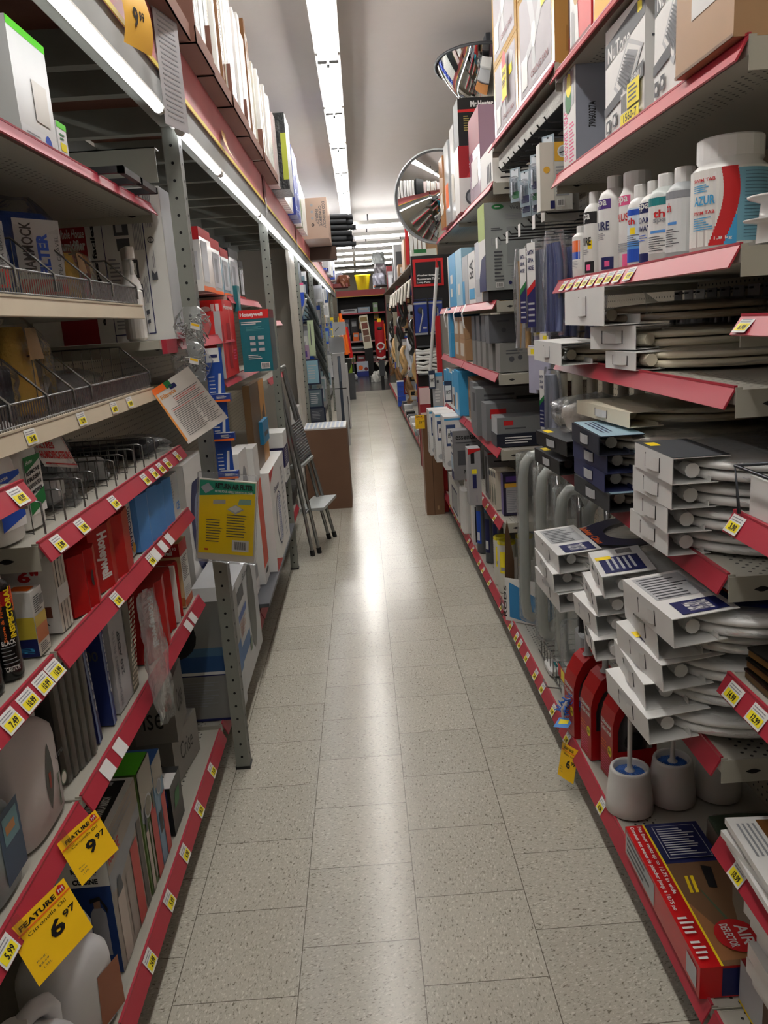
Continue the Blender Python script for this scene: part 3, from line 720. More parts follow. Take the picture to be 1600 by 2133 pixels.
# white dispenser parts on the shelf end in front of the jar
t = empty('skimmer_basket', 'white plastic flanged basket lying in clear wrap at the near end of the bottle shelf', 'pool part', (.665, 1.262, 1.653-.112))
a = MB(); a.lathe([(.055,.0),(.052,.05),(.085,.055),(.088,.060),(.050,.062),(.046,.10),(.078,.112),(.080,.118),(.04,.118)], mat('white', .25), 28); a.build('basket_body', t)
t.location = (.69, 1.345-.0, 1.653); t.scale = (.62, .62, .62)
t2 = dup(t, 'white plastic flanged cup stacked crookedly behind the wrapped basket', loc=(.80, 1.345, 1.653))

# ---- boxes on the top shelf
ZA = 1.956
carton('shower_box', 'white and grey carton with pink and green print beside the wire pegs', 'box', 'R', .63, 2.35, 2.485, ZA, .262, .34, (.55,.57,.62), [('r','f',0,0,1,1,'white'),('t','f','SHOWER HEAD',.08,.10,.38,.62,'pink',90),('l','f',.5,.05,.9,.45,12,'pink'),('r','f',.1,.6,.9,.95,'lgrey'),('c','f',.45,.68,.25,'green'),('c','f',.5,.82,.22,'tagy'),('v','f',.1,.8,.9,.98,8,'dred'),('t','r','79060327A',.10,.35,.16,.60,'black',90),('c','r',.36,.48,.10,'dgrey'),('c','r',.36,.48,.075,(.55,.57,.62)),('v','r',.30,.44,.42,.54,4,'dgrey')])
def nutone(label, y0, y1, X=.63, h=.24, d=.24, sticker=True):
    w = y1-y0
    dec = [('p','f',[(0,.66),(1,.80),(1,.98),(0,.86)],'dgrey'), ('t','f','NuTone',.08,.69,.66,.83,'white'),
      ('r','f',.84,.86,.94,.95,'tagy'), ('p','f',[(.25,.42),(.62,.74),(.98,.58),(.58,.20)],'lgrey'), ('p','f',[(.30,.43),(.62,.70),(.93,.57),(.58,.25)],'white'),
      ('p','f',[(.36,.44),(.62,.65),(.87,.56),(.58,.30)],'grey'),
      ('p','f',[(0,.22),(.50,.28),(.50,.38),(0,.30)],'dgrey'), ('p','f',[(.62,.26),(1,.32),(1,.45),(.62,.38)],'dgrey'), ('t','f','695NU' if sticker else '696U',.70,.33,.94,.40,'white'),
      ('r','f',.06,.06,.18,.17,'dgrey'), ('r','f',.24,.08,.36,.19,'dgrey'), ('c','f',.12,.11,.035,'white'), ('c','f',.30,.13,.035,'white')]
    for i in range(9):
        f = i/9; dec.append(('p','f',[(.38+.24*f,.45+.18*f),(.39+.24*f,.46+.18*f),(.60+.26*f,.33+.22*f),(.59+.26*f,.32+.22*f)],'dgrey'))
    if sticker: dec += [('b','f',.50,.10,.66,.30), ('r','f',.66,.14,.95,.34,'tagy'), ('l','f',.69,.17,.92,.32,4,'dgrey'), ('r','f',.50,.02,.95,.12,'tagy'), ('t','f','1560-7',.58,.035,.90,.105,'black')]
    dec += [('t','r','NuTone',.10,.02,.42,.60,'black',90,.04), ('c','r',.25,.80,.10,'dgrey'), ('c','r',.25,.80,.07,'white'), ('r','r',.06,.62,.42,.64,'dgrey')]
    return carton('fan_box', label, 'box', 'R', X, y0, y1, ZA, h, d, 'white', dec)
nutone('white bath fan carton with yellow 1560-7 sticker on the top right shelf', 1.812, 2.082)
nutone('white bath fan carton without sticker, between the stickered one and the brown carton', 1.575, 1.755, sticker=False, h=.245)
carton('brown_carton', 'plain brown carton with white address label at the upper right photo corner', 'box', 'R', .60, 1.335, 1.565, ZA, .245, .36, 'kraft', [('r','f',.30,.30,.72,.62,'white'),('l','f',.34,.45,.55,.58,4,'grey'),('b','f',.57,.40,.70,.58),('r','f',.0,.0,1,.02,'dkraft'),('r','r',0,.48,1,.52,'dkraft')])
# ---- upper shelf
ZU = 2.236
carton('red_box', 'red and white carton with a round gold seal on the uppermost right shelf', 'box', 'R', .635, 2.22, 2.42, ZU, .34, .30, 'red', [('p','f',[(0,0),(.45,0),(.25,1),(0,1)],'white'),('c','f',.32,.42,.14,'tan'),('r','f',.0,.0,1,.08,'dred'),('v','f',.05,.08,.25,.35,4,'lgrey')])
carton('small_box', 'yellow and white printed carton beside the red one on the uppermost right shelf', 'box', 'R', .635, 1.95, 2.20, ZU, .34, .30, 'offwhite', [('p','f',[(0,0),(.5,0),(1,.6),(1,1),(.3,1)],'gold'),('c','f',.6,.4,.2,'olive'),('r','f',0,.9,1,1,'dred')])
carton('purple_box', 'dark purple carton between the gold fan boxes and the red one', 'box', 'R', .66, 2.44, 2.535, ZU, .34, .30, (.25,.16,.22), [('r','f',0,0,1,.25,'dred')])
def fanbox(label, y0, y1, z, h):
    carton('ceiling_fan_box', label, 'box', 'R', .625, y0, y1, z, h, .34, (.78,.62,.34), [('r','f',.07,.06,.93,.94,(.62,.60,.62)),
      ('p','f',[(.45,.5),(.30,.90),(.42,.92),(.55,.52)],'lgrey'),('p','f',[(.5,.52),(.75,.90),(.88,.82),(.58,.46)],'lgrey'),('p','f',[(.5,.46),(.56,.10),(.44,.10),(.42,.48)],'lgrey'),('p','f',[(.45,.5),(.12,.36),(.15,.26),(.48,.42)],'lgrey'),
      ('c','f',.49,.49,.07,'white'),('r','f',.12,.12,.30,.40,'white'),('r','f',.70,.60,.82,.72,'tagy'),('t','f','CEILING FAN',.40,.14,.86,.20,'dred'),('r','r',.0,.0,1,1,(.70,.52,.26)),('r','r',.1,.1,.9,.3,(.62,.44,.20))], rough=.15)
ZF = 2.266
fanbox('gold edged ceiling fan carton in shiny wrap, lower far one of the four', 3.11, 3.60, ZF, .27)
fanbox('gold edged ceiling fan carton in shiny wrap, upper far one of the four', 3.11, 3.60, ZF+.272, .34)
fanbox('gold edged ceiling fan carton in shiny wrap, lower near one of the four', 2.56, 3.09, ZF, .34)
fanbox('gold edged ceiling fan carton in shiny wrap, upper near one of the four', 2.56, 3.09, ZF+.342, .34)
t = empty('price_card', 'small yellow price card with red crest reading 99.97 taped to the wrapped fan cartons', 'price card', (.612, 3.30, 2.36))
a = MB(); a.poly([(0,-.045,0),(0,.045,0),(0,.045,.11),(0,-.045,.11)][::-1], 'yellow'); a.poly([(-.0008,.045,.11),(-.0008,-.045,.11),(-.0008,-.03,.15),(-.0008,.0,.165),(-.0008,.03,.15)], 'red')
a.txt('SALE', (-.001,.036,.080), (0,-1,0), (0,0,1), .07, .018, 'black', .03); a.txt('99.97', (-.001,.038,.040), (0,-1,0), (0,0,1), .074, .03, 'black', .02)
a.box(-.0006,.0006,-.05,.05,-.004,0,'red'); a.build('card', t)

# ---- bottom shelf: toilet brushes
ZG = .176
def brush_cup(label, x, y, handle=True):
    t = empty('toilet_brush_set', label, 'toilet brush', (x, y, ZG))
    a = MB(); a.lathe([(.060,0),(.066,.004),(.065,.04),(.055,.125),(.053,.131),(.047,.133),(.044,.128),(.044,.10),(.03,.095),(.001,.095)], mat('white', .22), 32, caps=False); a.build('holder_cup', t)
    a = MB()
    for k in range(26):
        an = 2*PI*k/26; a.tube([(.006*math.cos(an),.006*math.sin(an),.118), (.026*math.cos(an),.026*math.sin(an),.121), (.042*math.cos(an+.1),.042*math.sin(an+.1),.112)], .0024, mat((.20,.42,.75), .35), 4)
    a.build('bristles', t)
    a = MB(); prof = [(.016,.116),(.014,.122),(.008,.128),(.0065,.14),(.0065,.28)]
    if handle: prof += [(.0085,.30),(.014,.33),(.0155,.37),(.0145,.41),(.010,.445),(.004,.458)]
    else: prof += [(.0065,.34),(.012,.36),(.013,.42),(.006,.44)]
    a.lathe(prof, mat('white', .3), 14); a.build('handle', t)
    return t
brush_cup('white toilet brush in a round cup, nearest the aisle, whole handle in view', .675, 2.00)
brush_cup('white toilet brush in a round white cup, second from the aisle under the seat pile', .808, 2.03, False)
brush_cup('white toilet brush cup half hidden behind the perforated shelf end', .945, 2.04, False)
def red_pack(label, x, y):
    """arched red card with a clear window; the arch faces the camera, the lettered strip the aisle"""
    t = empty('brush_caddy_pack', label, 'boxed toilet brush', (x, y, ZG), .12)
    W2, d = .070, .085; red = mat((.70,.06,.08), .35)
    arch = [(-W2,.0),(-W2,.185),(-W2*.86,.225),(-W2*.52,.268),(-W2*.2,.285),(W2*.3,.285),(W2*.6,.265),(W2*.9,.22),(W2,.17),(W2,0)]
    a = MB()
    for i in range(len(arch)-1):
        (x0,z0),(x1,z1) = arch[i],arch[i+1]
        a.poly([(x0,0,z0),(x1,0,z1),(x1,d if i < 5 else .03,z1),(x0,d if i < 5 else .03,z0)], red)
    a.poly([(-W2,-.0004,0),(W2,-.0004,0),(W2,-.0004,.10),(-W2,-.0004,.10)], red)
    out = arch[1:-1]; inn = [(p[0]*.76, .10+(p[1]-.10)*.76) for p in out]
    for i in range(len(out)-1):
        a.poly([(out[i][0],-.0004,out[i][1]),(out[i+1][0],-.0004,out[i+1][1]),(inn[i+1][0],-.0004,inn[i+1][1]),(inn[i][0],-.0004,inn[i][1])], red)
    a.poly([(-W2,-.0004,.10),(inn[0][0],-.0004,.10),(inn[0][0],-.0004,inn[0][1]),(-W2,-.0004,out[0][1])], red)
    xs = -W2-.0008
    a.txt('Ultimate', (xs, d*.92, .168), (0,-1,0), (0,0,1), d*.8, .016, 'white', .04); a.txt('Toilet Brush', (xs, d*.92, .146), (0,-1,0), (0,0,1), d*.82, .016, 'white', .04)
    a.poly([(xs, d*.22+.014*math.cos(q*PI/8), .095+.017*math.sin(q*PI/8)) for q in range(16)], 'tagy'); a.txt('2in1', (xs-.0005, d*.22+.010, .089), (0,-1,0), (0,0,1), .020, .013, 'black', .03)
    for q in range(3): a.poly([(xs, d*.92, .090+q*.010), (xs, d*.5, .090+q*.010), (xs, d*.5, .093+q*.010), (xs, d*.92, .093+q*.010)], 'orange')
    for q in range(7): a.poly([(xs, d*.9, .015+q*.009), (xs, d*.3, .015+q*.009), (xs, d*.3, .0175+q*.009), (xs, d*.9, .0175+q*.009)], 'pink')
    a.build('printed_card', t)
    a = MB(); a.lathe([(.040,0),(.042,.02),(.050,.10),(.044,.18),(.030,.23),(.010,.25)], mat((.45,.45,.46), .25), 20, c=(.012,.05,0), sy=.7); a.build('caddy', t)
    a = MB(); a.ball((.0,.006,.125), (.030,.010,.030), mat((.04,.04,.05), .7)); a.build('brush_head', t)
    a = MB(); a.rbox(-W2*.94,W2*.94,.002,d-.004,.002,.20, film('blister', .95, .08, .1, 8), r=.02); a.build('clear_shell', t)
    a = MB(); a.lathe([(.018,.286),(.012,.292),(.0095,.30),(.0095,.40),(.015,.42),(.013,.50)], mat('lgrey', .3), 12, c=(-.01,.03,0)); a.build('handle', t)
red_pack('red carded toilet brush pack, nearest of three beside the white brush cup', .735, 2.135)
red_pack('red carded toilet brush pack, middle of three', .708, 2.265)
red_pack('red carded toilet brush pack, farthest of three behind the blue duster', .690, 2.40)
t = empty('dish_brush', 'bent blue bristled brush with printed tag hanging over the shelf lip', 'brush', (.60, 2.43, .24))
a = MB(); ctrl = [(.075,-.03,.055),(.04,-.02,.075),(.01,0,.06),(-.005,.015,.02),(.0,.02,-.02)]
a.tube(ctrl, .006, 'white', 6); a.build('wire_core', t)
a = MB(); rnd = random.Random(5)
for i in range(70):
    f = i/70*(len(ctrl)-1); j = min(int(f), len(ctrl)-2); p = Vector(ctrl[j]).lerp(Vector(ctrl[j+1]), f-j)
    d = Vector((rnd.uniform(-1,1), rnd.uniform(-1,1), rnd.uniform(-.6,.6))).normalized()
    a.tube([p, p+d*.028], .0022, mat((.15,.42,.80), .3), 4)
a.build('bristles', t)
a = MB(); a.poly([(-.045,-.02,-.022),(.0,-.035,-.022),(.03,.0,-.010),(-.015,.02,-.010)], 'lblue'); a.poly([(-.03,-.016,-.0205),(.0,-.025,-.0205),(.013,-.003,-.0105),(-.015,.008,-.0105)], 'tagy'); a.build('tag', t)
# white soap dish brush set in its bag
t = empty('bathroom_brush_pack', 'white scrub caddy in a clear bag with red label behind the red packs', 'brush set', (.655, 2.66, ZG), -PI/2)
a = MB(); a.rbox(-.06,.06,0,.10,0,.055, mat('white', .25), r=.02); a.build('tray', t)
a = MB(); a.rbox(-.055,.055,.05,.10,.05,.27, mat('lgrey', .3), r=.02); a.lathe([(.02,.24),(.016,.28),(.014,.40)], 'black', 12, c=(0,.07,0)); a.build('caddy_body', t)
a = MB(); a.rbox(-.066,.066,-.004,.108,.05,.30, bagf, r=.03); a.poly([(-.064,-.006,.08),(.064,-.006,.08),(.064,-.006,.13),(-.064,-.006,.13)], 'red'); a.poly([(-.02,-.0066,.085),(.03,-.0066,.085),(.03,-.0066,.125),(-.02,-.0066,.125)], 'tagy'); a.build('bag', t)
t = empty('cleaning_pad', 'flat white plastic tray with small blue label standing behind the bagged scrub caddy', 'tray', (.70, 2.92, ZG))
a = MB(); a.rbox(-.05,.05,-.06,.06,0,.03, mat('white', .3), r=.02); a.poly([(-.02,-.03,.0305),(.02,-.03,.0305),(.02,.02,.0305),(-.02,.02,.0305)], 'teal'); a.build('tray', t)

# ---- floor vent box and neighbours
carton('vent_box', 'long red floor vent carton with dark blue panel lying along the right bottom shelf edge', 'box', 'R', .602, 1.345, 1.815, ZG, .075, .185, 'red',
   [('r','t',.0,.26,.33,1.0,'navy'),('r','t',.33,.26,1,1,(.46,.33,.22)),('p','t',[(.33,.26),(.60,.26),(.97,.62),(.97,.26)],(.60,.40,.24)),('p','t',[(.45,1),(1,1),(1,.55),(.62,.80)],(.55,.50,.43)),
    ('r','t',.0,.235,1,.262,'yellow'), ('p','t',[(.43,.40),(.55,.36),(.55,.40),(.43,.44)],'yellow'),('p','t',[(.43,.47),(.55,.43),(.55,.47),(.43,.51)],'yellow'),
    ('p','t',[(.52,.50),(.56,.50),(.90,.66),(.88,.70)],'olive'),('p','t',[(.36,.68),(.52,.62),(.53,.72),(.38,.80)],'black'),
    ('t','t','Fits floor vents up to 10.75 in wide',.02,.13,.55,.20,'white'),('t','t','Convient aux events de plancher jusqu a 10,75 po',.02,.03,.66,.10,'white'),
    ('p','t',[(.03,.34),(.30,.34),(.30,.92),(.03,.92)],'lgrey'),('p','t',[(.034,.35),(.296,.35),(.296,.91),(.034,.91)],'navy'),('v','t',.05,.38,.28,.88,12,'lgrey'),
    ('c','t',.84,.60,.10,'red'),('t','t','AIR',.78,.62,.90,.76,'white'),('t','t','DEFLECTOR',.77,.46,.91,.56,'white'),('v','t',.70,.03,.82,.20,4,'white'),('v','t',.85,.03,.97,.20,4,'white'),
    ('r','f',.02,.1,.45,.9,'lgrey'),('l','f',.04,.15,.42,.85,3,'dgrey'),('r','r',.25,.05,1,.95,'navy'),('t','r','EXTENDS',.74,.55,.96,.8,'tagy'),('l','r',.74,.2,.96,.5,2,'lgrey'),('r','f',.86,.15,.97,.8,'lgrey')], rough=.3)
carton('vent_box', 'floor vent carton with lamp and wood floor picture cut by the lower right photo corner', 'box', 'R', .68, 1.02, 1.335, ZG, .10, .30, (.58,.40,.24),
   [('r','t',.0,.0,1,.10,(.55,.08,.12)),('r','t',.0,.60,1,.66,'yellow'),('r','t',.0,.66,1,1,'red'),('r','t',.0,.66,.24,.95,'lgrey'),('r','t',.0,.1,.2,.42,'offwhite'),('r','t',.05,.15,.14,.30,'navy'),('p','t',[(.05,.2),(.12,.17),(.14,.26),(.07,.29)],'yellow'),
    ('c','t',.24,.34,.09,'grey'),('p','t',[(.45,.2),(.85,.2),(.85,.5),(.45,.5)],'lgrey'),('c','t',.6,.33,.05,'yellow'),('c','t',.7,.40,.05,'orange'),('r','f',0,0,.3,1,'lgrey'),('r','f',.3,0,1,1,(.35,.26,.18)),('r','f',0,.0,1,.06,'yellow')], rough=.3)
# green cloth pack
t = empty('cloth_pack', 'wrapped stack of cleaning cloths with green top and 6.97 label', 'cloth pack', (.80, 1.66, ZG+.001), -PI/2)
a = MB()
rnd = random.Random(2); rings = []
for j, (zz, k, c) in enumerate(((0,.96,0),(.03,1,0),(.06,1,0),(.085,.98,0),(.105,.96,0),(.11,.9,0))):
    rings.append([(p[0]*k+rnd.uniform(-.003,.003), p[1]*k+rnd.uniform(-.003,.003), zz) for p in [(-.12,0),(-.06,-.003),(0,0),(.06,-.003),(.12,0),(.124,.05),(.122,.11),(.12,.16),(.05,.163),(-.05,.163),(-.12,.16),(-.123,.08)]])
a.loft(rings[:5], mat((.62,.57,.50), .7, 0, .2), True, True, True); a.build('cloths', t)
a = MB(); a.loft([[(x, y_, .104) for x, y_, z_ in rings[4]], [(x*.98, y_, .115) for x, y_, z_ in rings[4]]], mat((.28,.36,.27), .4), True)
a.poly([(-.04,.02,.1156),(.11,.02,.1156),(.11,.14,.1156),(-.04,.14,.1156)], 'black'); a.poly([(-.033,.027,.1160),(.07,.027,.1160),(.07,.133,.1160),(-.033,.133,.1160)], (.62,.66,.62))
a.txt('$6.97', (.045,.125,.1164), (0,-1,0), (1,0,0), .09, .022, 'black', .04)
for q in range(6): a.poly([(-.02+q*.010,.04,.1164),(-.017+q*.010,.04,.1164),(-.017+q*.010,.12,.1164),(-.02+q*.010,.12,.1164)], 'dgrey')
a.build('top_card', t)
a = MB(); a.rbox(-.128,.128,-.006,.168,0,.118, bagf, r=.03); a.build('bag', t)
t = empty('paper_roll', 'crumpled white mesh cloth roll lying between the vent carton and the cloth pack', 'roll', (.755, 1.50, ZG+.10), 0)
a = MB(); a.tube([(.0,-.10,.0),(.008,-.03,.006),(0,.05,0),(.01,.12,.004)], [.02,.023,.022,.02], mat('offwhite', .8, 0, .05, .6, 60), 14); a.build('roll', t); t.location = (.78, 1.50, ZG+.024)
# yellow great value tag
def promo(name, label, cat, x, y, z, head, line, big, cents, w=.13, h=.19, side='L', rz=0, tilt=0, curl=0, logo=True):
    t = empty(name, label, cat, (x, y, z)); t.rotation_euler = (tilt, 0, SIDE[side]+rz)
    a = MB(); n = 8
    f = lambda u, v: Vector((u, -curl*(u/w)**2-.012*math.sin(v*3), v))
    vs = [f(-w/2+w*i/n, -h*j/n) for j in range(n+1) for i in range(n+1)]
    a.add(vs, [(j*(n+1)+i, (j+1)*(n+1)+i, (j+1)*(n+1)+i+1, j*(n+1)+i+1) for j in range(n) for i in range(n)], mat('feature', .45, 0, .03), True)
    def tx(s, u, v, ww, hh, m, bold=.02):
        vs2, fs = text_mesh(s, bold); a.add([f(u+x*ww, v+y_*hh)+Vector((0,-.0012,0)) for x, y_ in vs2], fs, m)
    tx(head, -w*.36, -h*.16, w*.62, h*.085, 'black', .03)
    a.add([f(-w/2,-h*.21)+Vector((0,-.0012,0)), f(0,-h*.21)+Vector((0,-.0012,0)), f(w/2,-h*.21)+Vector((0,-.0012,0)), f(w/2,-h*.185)+Vector((0,-.0012,0)), f(0,-h*.185)+Vector((0,-.0012,0)), f(-w/2,-h*.185)+Vector((0,-.0012,0))], [(0,1,2,3,4,5)], 'orange')
    tx(line, -w*.30, -h*.31, w*.66, h*.055, 'black', .0)
    tx(big, -w*.05, -h*.66, w*.24, h*.26, 'black', .03); tx(cents, w*.22, -h*.52, w*.22, h*.11, 'black', .02)
    tx('Reg.', -w*.38, -h*.72, w*.16, h*.035, 'dgrey', 0); tx('$8.49', -w*.38, -h*.79, w*.17, h*.035, 'dgrey', 0); tx('- 1.95L', -w*.38, -h*.86, w*.18, h*.035, 'dgrey', 0)
    if logo:
        q = lambda u, v: f(w*u, h*v)+Vector((0,-.0012,0))
        a.add([q(.30,-.15), q(.44,-.15), q(.44,-.07), q(.37,-.02), q(.30,-.07)], [(0,1,2,3,4)], 'red')
        q = lambda u, v: f(w*u, h*v)+Vector((0,-.0018,0))
        a.add([q(.32,-.135), q(.335,-.135), q(.335,-.06), q(.32,-.07)], [(0,1,2,3)], 'white'); a.add([q(.36,-.135), q(.375,-.135), q(.375,-.09), q(.36,-.09)], [(0,1,2,3)], 'white'); a.add([q(.40,-.135), q(.415,-.135), q(.415,-.07), q(.40,-.06)], [(0,1,2,3)], 'white'); a.add([q(.335,-.10), q(.405,-.10), q(.405,-.085), q(.335,-.085)], [(0,1,2,3)], 'white')
    a.build('card', t)
    a = MB(); a.poly([(-w*.42,-.006,-.02),(-w*.42+.018,-.006,-.02),(-w*.42+.018,-.004,.012),(-w*.42,-.004,.012)], film('tape', .75, .3, .1, 10)); a.build('tape', t)
    return t
promo('price_sign', 'yellow GREAT VALUE price tag hanging from the right bottom shelf lip', 'price tag', .598, 2.36, .172, 'GREAT VALUE', 'Ultimate Toilet', '6', '99', w=.075, h=.115, side='R', rz=.5, tilt=-.25, curl=-.01, logo=False)

# ---- things on the shelf ends at the right photo edge
for k in range(5):
    t = empty('tile_pack', 'white tile sheet pack in the right edge stack, %s' % ('topmost with brown and gold label','second from the top','middle one','second from the bottom','bottom one')[k], 'tile pack', (.596+.010*((k*2) % 3), 1.13-.01*(k % 2), .588+.0125*(4-k)), -PI/2+.06*((k % 3)-1))
    a = MB(); a.box(-.14,.14,0,.26,0,.012, mat('white', .35))
    if k == 0:
        a.poly([(-.13,.05,.0125),(.13,.05,.0125),(.13,.25,.0125),(-.13,.25,.0125)], (.42,.26,.10)); a.poly([(-.08,.10,.0129),(.12,.10,.0129),(.12,.24,.0129),(-.08,.24,.0129)], (.60,.42,.12)); a.poly([(.02,.01,.0129),(.10,.01,.0129),(.10,.045,.0129),(.02,.045,.0129)], 'dgrey')
        for q in range(4): a.poly([(-.12,.012+q*.009,.0129),(-.03,.012+q*.009,.0129),(-.03,.016+q*.009,.0129),(-.12,.016+q*.009,.0129)], 'grey')
    a.build('tile_sheet', t)
for k in range(6):
    t = empty('white_tile', 'glossy white tile pack at the lower right photo corner, %s' % ('topmost','second from the top','third from the top','fourth from the top','fifth from the top','lowest')[k], 'tile pack', (.655+.01*(k % 3), 1.14, .278+.0335*(5-k)), -PI/2+.06-.03*(k % 4))
    a = MB(); a.box(-.13,.13,0,.24,0,.032, mat('white', .25)); a.build('tile_sheet', t)
for k in range(3):
    t = empty('wood_plate', 'brown wood grained plate pack with metal edge on the right edge shelf, %s' % words[k], 'plate pack', (.64+.008*k, 1.17, .9165+.020*k), -PI/2+.05*k)
    a = MB(); a.box(-.12,.12,0,.22,0,.013, mat((.40,.28,.12), .4, 0, .3)); a.box(-.121,.121,-.002,.221,.013,.017, mat((.10,.09,.08), .2, .5)); a.build('plate', t)
t = empty('wire_bin', 'dark wire bin corner with white card at the right photo edge', 'wire bin', (0,0,0)); a = MB()
for y in (1.285, 1.15, 1.02): a.tube([(.615,y,1.218),(.605,y,1.30),(1.0,y,1.30)], .003, mat('dgrey', .3, .8), 6)
a.tube([(.605,1.285,1.30),(.605,1.0,1.30)], .003, mat('dgrey', .3, .8), 6); a.build('bin_wires', t); a = MB(); a.box(.625,.90,1.05,1.27,1.219,1.285, mat('white', .4)); a.build('white_contents', t)
# =====================================================================  LEFT SIDE, NEAREST BAY
def crumple(mb, w, d, h, m, seed, pinch=.35, n=22, rows=9, amp=.006, x0=0, y0=0, z0=0):
    """soft bag: rounded section rings with creases, drawn in at the top"""
    rnd = random.Random(seed); rings = []; ph = [rnd.uniform(0, 6) for _ in range(4)]
    for j in range(rows+1):
        f = j/rows; k = 1 if f < .7 else 1-(1-pinch)*((f-.7)/.3)**1.3
        r = []
        for i in range(n):
            a = 2*PI*i/n; e = .55
            cx = math.copysign(abs(math.cos(a))**e, math.cos(a)); cy = math.copysign(abs(math.sin(a))**e, math.sin(a))
            q = 1+amp/max(w, .01)*4*math.sin(5*a+ph[0]+4*f)+rnd.uniform(-amp, amp)/max(w, .01)
            r.append((x0+cx*w/2*q*(.5+.5*k if f > .7 else 1), y0+d/2+cy*d/2*k*q, z0+h*f+rnd.uniform(-amp, amp)*.5))
        rings.append(r)
    mb.loft(rings, m, True, True, True)
# ---- top shelf
carton('white_box', 'white carton with bright green top edge standing on the upper left shelf', 'box', 'L', -.63, 1.71, 1.905, 1.956, .225, .30, 'paper', [('r','f',0,.93,1,1,'lime'),('r','f',.0,.0,1,.16,'white'),('c','f',.72,.08,.10,'blue'),('t','f','Home',.64,.06,.80,.10,'white'),('l','f',.12,.06,.5,.12,3,'grey'),('r','f',.45,.25,.85,.6,'offwhite'),('r','l',.1,.1,.6,.14,'navy'),('t','l','FILTER',.1,.62,.75,.78,'grey'),('l','l',.1,.2,.8,.3,3,'grey')])
carton('white_box', 'low white carton with green strip behind the taller green edged carton', 'box', 'L', -.63, 1.915, 1.975, 1.956, .085, .20, 'white', [('r','f',0,.85,1,1,'lime'),('r','f',.2,.3,.8,.5,'tagy'),('l','f',.2,.55,.8,.75,2,'green')])
t = empty('sign_holder', 'black open plastic sign frame resting on the upper left shelf lip', 'sign frame', (-.60, 2.25, 1.957))
a = MB()
for (y0, y1, x0, x1) in ((-.17,.17,-.10,-.085),(-.17,.17,.045,.06),(-.17,-.155,-.10,.06),(.155,.17,-.10,.06),(-.01,.01,-.10,.06)): a.box(x0, x1, y0, y1, 0, .016, 'black')
a.build('frame', t); t.rotation_euler = (0, 0, .0)
t = empty('steel_side', 'pale grey steel end panel above the humidifier carton beside the first upright', 'steel panel', (-.80, 2.603, 2.02))
a = MB(); a.box(-.20, .225, 0, .004, .0, .10, mat((.62,.63,.58), .4)); a.box(-.20, .225, 0, .05, .097, .10, mat((.62,.63,.58), .4)); a.build('panel', t)
carton('humidifier_box', 'tall white whole house humidifier carton with blue framed instructions facing the camera', 'box', 'N', 2.607, -1.02, -.580, 1.556, .455, .30, 'paper',
  [('r','f',.20,.0,.46,.92,(.60,.12,.16)),('t','f','Whole House',.26,.70,.45,.76,'white'),('t','f','Humidifier',.26,.62,.45,.69,'white',0,.04),('v','f',.24,.2,.44,.55,5,'pink'),
   ('t','f','en 4 etapes faciles!',.49,.12,.53,.80,'black',90,.04),
   ('p','f',[(.575,.0),(.58,.0),(.58,.9),(.575,.9)],'navy'),('p','f',[(.862,.05),(.868,.05),(.868,.96),(.862,.96)],'navy'),('r','f',.575,.955,.868,.962,'navy'),('r','f',.575,.045,.868,.052,'navy'),
   ('t','f','Fig. 1',.60,.84,.66,.88,'black'),('r','f',.66,.70,.76,.82,'dgrey'),('r','f',.675,.72,.72,.80,'lgrey'),('r','f',.67,.60,.76,.68,'dgrey'),('v','f',.79,.60,.855,.84,6,'grey'),
   ('r','f',.70,.42,.80,.54,'dgrey'),('r','f',.715,.44,.785,.52,'white'),('r','f',.715,.29,.815,.38,'dgrey'),('c','f',.765,.335,.035,'white'),('l','f',.60,.40,.68,.56,6,'grey'),('v','f',.82,.25,.855,.5,4,'grey'),
   ('p','f',[(.72,.13),(.84,.18),(.84,.21),(.72,.16)],'dgrey'),('p','f',[(.72,.07),(.84,.12),(.84,.145),(.72,.10)],'dgrey'),('l','f',.60,.08,.70,.2,5,'grey'),
   ('b','f',.885,.88,.945,.96),('v','f',.885,.74,.93,.86,4,'grey'),('c','f',.91,.66,.022,'black'),('c','f',.91,.66,.016,'white'),('t','f','UL',.90,.645,.92,.675,'black'),('v','f',.905,.48,.925,.60,2,'grey'),('p','f',[(.89,.40),(.93,.40),(.93,.46),(.91,.44),(.89,.47)],'dgrey'),
   ('r','r',0,0,1,1,'lgrey')])
# ---- wire baskets
def wire_basket(label, y0, y1, z, hf, divs, X=-.632, depth=.33, hb=.13):
    t = empty('wire_basket', label, 'wire basket', (0,0,0)); ch = mat((.52,.52,.52), .25, .9)
    a = MB(); xb = X-depth
    a.tube([(X,y0,z+hf),(X,y1,z+hf)], .0028, ch); a.tube([(X,y0,z+.006),(X,y1,z+.006)], .002, ch)
    n = int((y1-y0)/.0115)
    for i in range(n+1):
        y = y0+(y1-y0)*i/n; a.add([(X-.0011,y-.0011,z),(X+.0011,y+.0011,z),(X+.0011,y+.0011,z+hf),(X-.0011,y-.0011,z+hf)], [(0,1,2,3)], ch)
    a.build('front_fence', t)
    for y in divs:
        a = MB(); a.tube([(X+.004,y,z+hf*.35),(X+.004,y,z+hf+.002),(X-.075,y,z+hf+.078),(xb,y,z+hf+.078)], .0026, ch)
        for i in range(9):
            x = X-.075-i*.028; a.tube([(x,y,z),(x,y,z+hf+.078)], .0012, ch, 4)
        a.build('divider', t)
    a = MB(); a.tube([(xb,y0,z+hb),(xb,y1,z+hb)], .0026, ch)
    for i in range(int((y1-y0)/.026)+1): a.tube([(xb,y0+i*.026,z),(xb,y0+i*.026,z+hb)], .0012, ch, 4)
    a.build('back_fence', t)
    return t
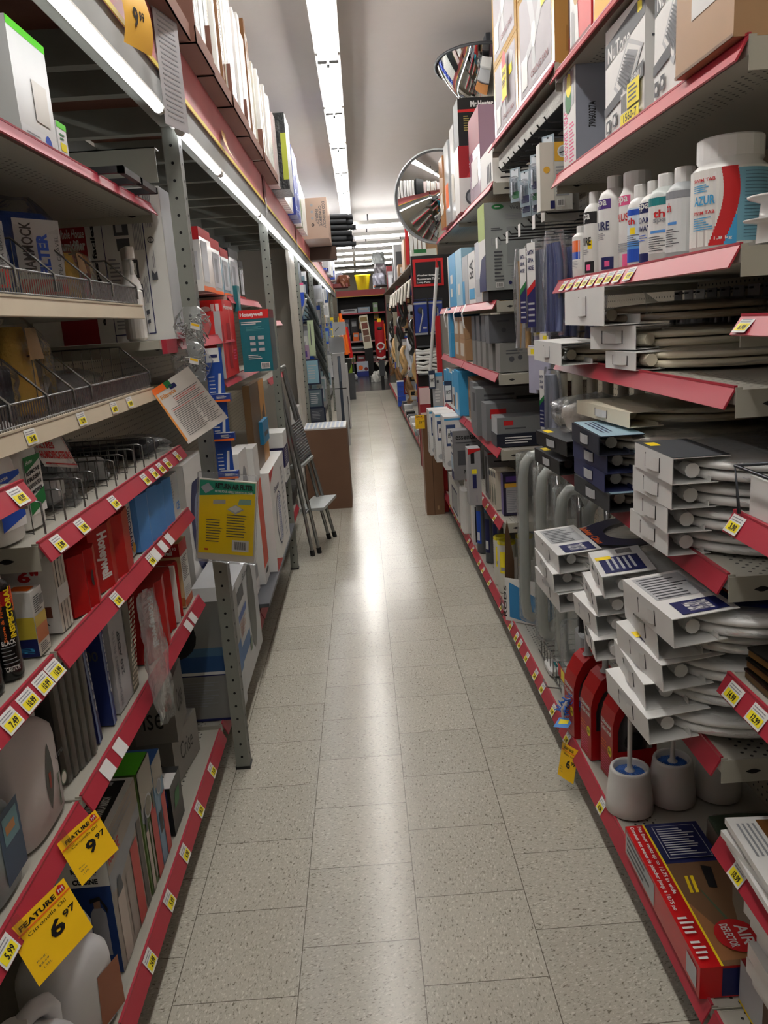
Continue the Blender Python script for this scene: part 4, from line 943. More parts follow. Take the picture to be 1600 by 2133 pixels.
wire_basket('chrome wire basket of the upper cream lipped shelf around the hammock filters', 1.35, 2.40, 1.657, .050, (1.56,1.76,1.99,2.16,2.395))
wire_basket('chrome wire basket of the lower cream lipped shelf around the yellow sponge', 1.35, 2.42, 1.420, .046, (1.44,1.62,1.77,1.885,2.415))
ZS2 = 1.659; ZS3 = 1.422
def hammock(label, y, x=-.765, h=.22):
    t = empty('filter_bag', label, 'bagged filter', (x, y, ZS2), PI/2-.6)
    a = MB(); a.rbox(-.075,.075,-.03,.09,.002,h*.92, mat('bluefoam', .95, 0, .15, .6, 90), r=.03); a.build('foam_roll', t)
    a = MB(); a.poly([(-.035,-.0345,.02),(.085,-.0345,.02),(.085,-.0345,h*.85),(-.035,-.0345,h*.85)], 'lgrey')
    a.txt('HAMMOCK', (.010,-.0352,.065), (0,0,1), (-1,0,0), h*.52, .030, 'black', .02)
    a.txt('FILTER', (.049,-.0352,.060), (0,0,1), (-1,0,0), h*.44, .030, 'blue', .05)
    a.poly([(-.035,-.035,.02),(.085,-.035,.02),(.085,-.035,.055),(-.035,-.035,.055)], 'red'); a.poly([(.045,-.0354,.026),(.07,-.0354,.026),(.07,-.0354,.05),(.045,-.0354,.05)], 'dgrey')
    a.txt('PEA GRAVEL', (.078,-.0352,.065), (0,0,1), (-1,0,0), h*.40, .010, 'dgrey', 0); a.build('label_card', t)
    a = MB(); crumple(a, .185, .15, h*1.1, bagf, len(label), .3, y0=-.04); a.build('plastic_bag', t)
    return t
hammock('bagged blue hammock filter with its whole label in view in the upper basket', 1.955)
hammock('blue hammock filter in a clear bag cut by the left photo edge', 1.60, -.75, .17)
def sponge(label, y, x, z, w, h, card=True, c='yfoam'):
    t = empty('sponge_bag', label, 'bagged sponge', (x, y, z), PI/2)
    a = MB(); rr = []
    for f in (0,.1,.5,.8,.95,1): 
        k = 1-.45*f**2; rr.append([(w/2*k*math.cos(2*PI*i/16), .05+.045*k*math.sin(2*PI*i/16), h*f) for i in range(16)])
    a.loft(rr, mat(c, .9, 0, .12, .5, 120), True, True, True); a.build('sponge', t)
    if card: a = MB(); a.poly([(-w*.3,-.002,h*.62),(w*.3,-.002,h*.62),(w*.22,.004,h*.98),(-w*.22,.004,h*.98)], 'tan'); a.build('paper_label', t)
    a = MB(); crumple(a, w*1.15, .12, h*1.15, bagf, int(y*100), .3, y0=-.01); a.build('plastic_bag', t)
sponge('small yellow sponge in a clear bag beside the blue hammock filter', 2.17, -.70, ZS2, .10, .13)
sponge('tall yellow sponge in a clear bag standing in the lower basket', 1.78, -.70, ZS3, .13, .185)
sponge('pale brown sponge in a clear bag behind the dark pad in the lower basket', 1.62, -.80, ZS3, .13, .18, c='tan')
sponge('grey crumpled bag of filter wool lying in the lower basket', 2.14, -.72, ZS3, .22, .065, False, 'grey')
t = empty('filter_bag', 'dark blue black filter pad in a clear bag, left end of the lower basket', 'bagged filter', (-.70, 1.515, ZS3), PI/2)
a = MB(); a.rbox(-.09,.09,-.02,.08,0,.11, mat((.06,.07,.11), .9, 0, .2, .5, 60), r=.02); a.build('pad', t); a = MB(); crumple(a, .20, .13, .14, bagf, 5, .5, y0=-.03); a.build('plastic_bag', t)
t = empty('spray_bottle', 'white trigger spray bottle standing at the end of the wire baskets', 'spray bottle', (-.665, 2.475, 1.557), PI/2+.5)
a = MB(); a.rbox(-.04,.04,-.028,.028,0,.15, mat('white', .35), r=.025); a.lathe([(.034,.148),(.028,.17),(.016,.195),(.014,.215)], mat('white', .35), 16); a.build('bottle_body', t)
a = MB(); a.lathe([(.017,.205),(.017,.228),(.013,.232)], mat('white', .3), 16); a.rbox(-.045,.03,-.013,.013,.232,.268, mat('white', .3), r=.008); a.tube([(-.03,0,.24),(-.04,0,.215),(-.034,0,.19)], .005, mat('white', .3)); a.build('trigger', t)
a = MB(); a.box(-.03,.03,-.0288,-.0284,.02,.10,'white'); a.box(-.03,.03,-.029,-.0288,.02,.06,'blue'); a.build('label', t)
mbx = MB(); mbx.box(-.98,-.59,2.425,2.592,1.53,1.555, mat('shelfgrey')); mbx.box(-.59,-.575,2.45,2.592,1.515,1.557, red_lip); tag(mbx.build('narrow_shelf'), 'narrow grey shelf end with pink lip holding the spray bottle', 'shelf')

# ---- descaler jugs
def superring(w, d, z, n=24, e=.6, x0=0, y0=0):
    return [(x0+math.copysign(abs(math.cos(2*PI*i/n))**e, math.cos(2*PI*i/n))*w/2, y0+math.copysign(abs(math.sin(2*PI*i/n))**e, math.sin(2*PI*i/n))*d/2, z) for i in range(n)]
def jug(name, label, x, y, z, w, d, h, side='L', rz=0, body='white', cap='white', cx=-.25, art=None, capr=.02, rough=.3):
    """blow moulded jug: neck towards local -x, loop handle on the other side"""
    t = empty(name, label, 'jug', (x, y, z), SIDE[side]+rz); m = mat(body, rough, 0, .03)
    nx = w*cx; a = MB()
    a.loft([superring(w*.92,d*.92,0), superring(w,d,h*.03), superring(w*1.0,d,h*.60), superring(w*.97,d*.96,h*.68), superring(w*.80,d*.85,h*.77,x0=nx*.22), superring(w*.52,d*.62,h*.86,x0=nx*.7), superring(capr*2.3,capr*2.3,h*.915,e=1,x0=nx), superring(capr*1.9,capr*1.9,h*.95,e=1,x0=nx)], m, True, True, True)
    if art: decals(a, w, d, h, [], 0); art(a, w, d, h)
    a.build('jug_body', t)
    a = MB(); hx = w*.36
    a.tube([(nx+capr*.8,0,h*.895),(nx+w*.16,0,h*.955),(w*.20,0,h*.955),(hx,0,h*.90),(hx+w*.06,0,h*.80),(hx+w*.05,0,h*.68),(hx,0,h*.60)], [w*.09,w*.10,w*.105,w*.11,w*.11,w*.11,w*.10], m, 12); a.build('handle', t)
    a = MB(); a.lathe([(capr*1.05,h*.945),(capr*1.08,h*.95),(capr*1.08,h*.992),(capr*.98,h)], mat(cap, .35), 24, c=(nx,0,0)); a.lathe([(capr*1.25,h*.935),(capr*1.25,h*.945)], mat(cap, .35), 24, c=(nx,0,0)); a.build('cap', t)
    return t
def art_panel(c, txt):
    def f(a, w, d, h):
        y = -d/2-.0008
        a.poly([(-w*.36,y,h*.12),(w*.36,y,h*.12),(w*.36,y,h*.60),(-w*.36,y,h*.60)], 'white')
        a.poly([(-w*.36,y-.0003,h*.12),(w*.36,y-.0003,h*.20),(w*.36,y-.0003,h*.32),(-w*.36,y-.0003,h*.24)], c); a.poly([(-w*.36,y-.0003,h*.47),(w*.36,y-.0003,h*.56),(w*.36,y-.0003,h*.60),(-w*.36,y-.0003,h*.60)], c)
        for k, s in enumerate(txt): a.txt(s, (-w*.33,y-.0006,h*(.44-.055*k)), (1,0,.12), (0,0,1), w*.62, h*.035, 'black', .04)
        a.txt('Home', (-w*.30,y-.0008,h*.53), (1,0,.12), (0,0,1), w*.3, h*.035, 'white', .03)
    return f
jug('descaler_jug', 'white descaler jug with blue and white label, nearest the aisle on the left shelf', -.70, 1.435, 1.220, .105, .105, .215, rz=-.15, art=art_panel('blue', ['DE-SCALER', 'DETARTREUR', 'HUMIDIFIER']), capr=.016)
jug('descaler_jug', 'white jug with green label bands behind the blue labelled one', -.70, 1.548, 1.220, .095, .10, .235, rz=-.05, art=art_panel('green', ['REMOVE', 'FRESH', 'PURIFICATEUR', 'HUMIDIFIER']), capr=.016)
jug('descaler_jug', 'white jug seen behind the two labelled ones at the left shelf end', -.83, 1.44, 1.220, .10, .10, .235, art=art_panel('blue', ['DE-SCALER']), capr=.016)
# wire dividers on the perforated shelf
for i, y in enumerate((1.48,1.588,1.705,1.786,1.934,2.018,2.108,2.195,2.33)):
    a = MB(); ch = mat((.50,.50,.50), .25, .9)
    a.tube([(-.618,y,1.219),(-.618,y,1.280),(-.63,y,1.284),(-.95,y,1.284),(-.95,y,1.219)], .002, ch)
    for k in range(14): a.tube([(-.64-k*.023,y,1.219),(-.64-k*.023,y,1.284)], .0011, ch, 4)
    a.tube([(-.64,y,1.222),(-.95,y,1.222)], .0012, ch, 4)
    tag(a.build('shelf_divider'), 'chrome wire divider on the descaler shelf, %s from the camera' % words[i], 'shelf divider')
t = empty('header_card_bag', 'clear bag with red bordered white header card reading HUMIDIFICATEURS', 'bagged filter', (-.655, 1.748, 1.2205), PI/2)
a = MB(); a.poly([(-.055,.03,.095),(.055,.0,.07),(.052,.03,.155),(-.058,.065,.175)], 'white')
e = .0006
a.poly([(-.050,.0285,.100),(.050,.0,.077),(.050,.0005,.080),(-.050,.0290,.103)], 'red'); a.poly([(.050,.0,.077),(.0485,.0275,.147),(.0465,.0275,.147),(.048,.0,.077)], 'red')
a.txt('HUMIDIFICATEURS', (-.052,.0345,.112), Vector((.11,-.03,-.022)), (0,.25,1), .104, .018, 'red', .04); a.txt('FILTRES', (-.052,.0415,.135), Vector((.11,-.03,-.022)), (0,.25,1), .06, .015, 'red', .04); a.build('header_card', t)
a = MB(); a.rbox(-.035,.04,.03,.10,.004,.06, mat('lgrey', .9), r=.02); a.box(-.01,.03,.0285,.029,.02,.055,'white'); a.build('contents', t)
a = MB(); crumple(a, .10, .10, .10, bagf, 9, .6, y0=.0); a.build('plastic_bag', t)
t = empty('crumpled_bag', 'crumpled grey plastic bag between the wire dividers on the descaler shelf', 'bag', (-.70, 2.063, 1.2195), PI/2)
a = MB(); crumple(a, .075, .16, .055, mat('lgrey', .5, 0, .2, .7, 30), 12, .6, amp=.008); a.build('bag', t)
t = empty('filter_pad_pack', 'flat black filter pads in a clear bag at the far end of the descaler shelf', 'bagged filter', (-.66, 2.46, 1.2195), PI/2)
a = MB(); a.rbox(-.10,.10,.0,.30,.003,.035, mat('black', .8, 0, .2, .3, 40), r=.02); a.build('pads', t); a = MB(); crumple(a, .215, .36, .05, bagf, 14, .8, y0=-.03); a.build('plastic_bag', t)
t = empty('filter_pad_pack', 'long grey wrapped filter pads lying behind the wire dividers under the lower basket', 'bagged filter', (-.80, 1.90, 1.286), PI/2)
a = MB(); a.rbox(-.28,.28,.0,.20,.002,.030, mat('dgrey', .8, 0, .2, .3, 40), r=.03); a.build('pads', t); a = MB(); crumple(a, .62, .24, .04, bagf, 15, .8, y0=-.02); a.build('plastic_bag', t)

# ---- shelf with the red boxes
Z5 = 1.0115
def tall_can(label, x, y, z=Z5, h=.215, r=.026):
    return bottle('sealant_bottle', label, 'bottle', x, y, z, r, h, .014, .038, body=(.05,.05,.05), shoulder=.10, rough=.25, art=[('band',200,400,.52,.74,'red'),('band',250,400,.46,.62,(.05,.05,.05),1),
       ('lines',285,350,.10,.30,6,'grey'),('txt','BLACK',290,340,.30,.34,'white'),('txt','CAUTION',290,340,.08,.12,'white')])
def vtext_on(t, s, r, a0, a1, z0, z1, m, bold=.03):
    a = MB(); wraptxt(a, s, (0,0,0), r+.0014, math.radians(a0), math.radians(a1), z0, z1, m, bold, True); a.build('lettering', t)
for i, (x, y, lb) in enumerate(((-.655,1.24,'nearest the aisle end of the shelf, partly behind the small jar'), (-.648,1.305,'black and red, with tall yellow lettering, middle one'), (-.70,1.375,'farthest of the three, beside the yellow box'))):
    t = tall_can('black sealant bottle, %s' % lb, x, y)
    vtext_on(t, 'INSPECTORAL', .026, 325, 350, .075, .165, 'yellow', .05); vtext_on(t, 'Stove & Fireplace', .026, 300, 314, .07, .16, 'orange'); vtext_on(t, 'Sealant', .026, 352, 364, .12, .165, 'orange')
t = empty('sealer_tub', 'small black tub with white lid and flame label in front of the sealant bottles', 'tub', (-.665, 1.165, Z5))
a = MB(); a.lathe([(.036,0),(.040,.004),(.046,.075)], mat('black', .3), 28); band(a, (0,0,0), .0435, math.radians(200), math.radians(400), .040, .070, mat((.30,.08,.04), .4), 14, .0022); wraptxt(a, 'Sealer', (0,0,0), .0465, math.radians(310), math.radians(355), .05, .06, 'orange'); wraptxt(a, '& Cement', (0,0,0), .0455, math.radians(305), math.radians(350), .03, .04, 'lgrey'); a.build('tub_body', t)
a = MB(); a.lathe([(.049,.068),(.050,.070),(.0505,.084),(.049,.088),(.045,.089),(.044,.086),(.001,.086)], mat('white', .3), 32, caps=False); a.build('lid', t)
carton('cleaner_box', 'narrow yellow, orange and white carton between the sealant bottles and the 6 inch filters', 'box', 'L', -.625, 1.385, 1.435, Z5, .123, .075, 'white', [('r','f',0,0,1,.20,'offwhite'),('r','f',0,.2,1,.45,(.80,.50,.33)),('r','f',0,.45,1,.62,(.80,.70,.35)),('l','f',.1,.66,.8,.92,8,'dgrey'),('b','f',.55,.7,.95,.9),('l','f',.1,.04,.9,.18,5,'dgrey'),('r','l',0,0,1,.28,'navy'),('r','l',0,.28,1,.62,(.80,.72,.25)),('t','l','H2O',.45,.06,.9,.14,'sky',90),('p','t',[(.2,.1),(.8,.1),(.8,.6),(.3,.6)],'orange')])
carton('filter_box', 'white filter cartons strapped together, marked 6 inch in red', 'box', 'L', -.625, 1.500, 1.558, Z5, .163, .14, 'white', [('t','l','FILTREE',.40,.86,.78,.91,'dgrey'),('t','l','6"',.50,.66,.80,.80,'red',0,.04),('r','l',.48,.50,.70,.60,'tagy'),('t','l','K.CA',.55,.10,.85,.14,'dgrey'),('r','l',.62,.2,.9,.34,(.45,.25,.18)),('r','f',0,0,1,1,'offwhite'),('r','f',.18,.0,.24,.97,'black'),('r','f',.45,.0,.49,.97,'dgrey'),('r','f',.72,.0,.76,.97,'dgrey'),('r','f',.0,.36,1,.56,'white'),('c','f',.5,.9,.07,'black',.02)])
def red_pack2(label, y0, y1, h=.155, X=-.608, text=True, hole=False, z=Z5, d=.09):
    w = y1-y0; t = empty('wick_filter_pack', label, 'filter box', (X, (y0+y1)/2, z), PI/2); rd = mat((.68,.05,.05), .4)
    a = MB(); pts = [(-w/2,.02),(-w*.18,.0),(0,.006),(w*.18,-.006),(w/2,.004),(w/2,d),(-w/2,d)]
    a.loft([[(x, y_, 0) for x, y_ in pts], [(x, y_, h) for x, y_ in pts]], rd)
    if text:
        p0 = Vector((-w*.40,.0148,h*.90)); a.txt('Honeywell', p0+Vector((0,-.0012,0)), (0,0,-1), Vector((w*.32,-.02,0)), h*.72, w*.20, 'white', .05)
    if hole: a.poly([(w*.1+.006*math.cos(q*PI/6)*(1+.8*abs(math.cos(q*PI/6))), -.0030, h*.5+.018*math.sin(q*PI/6)) for q in range(12)], 'black')
    a.build('pack', t)
    return t
red_pack2('bright red pack with a hang hole beside the white 6 inch cartons', 1.578, 1.700, .128, text=False, hole=True)
red_pack2('bright red pack with large white vertical lettering under the descaler shelf', 1.712, 1.965, .150)
carton('filter_box', 'white carton with blue vertical lettering between red and light blue packs', 'box', 'L', -.632, 1.972, 2.060, Z5, .165, .10, 'white', [('r','f',0,.75,.45,1,'navy'),('t','f','VISIONAIRE',.5,.08,.85,.80,'navy',-90),('c','f',.85,.12,.16,'gold')])
def blue_pack(label, y0, y1, h, c):
    w = y1-y0; t = empty('wick_filter_pack', label, 'filter box', (-.606, (y0+y1)/2, Z5), PI/2)
    a = MB(); pts = [(-w/2,.012),(-w*.1,.0),(w*.1,.008),(w/2,-.002),(w/2,.08),(-w/2,.08)]
    a.loft([[(x, y_, 0) for x, y_ in pts], [(x, y_, h) for x, y_ in pts]], mat(c, .4)); a.build('pack', t)
blue_pack('light blue folded pack, near one of two', 2.065, 2.235, .150, 'lblue'); blue_pack('light blue folded pack, far one of two beside the white carton', 2.245, 2.405, .140, 'lblue')
carton('filter_box', 'white carton with faint blue writing right of the light blue packs', 'box', 'L', -.615, 2.412, 2.535, Z5, .135, .09, (.80,.83,.84), [('t','f','CB',.55,.12,.9,.32,'lblue'),('l','f',.1,.3,.5,.9,9,'lgrey')])
carton('dark_box', 'dark maroon carton at the back of the shelf above the yellow carton', 'box', 'L', -.74, 1.30, 1.48, Z5, .155, .10, (.22,.05,.06))

# ---- furnace filter shelf
Z6 = .7065
jug('citronella_jug', 'big white citronella oil jug with leaf shaped dark label on the left shelf', -.685, 1.315, Z6, .20, .13, .245, rz=.0, body=(.80,.77,.77), rough=.35, cx=-.2, capr=.024,
    art=lambda a, w, d, h: (a.add([(w*(.0+.10*k/10+.085*math.sin(PI*k/10)), -d/2-.0008, h*(.14+.50*k/10)) for k in range(11)]+[(w*(.0+.10*k/10-.085*math.sin(PI*k/10)), -d/2-.0008, h*(.14+.50*k/10)) for k in range(9, 0, -1)], [list(range(20))], mat((.08,.10,.06), .3)),
       a.poly([(w*.02,-d/2-.0012,h*.30),(w*.06,-d/2-.0012,h*.30),(w*.08,-d/2-.0012,h*.42),(w*.03,-d/2-.0012,h*.42)], (.55,.18,.10)),
       a.txt('citro', (w*.22,-d/2-.0009,h*.44), (1,0,0), (0,0,1), w*.18, h*.05, 'dgrey', 0), a.poly([(w*.33+w*.07*math.cos(q*PI/8),-d/2-.0008,h*.24+w*.07*math.sin(q*PI/8)) for q in range(16)], 'olive'), a.poly([(w*.33+w*.055*math.cos(q*PI/8),-d/2-.0011,h*.24+w*.055*math.sin(q*PI/8)) for q in range(16)], 'offwhite'),
       [a.poly([(w*(.16+.02*q),-d/2-.0010,h*.08),(w*(.17+.02*q),-d/2-.0010,h*.08),(w*(.24-.02*q),-d/2-.0010,h*.34),(w*(.23-.02*q),-d/2-.0010,h*.34)], 'olive') for q in range(3)]))
jug('citronella_jug', 'translucent jug with blue and orange label at the left photo edge', -.68, 1.135, Z6, .13, .12, .20, body=(.55,.60,.62), art=lambda a, w, d, h: (a.poly([(-w*.1,-d/2-.0008,h*.1),(w*.46,-d/2-.0008,h*.1),(w*.46,-d/2-.0008,h*.72),(-w*.1,-d/2-.0008,h*.72)], (.22,.32,.42)), a.poly([(0,-d/2-.0012,h*.42),(w*.4,-d/2-.0012,h*.42),(w*.4,-d/2-.0012,h*.66),(0,-d/2-.0012,h*.66)], (.42,.58,.62)), a.poly([(w*.05,-d/2-.0015,h*.50),(w*.3,-d/2-.0015,h*.50),(w*.3,-d/2-.0015,h*.58),(w*.05,-d/2-.0015,h*.58)], (.72,.50,.30))))
for i in range(5):
    y0 = 1.455+i*.0265
    t = empty('furnace_filter', 'grey shrink wrapped furnace filter, %s of five standing beside the citronella jug' % ('nearest','second','third','fourth','farthest')[i], 'furnace filter', (-.645+.004*i, y0+.012, Z6), PI/2)
    t.rotation_euler = (-.0, .0, PI/2)
    a = MB(); a.box(-.011,.011,0,.30,0,.252-.004*i, mat((.50,.48,.44), .7, 0, .15)); a.box(-.0118,-.011,.01,.29,.01,.24, mat((.32,.31,.29), .7)); a.build('filter_frame', t)
    a = MB(); a.rbox(-.0125,.0125,-.003,.304,0,.256, wrapf, r=.006); a.build('plastic_wrap', t)
def rf(label, y, X, lean, c, txt, h=.255, th=.024, tc='lgrey'):
    t = empty('furnace_filter', label, 'furnace filter', (X, y, Z6)); t.rotation_euler = (0, lean, PI/2)
    a = MB(); a.box(-th/2,th/2,0,.30,0,h, mat(c, .45)); e = -.0008
    a.poly([(-th*.5,e,0),(-th*.1,e,0),(-th*.1,e,h),(-th*.5,e,h)], (.45,.52,.68)); a.txt(txt, (th*.34,e*1.5,h*.30), (0,0,1), (-1,0,0), h*.55, th*.34, tc, .03)
    a.txt(txt, (-th/2-.0008,.10,h*.62), (0,-1,0), (0,0,1), .09, .025, 'dgrey', .02)
    a.build('filter_frame', t)
rf('dark blue furnace filter marked RF5000, left of two', 1.622, -.632, -.07, 'navy', 'RF5000'); rf('blue furnace filter with white edge beside the dark one', 1.705, -.625, -.03, (.12,.18,.42), 'RF5000', .26)
carton('humidifier_pad', 'white humidifier pad box with honeycomb side inside a long clear bag', 'filter', 'L', -.625, 1.748, 1.905, Z6, .25, .10, (.70,.70,.71), [('t','f','REPLACEMENT FILTER',.10,.05,.20,.8,'grey',90),('t','f','250 ADEP',.30,.30,.42,.75,'dgrey',90),('r','f',.68,0,1,1,(.42,.40,.34))]+[('p','f',[(.70+.07*(k % 4),.03+.05*(k//4)),(.74+.07*(k % 4),.04+.05*(k//4)),(.75+.07*(k % 4),.065+.05*(k//4)),(.71+.07*(k % 4),.06+.05*(k//4))],'ivory') for k in range(76)])
t = empty('clear_bag', 'long clear plastic bag hanging down over the lip in front of the honeycomb pad', 'plastic bag', (-.585, 1.90, .60), PI/2)
a = MB(); rr = []; rnd = random.Random(4)
for j in range(13):
    f = j/12; ww = .040+.055*math.sin(PI*(f*.9+.05))*(1-.3*f); r = []
    for i in range(16):
        an = 2*PI*i/16; r.append((math.cos(an)*ww+rnd.uniform(-.008,.008)-.06*(f-.5), math.sin(an)*.012-.006+rnd.uniform(-.006,.004)-.010, .36*f))
    rr.append(r)
a.loft(rr, bagf, False, True, True); a.build('bag', t)
red_pack2('red pack with white vertical lettering on the furnace filter shelf, near the clear bag', 2.03, 2.21, .20, z=Z6)
red_pack2('dark red pack behind the white lettered red pack', 2.225, 2.33, .185, text=False, z=Z6, X=-.62)
carton('filter_box', 'thin white carton squeezed between dark red packs', 'box', 'L', -.612, 2.337, 2.352, Z6, .18, .09, 'white')
red_pack2('narrow dark red pack left of the orange and white filter box', 2.36, 2.41, .18, text=False, z=Z6, X=-.62)
carton('filter_set_box', '4-SET carton with red top band and fan picture, yellow sticker', 'box', 'N', 2.47, -.735, -.622, Z6-.0, .215, .10, (.82,.68,.45), [('r','f',0,.80,1,1,(.66,.08,.08)),('t','f','48190',.62,.90,.92,.95,'white'),('t','f','Honeywell',.04,.81,.80,.895,'white',0,.05),('r','f',0,.0,1,.80,(.84,.74,.56)),('t','f','4-SET',.20,.68,.62,.755,'black',0,.05),('t','f','Replacement',.02,.60,.66,.66,'black',0,.02),('r','f',.62,.56,.85,.64,'tagy'),('c','f',.62,.46,.16,'lgrey',.09),('r','f',.46,.18,.80,.44,'dgrey'),('l','f',.48,.2,.78,.42,7,'lgrey'),('r','f',.4,.03,1,.16,(.72,.42,.22)),
   ('r','r',0,0,1,.80,'white'),('r','r',0,.8,1,1,'red'),('l','r',.1,.4,.9,.76,12,'dgrey'),('r','r',0,0,1,.12,(.75,.35,.18)),('l','r',.1,.15,.9,.3,5,'lgrey')])

# ---- bottom shelf
Z7 = .167
for nm, x, y, h, ww in (('its white cap in full view', -.700, 1.405, .245, .17), ('cut by the bottom photo edge', -.690, 1.195, .235, .17)):
    jug('oil_jug', 'plain white jug on the left bottom shelf, %s' % nm, x, y, Z7, ww, .15, h, rz=-.35, body=(.86,.86,.87), cx=-.10, capr=.026, rough=.35,
        art=lambda a, w, d, h: a.poly([(w*.0,-d/2-.0008,h*.06),(w*.44,-d/2-.0008,h*.06),(w*.44,-d/2-.0008,h*.55),(w*.05,-d/2-.0008,h*.55)], (.62,.38,.26)))
extp = [('r','f',0,0,1,1,(.60,.56,.52)),('p','f',[(0,.60),(.2,.55),(1,.70),(1,.80),(0,.72)],'grey'),('t','f','KIDDE',.04,.78,.35,.86,'red'),('l','f',.1,.88,.9,.96,3,'grey'),('r','f',.10,.0,.30,.5,(.75,.70,.66)),('r','f',.38,.05,.50,.52,(.62,.58,.55)),('r','f',.58,.0,.80,.62,(.75,.25,.22)),('r','f',.84,0,.96,.7,(.35,.33,.30)),('p','f',[(.12,.5),(.28,.5),(.24,.62),(.16,.62)],'dgrey')]
t = carton('extinguisher_box', 'home protection fire extinguisher carton with black top and blue end, nearest the camera', 'box', 'L', -.635, 1.548, 1.792, Z7, .345, .125, 'white', extp+
   [('r','l',0,0,1,.66,(.05,.20,.45)),('r','l',0,.66,1,1,'white'),('t','l','KITCHEN',.35,.76,.80,.80,'black',0,.05),('t','l','CUISINE',.35,.68,.80,.72,'black',0,.05),('l','l',.4,.73,.8,.755,2,'grey'),
    ('p','l',[(.58,.14),(.86,.14),(.86,.46),(.80,.50),(.64,.50),(.58,.46)],(.62,.62,.64)),('p','l',[(.66,.50),(.78,.50),(.78,.56),(.66,.56)],(.55,.42,.34)),('p','l',[(.60,.57),(.78,.59),(.90,.50),(.88,.46),(.78,.56),(.60,.54)],'black'),
    ('r','t',.05,.12,.95,.94,'black'),('t','t','HOME PROTECTION',.08,.46,.52,.62,'white',0,.05),('t','t','PROTECTION POUR LA MAISON',.08,.22,.66,.38,'white',0,.05),('p','t',[(.62,.55),(.80,.40),(.80,.75)],'green'),('l','t',.86,.3,.93,.7,3,'lgrey')])
carton('extinguisher_box', 'fire extinguisher carton with bright green top and sides', 'box', 'L', -.632, 1.800, 1.912, Z7, .345, .15, (.35,.45,.22), extp[1:]+[('r','f',0,.7,1,1,(.62,.60,.55)),('r','f',.55,0,.95,.55,(.75,.28,.25)),('r','t',0,0,1,1,'lime'),('t','t','5 YR',.3,.4,.7,.7,'white',90),('c','f',.45,.66,.28,'lgrey'),('c','f',.45,.66,.23,(.50,.48,.42))])
carton('extinguisher_box', 'fire extinguisher carton with blue top and pale blue side', 'box', 'L', -.630, 1.918, 2.005, Z7, .300, .15, (.45,.58,.68), [('r','f',0,.75,1,1,(.62,.60,.55)),('r','f',.5,0,.95,.6,(.75,.28,.25)),('r','t',0,0,1,1,(.20,.42,.75)),('t','t','5 YR',.3,.4,.7,.7,'white',90),('r','f',.1,.3,.4,.5,'black'),('c','f',.45,.72,.25,'lgrey'),('c','f',.45,.72,.2,'grey')])
t = carton('alarm_box', 'dark smoke alarm carton with white top flap, tilted against the blue topped carton', 'box', 'L', -.628, 2.045, 2.165, Z7, .15, .10, (.20,.21,.19), [('r','t',0,0,1,1,(.15,.15,.15)),('r','t',.0,.0,.7,1,'white'),('t','t','Kidde',.10,.3,.55,.7,'black',0,.04),('p','f',[(.2,.45),(.35,.75),(.8,.75),(.65,.45)],(.14,.40,.20)),('r','l',0,0,1,1,'black'),('r','l',.1,.6,.9,.95,'navy'),('l','l',.15,.65,.85,.9,3,'white')])
def crise(label, y0, y1, z, h, rz):
    carton('lamp_box', label, 'box', 'L', -.665, y0, y1, z, h, .26, (.50,.49,.47), [('t','f','Crise',.25,.35,.75,.75,'black',0,.0),('t','l','Crise',.35,.25,.85,.65,'black',0,.0),('r','l',0,.0,.5,.20,(.42,.41,.39)),('t','t','Crise',.2,.2,.8,.5,'black',0,.0)], rz=rz)
crise('grey carton with black handwritten style lettering, lower of two', 2.30, 2.53, Z7, .155, -.12); crise('grey carton with black handwritten style lettering, upper of two', 2.30, 2.50, Z7+.156, .20, .08)
promo('price_sign', 'smaller yellow FEATURE sign with 9.97 above the fire extinguisher cartons', 'price sign', -.580, 1.306, .707, 'FEATURE', 'Citronella Oil', '9', '97', w=.105, h=.088, rz=-.35, tilt=-.5, curl=.010)
promo('price_sign', 'larger yellow FEATURE sign with 6.97 above the plain white jugs', 'price sign', -.580, 1.118, .697, 'FEATURE', 'Citronella Oil', '6', '97', w=.128, h=.098, rz=-.35, tilt=-.5, curl=.0)

# ---- things hung from the first upright
def hooks(label, x, y, z, s, seed):
    t = empty('hook_bag', label, 'bag of hooks', (x, y, z)); rnd = random.Random(seed); met = mat((.62,.62,.60), .25, .9)
    a = MB()
    for i in range(34):
        p = Vector((rnd.uniform(-.04,.04)*s, rnd.uniform(-.008,.008), rnd.uniform(-.10,-.035)*s)); d = Vector((rnd.uniform(-1,1), rnd.uniform(-.3,.3), rnd.uniform(-1,1))).normalized()*.018
        q = Vector((rnd.uniform(-1,1), rnd.uniform(-.3,.3), rnd.uniform(-1,1))).normalized()*.008
        a.tube([p, p+d, p+d+q, p+q*1.5], .0016, met, 5)
    a.build('metal_hooks', t)
    a = MB(); rr = []
    for j in range(9):
        f = j/8; ww = (.012+.048*math.sin(PI*min(1, f*1.15)/1.3+.2))*s; rr.append([(math.cos(2*PI*i/16)*ww+rnd.uniform(-.004,.004), math.sin(2*PI*i/16)*(.004+.016*math.sin(PI*f))+rnd.uniform(-.002,.002), -.005-.115*f*s) for i in range(16)])
    a.loft(rr, bagf, False, True, True); a.build('plastic_bag', t)
    a = MB(); a.poly([(.0,-.024,-.052),(.028,-.024,-.060),(.026,-.024,-.078),(-.002,-.024,-.070)], 'white'); a.poly([(.003,-.0245,-.054),(.026,-.0245,-.061),(.025,-.0245,-.068),(.002,-.0245,-.061)], 'feature'); a.build('price_sticker', t)
    return t
hooks('clear bag of metal hooks hanging on the first upright, upper one', -.515, 2.56, 1.655, 1.0, 1); hooks('clear bag of metal hooks hanging on the first upright, lower one with bar code', -.535, 2.58, 1.550, 1.1, 2)
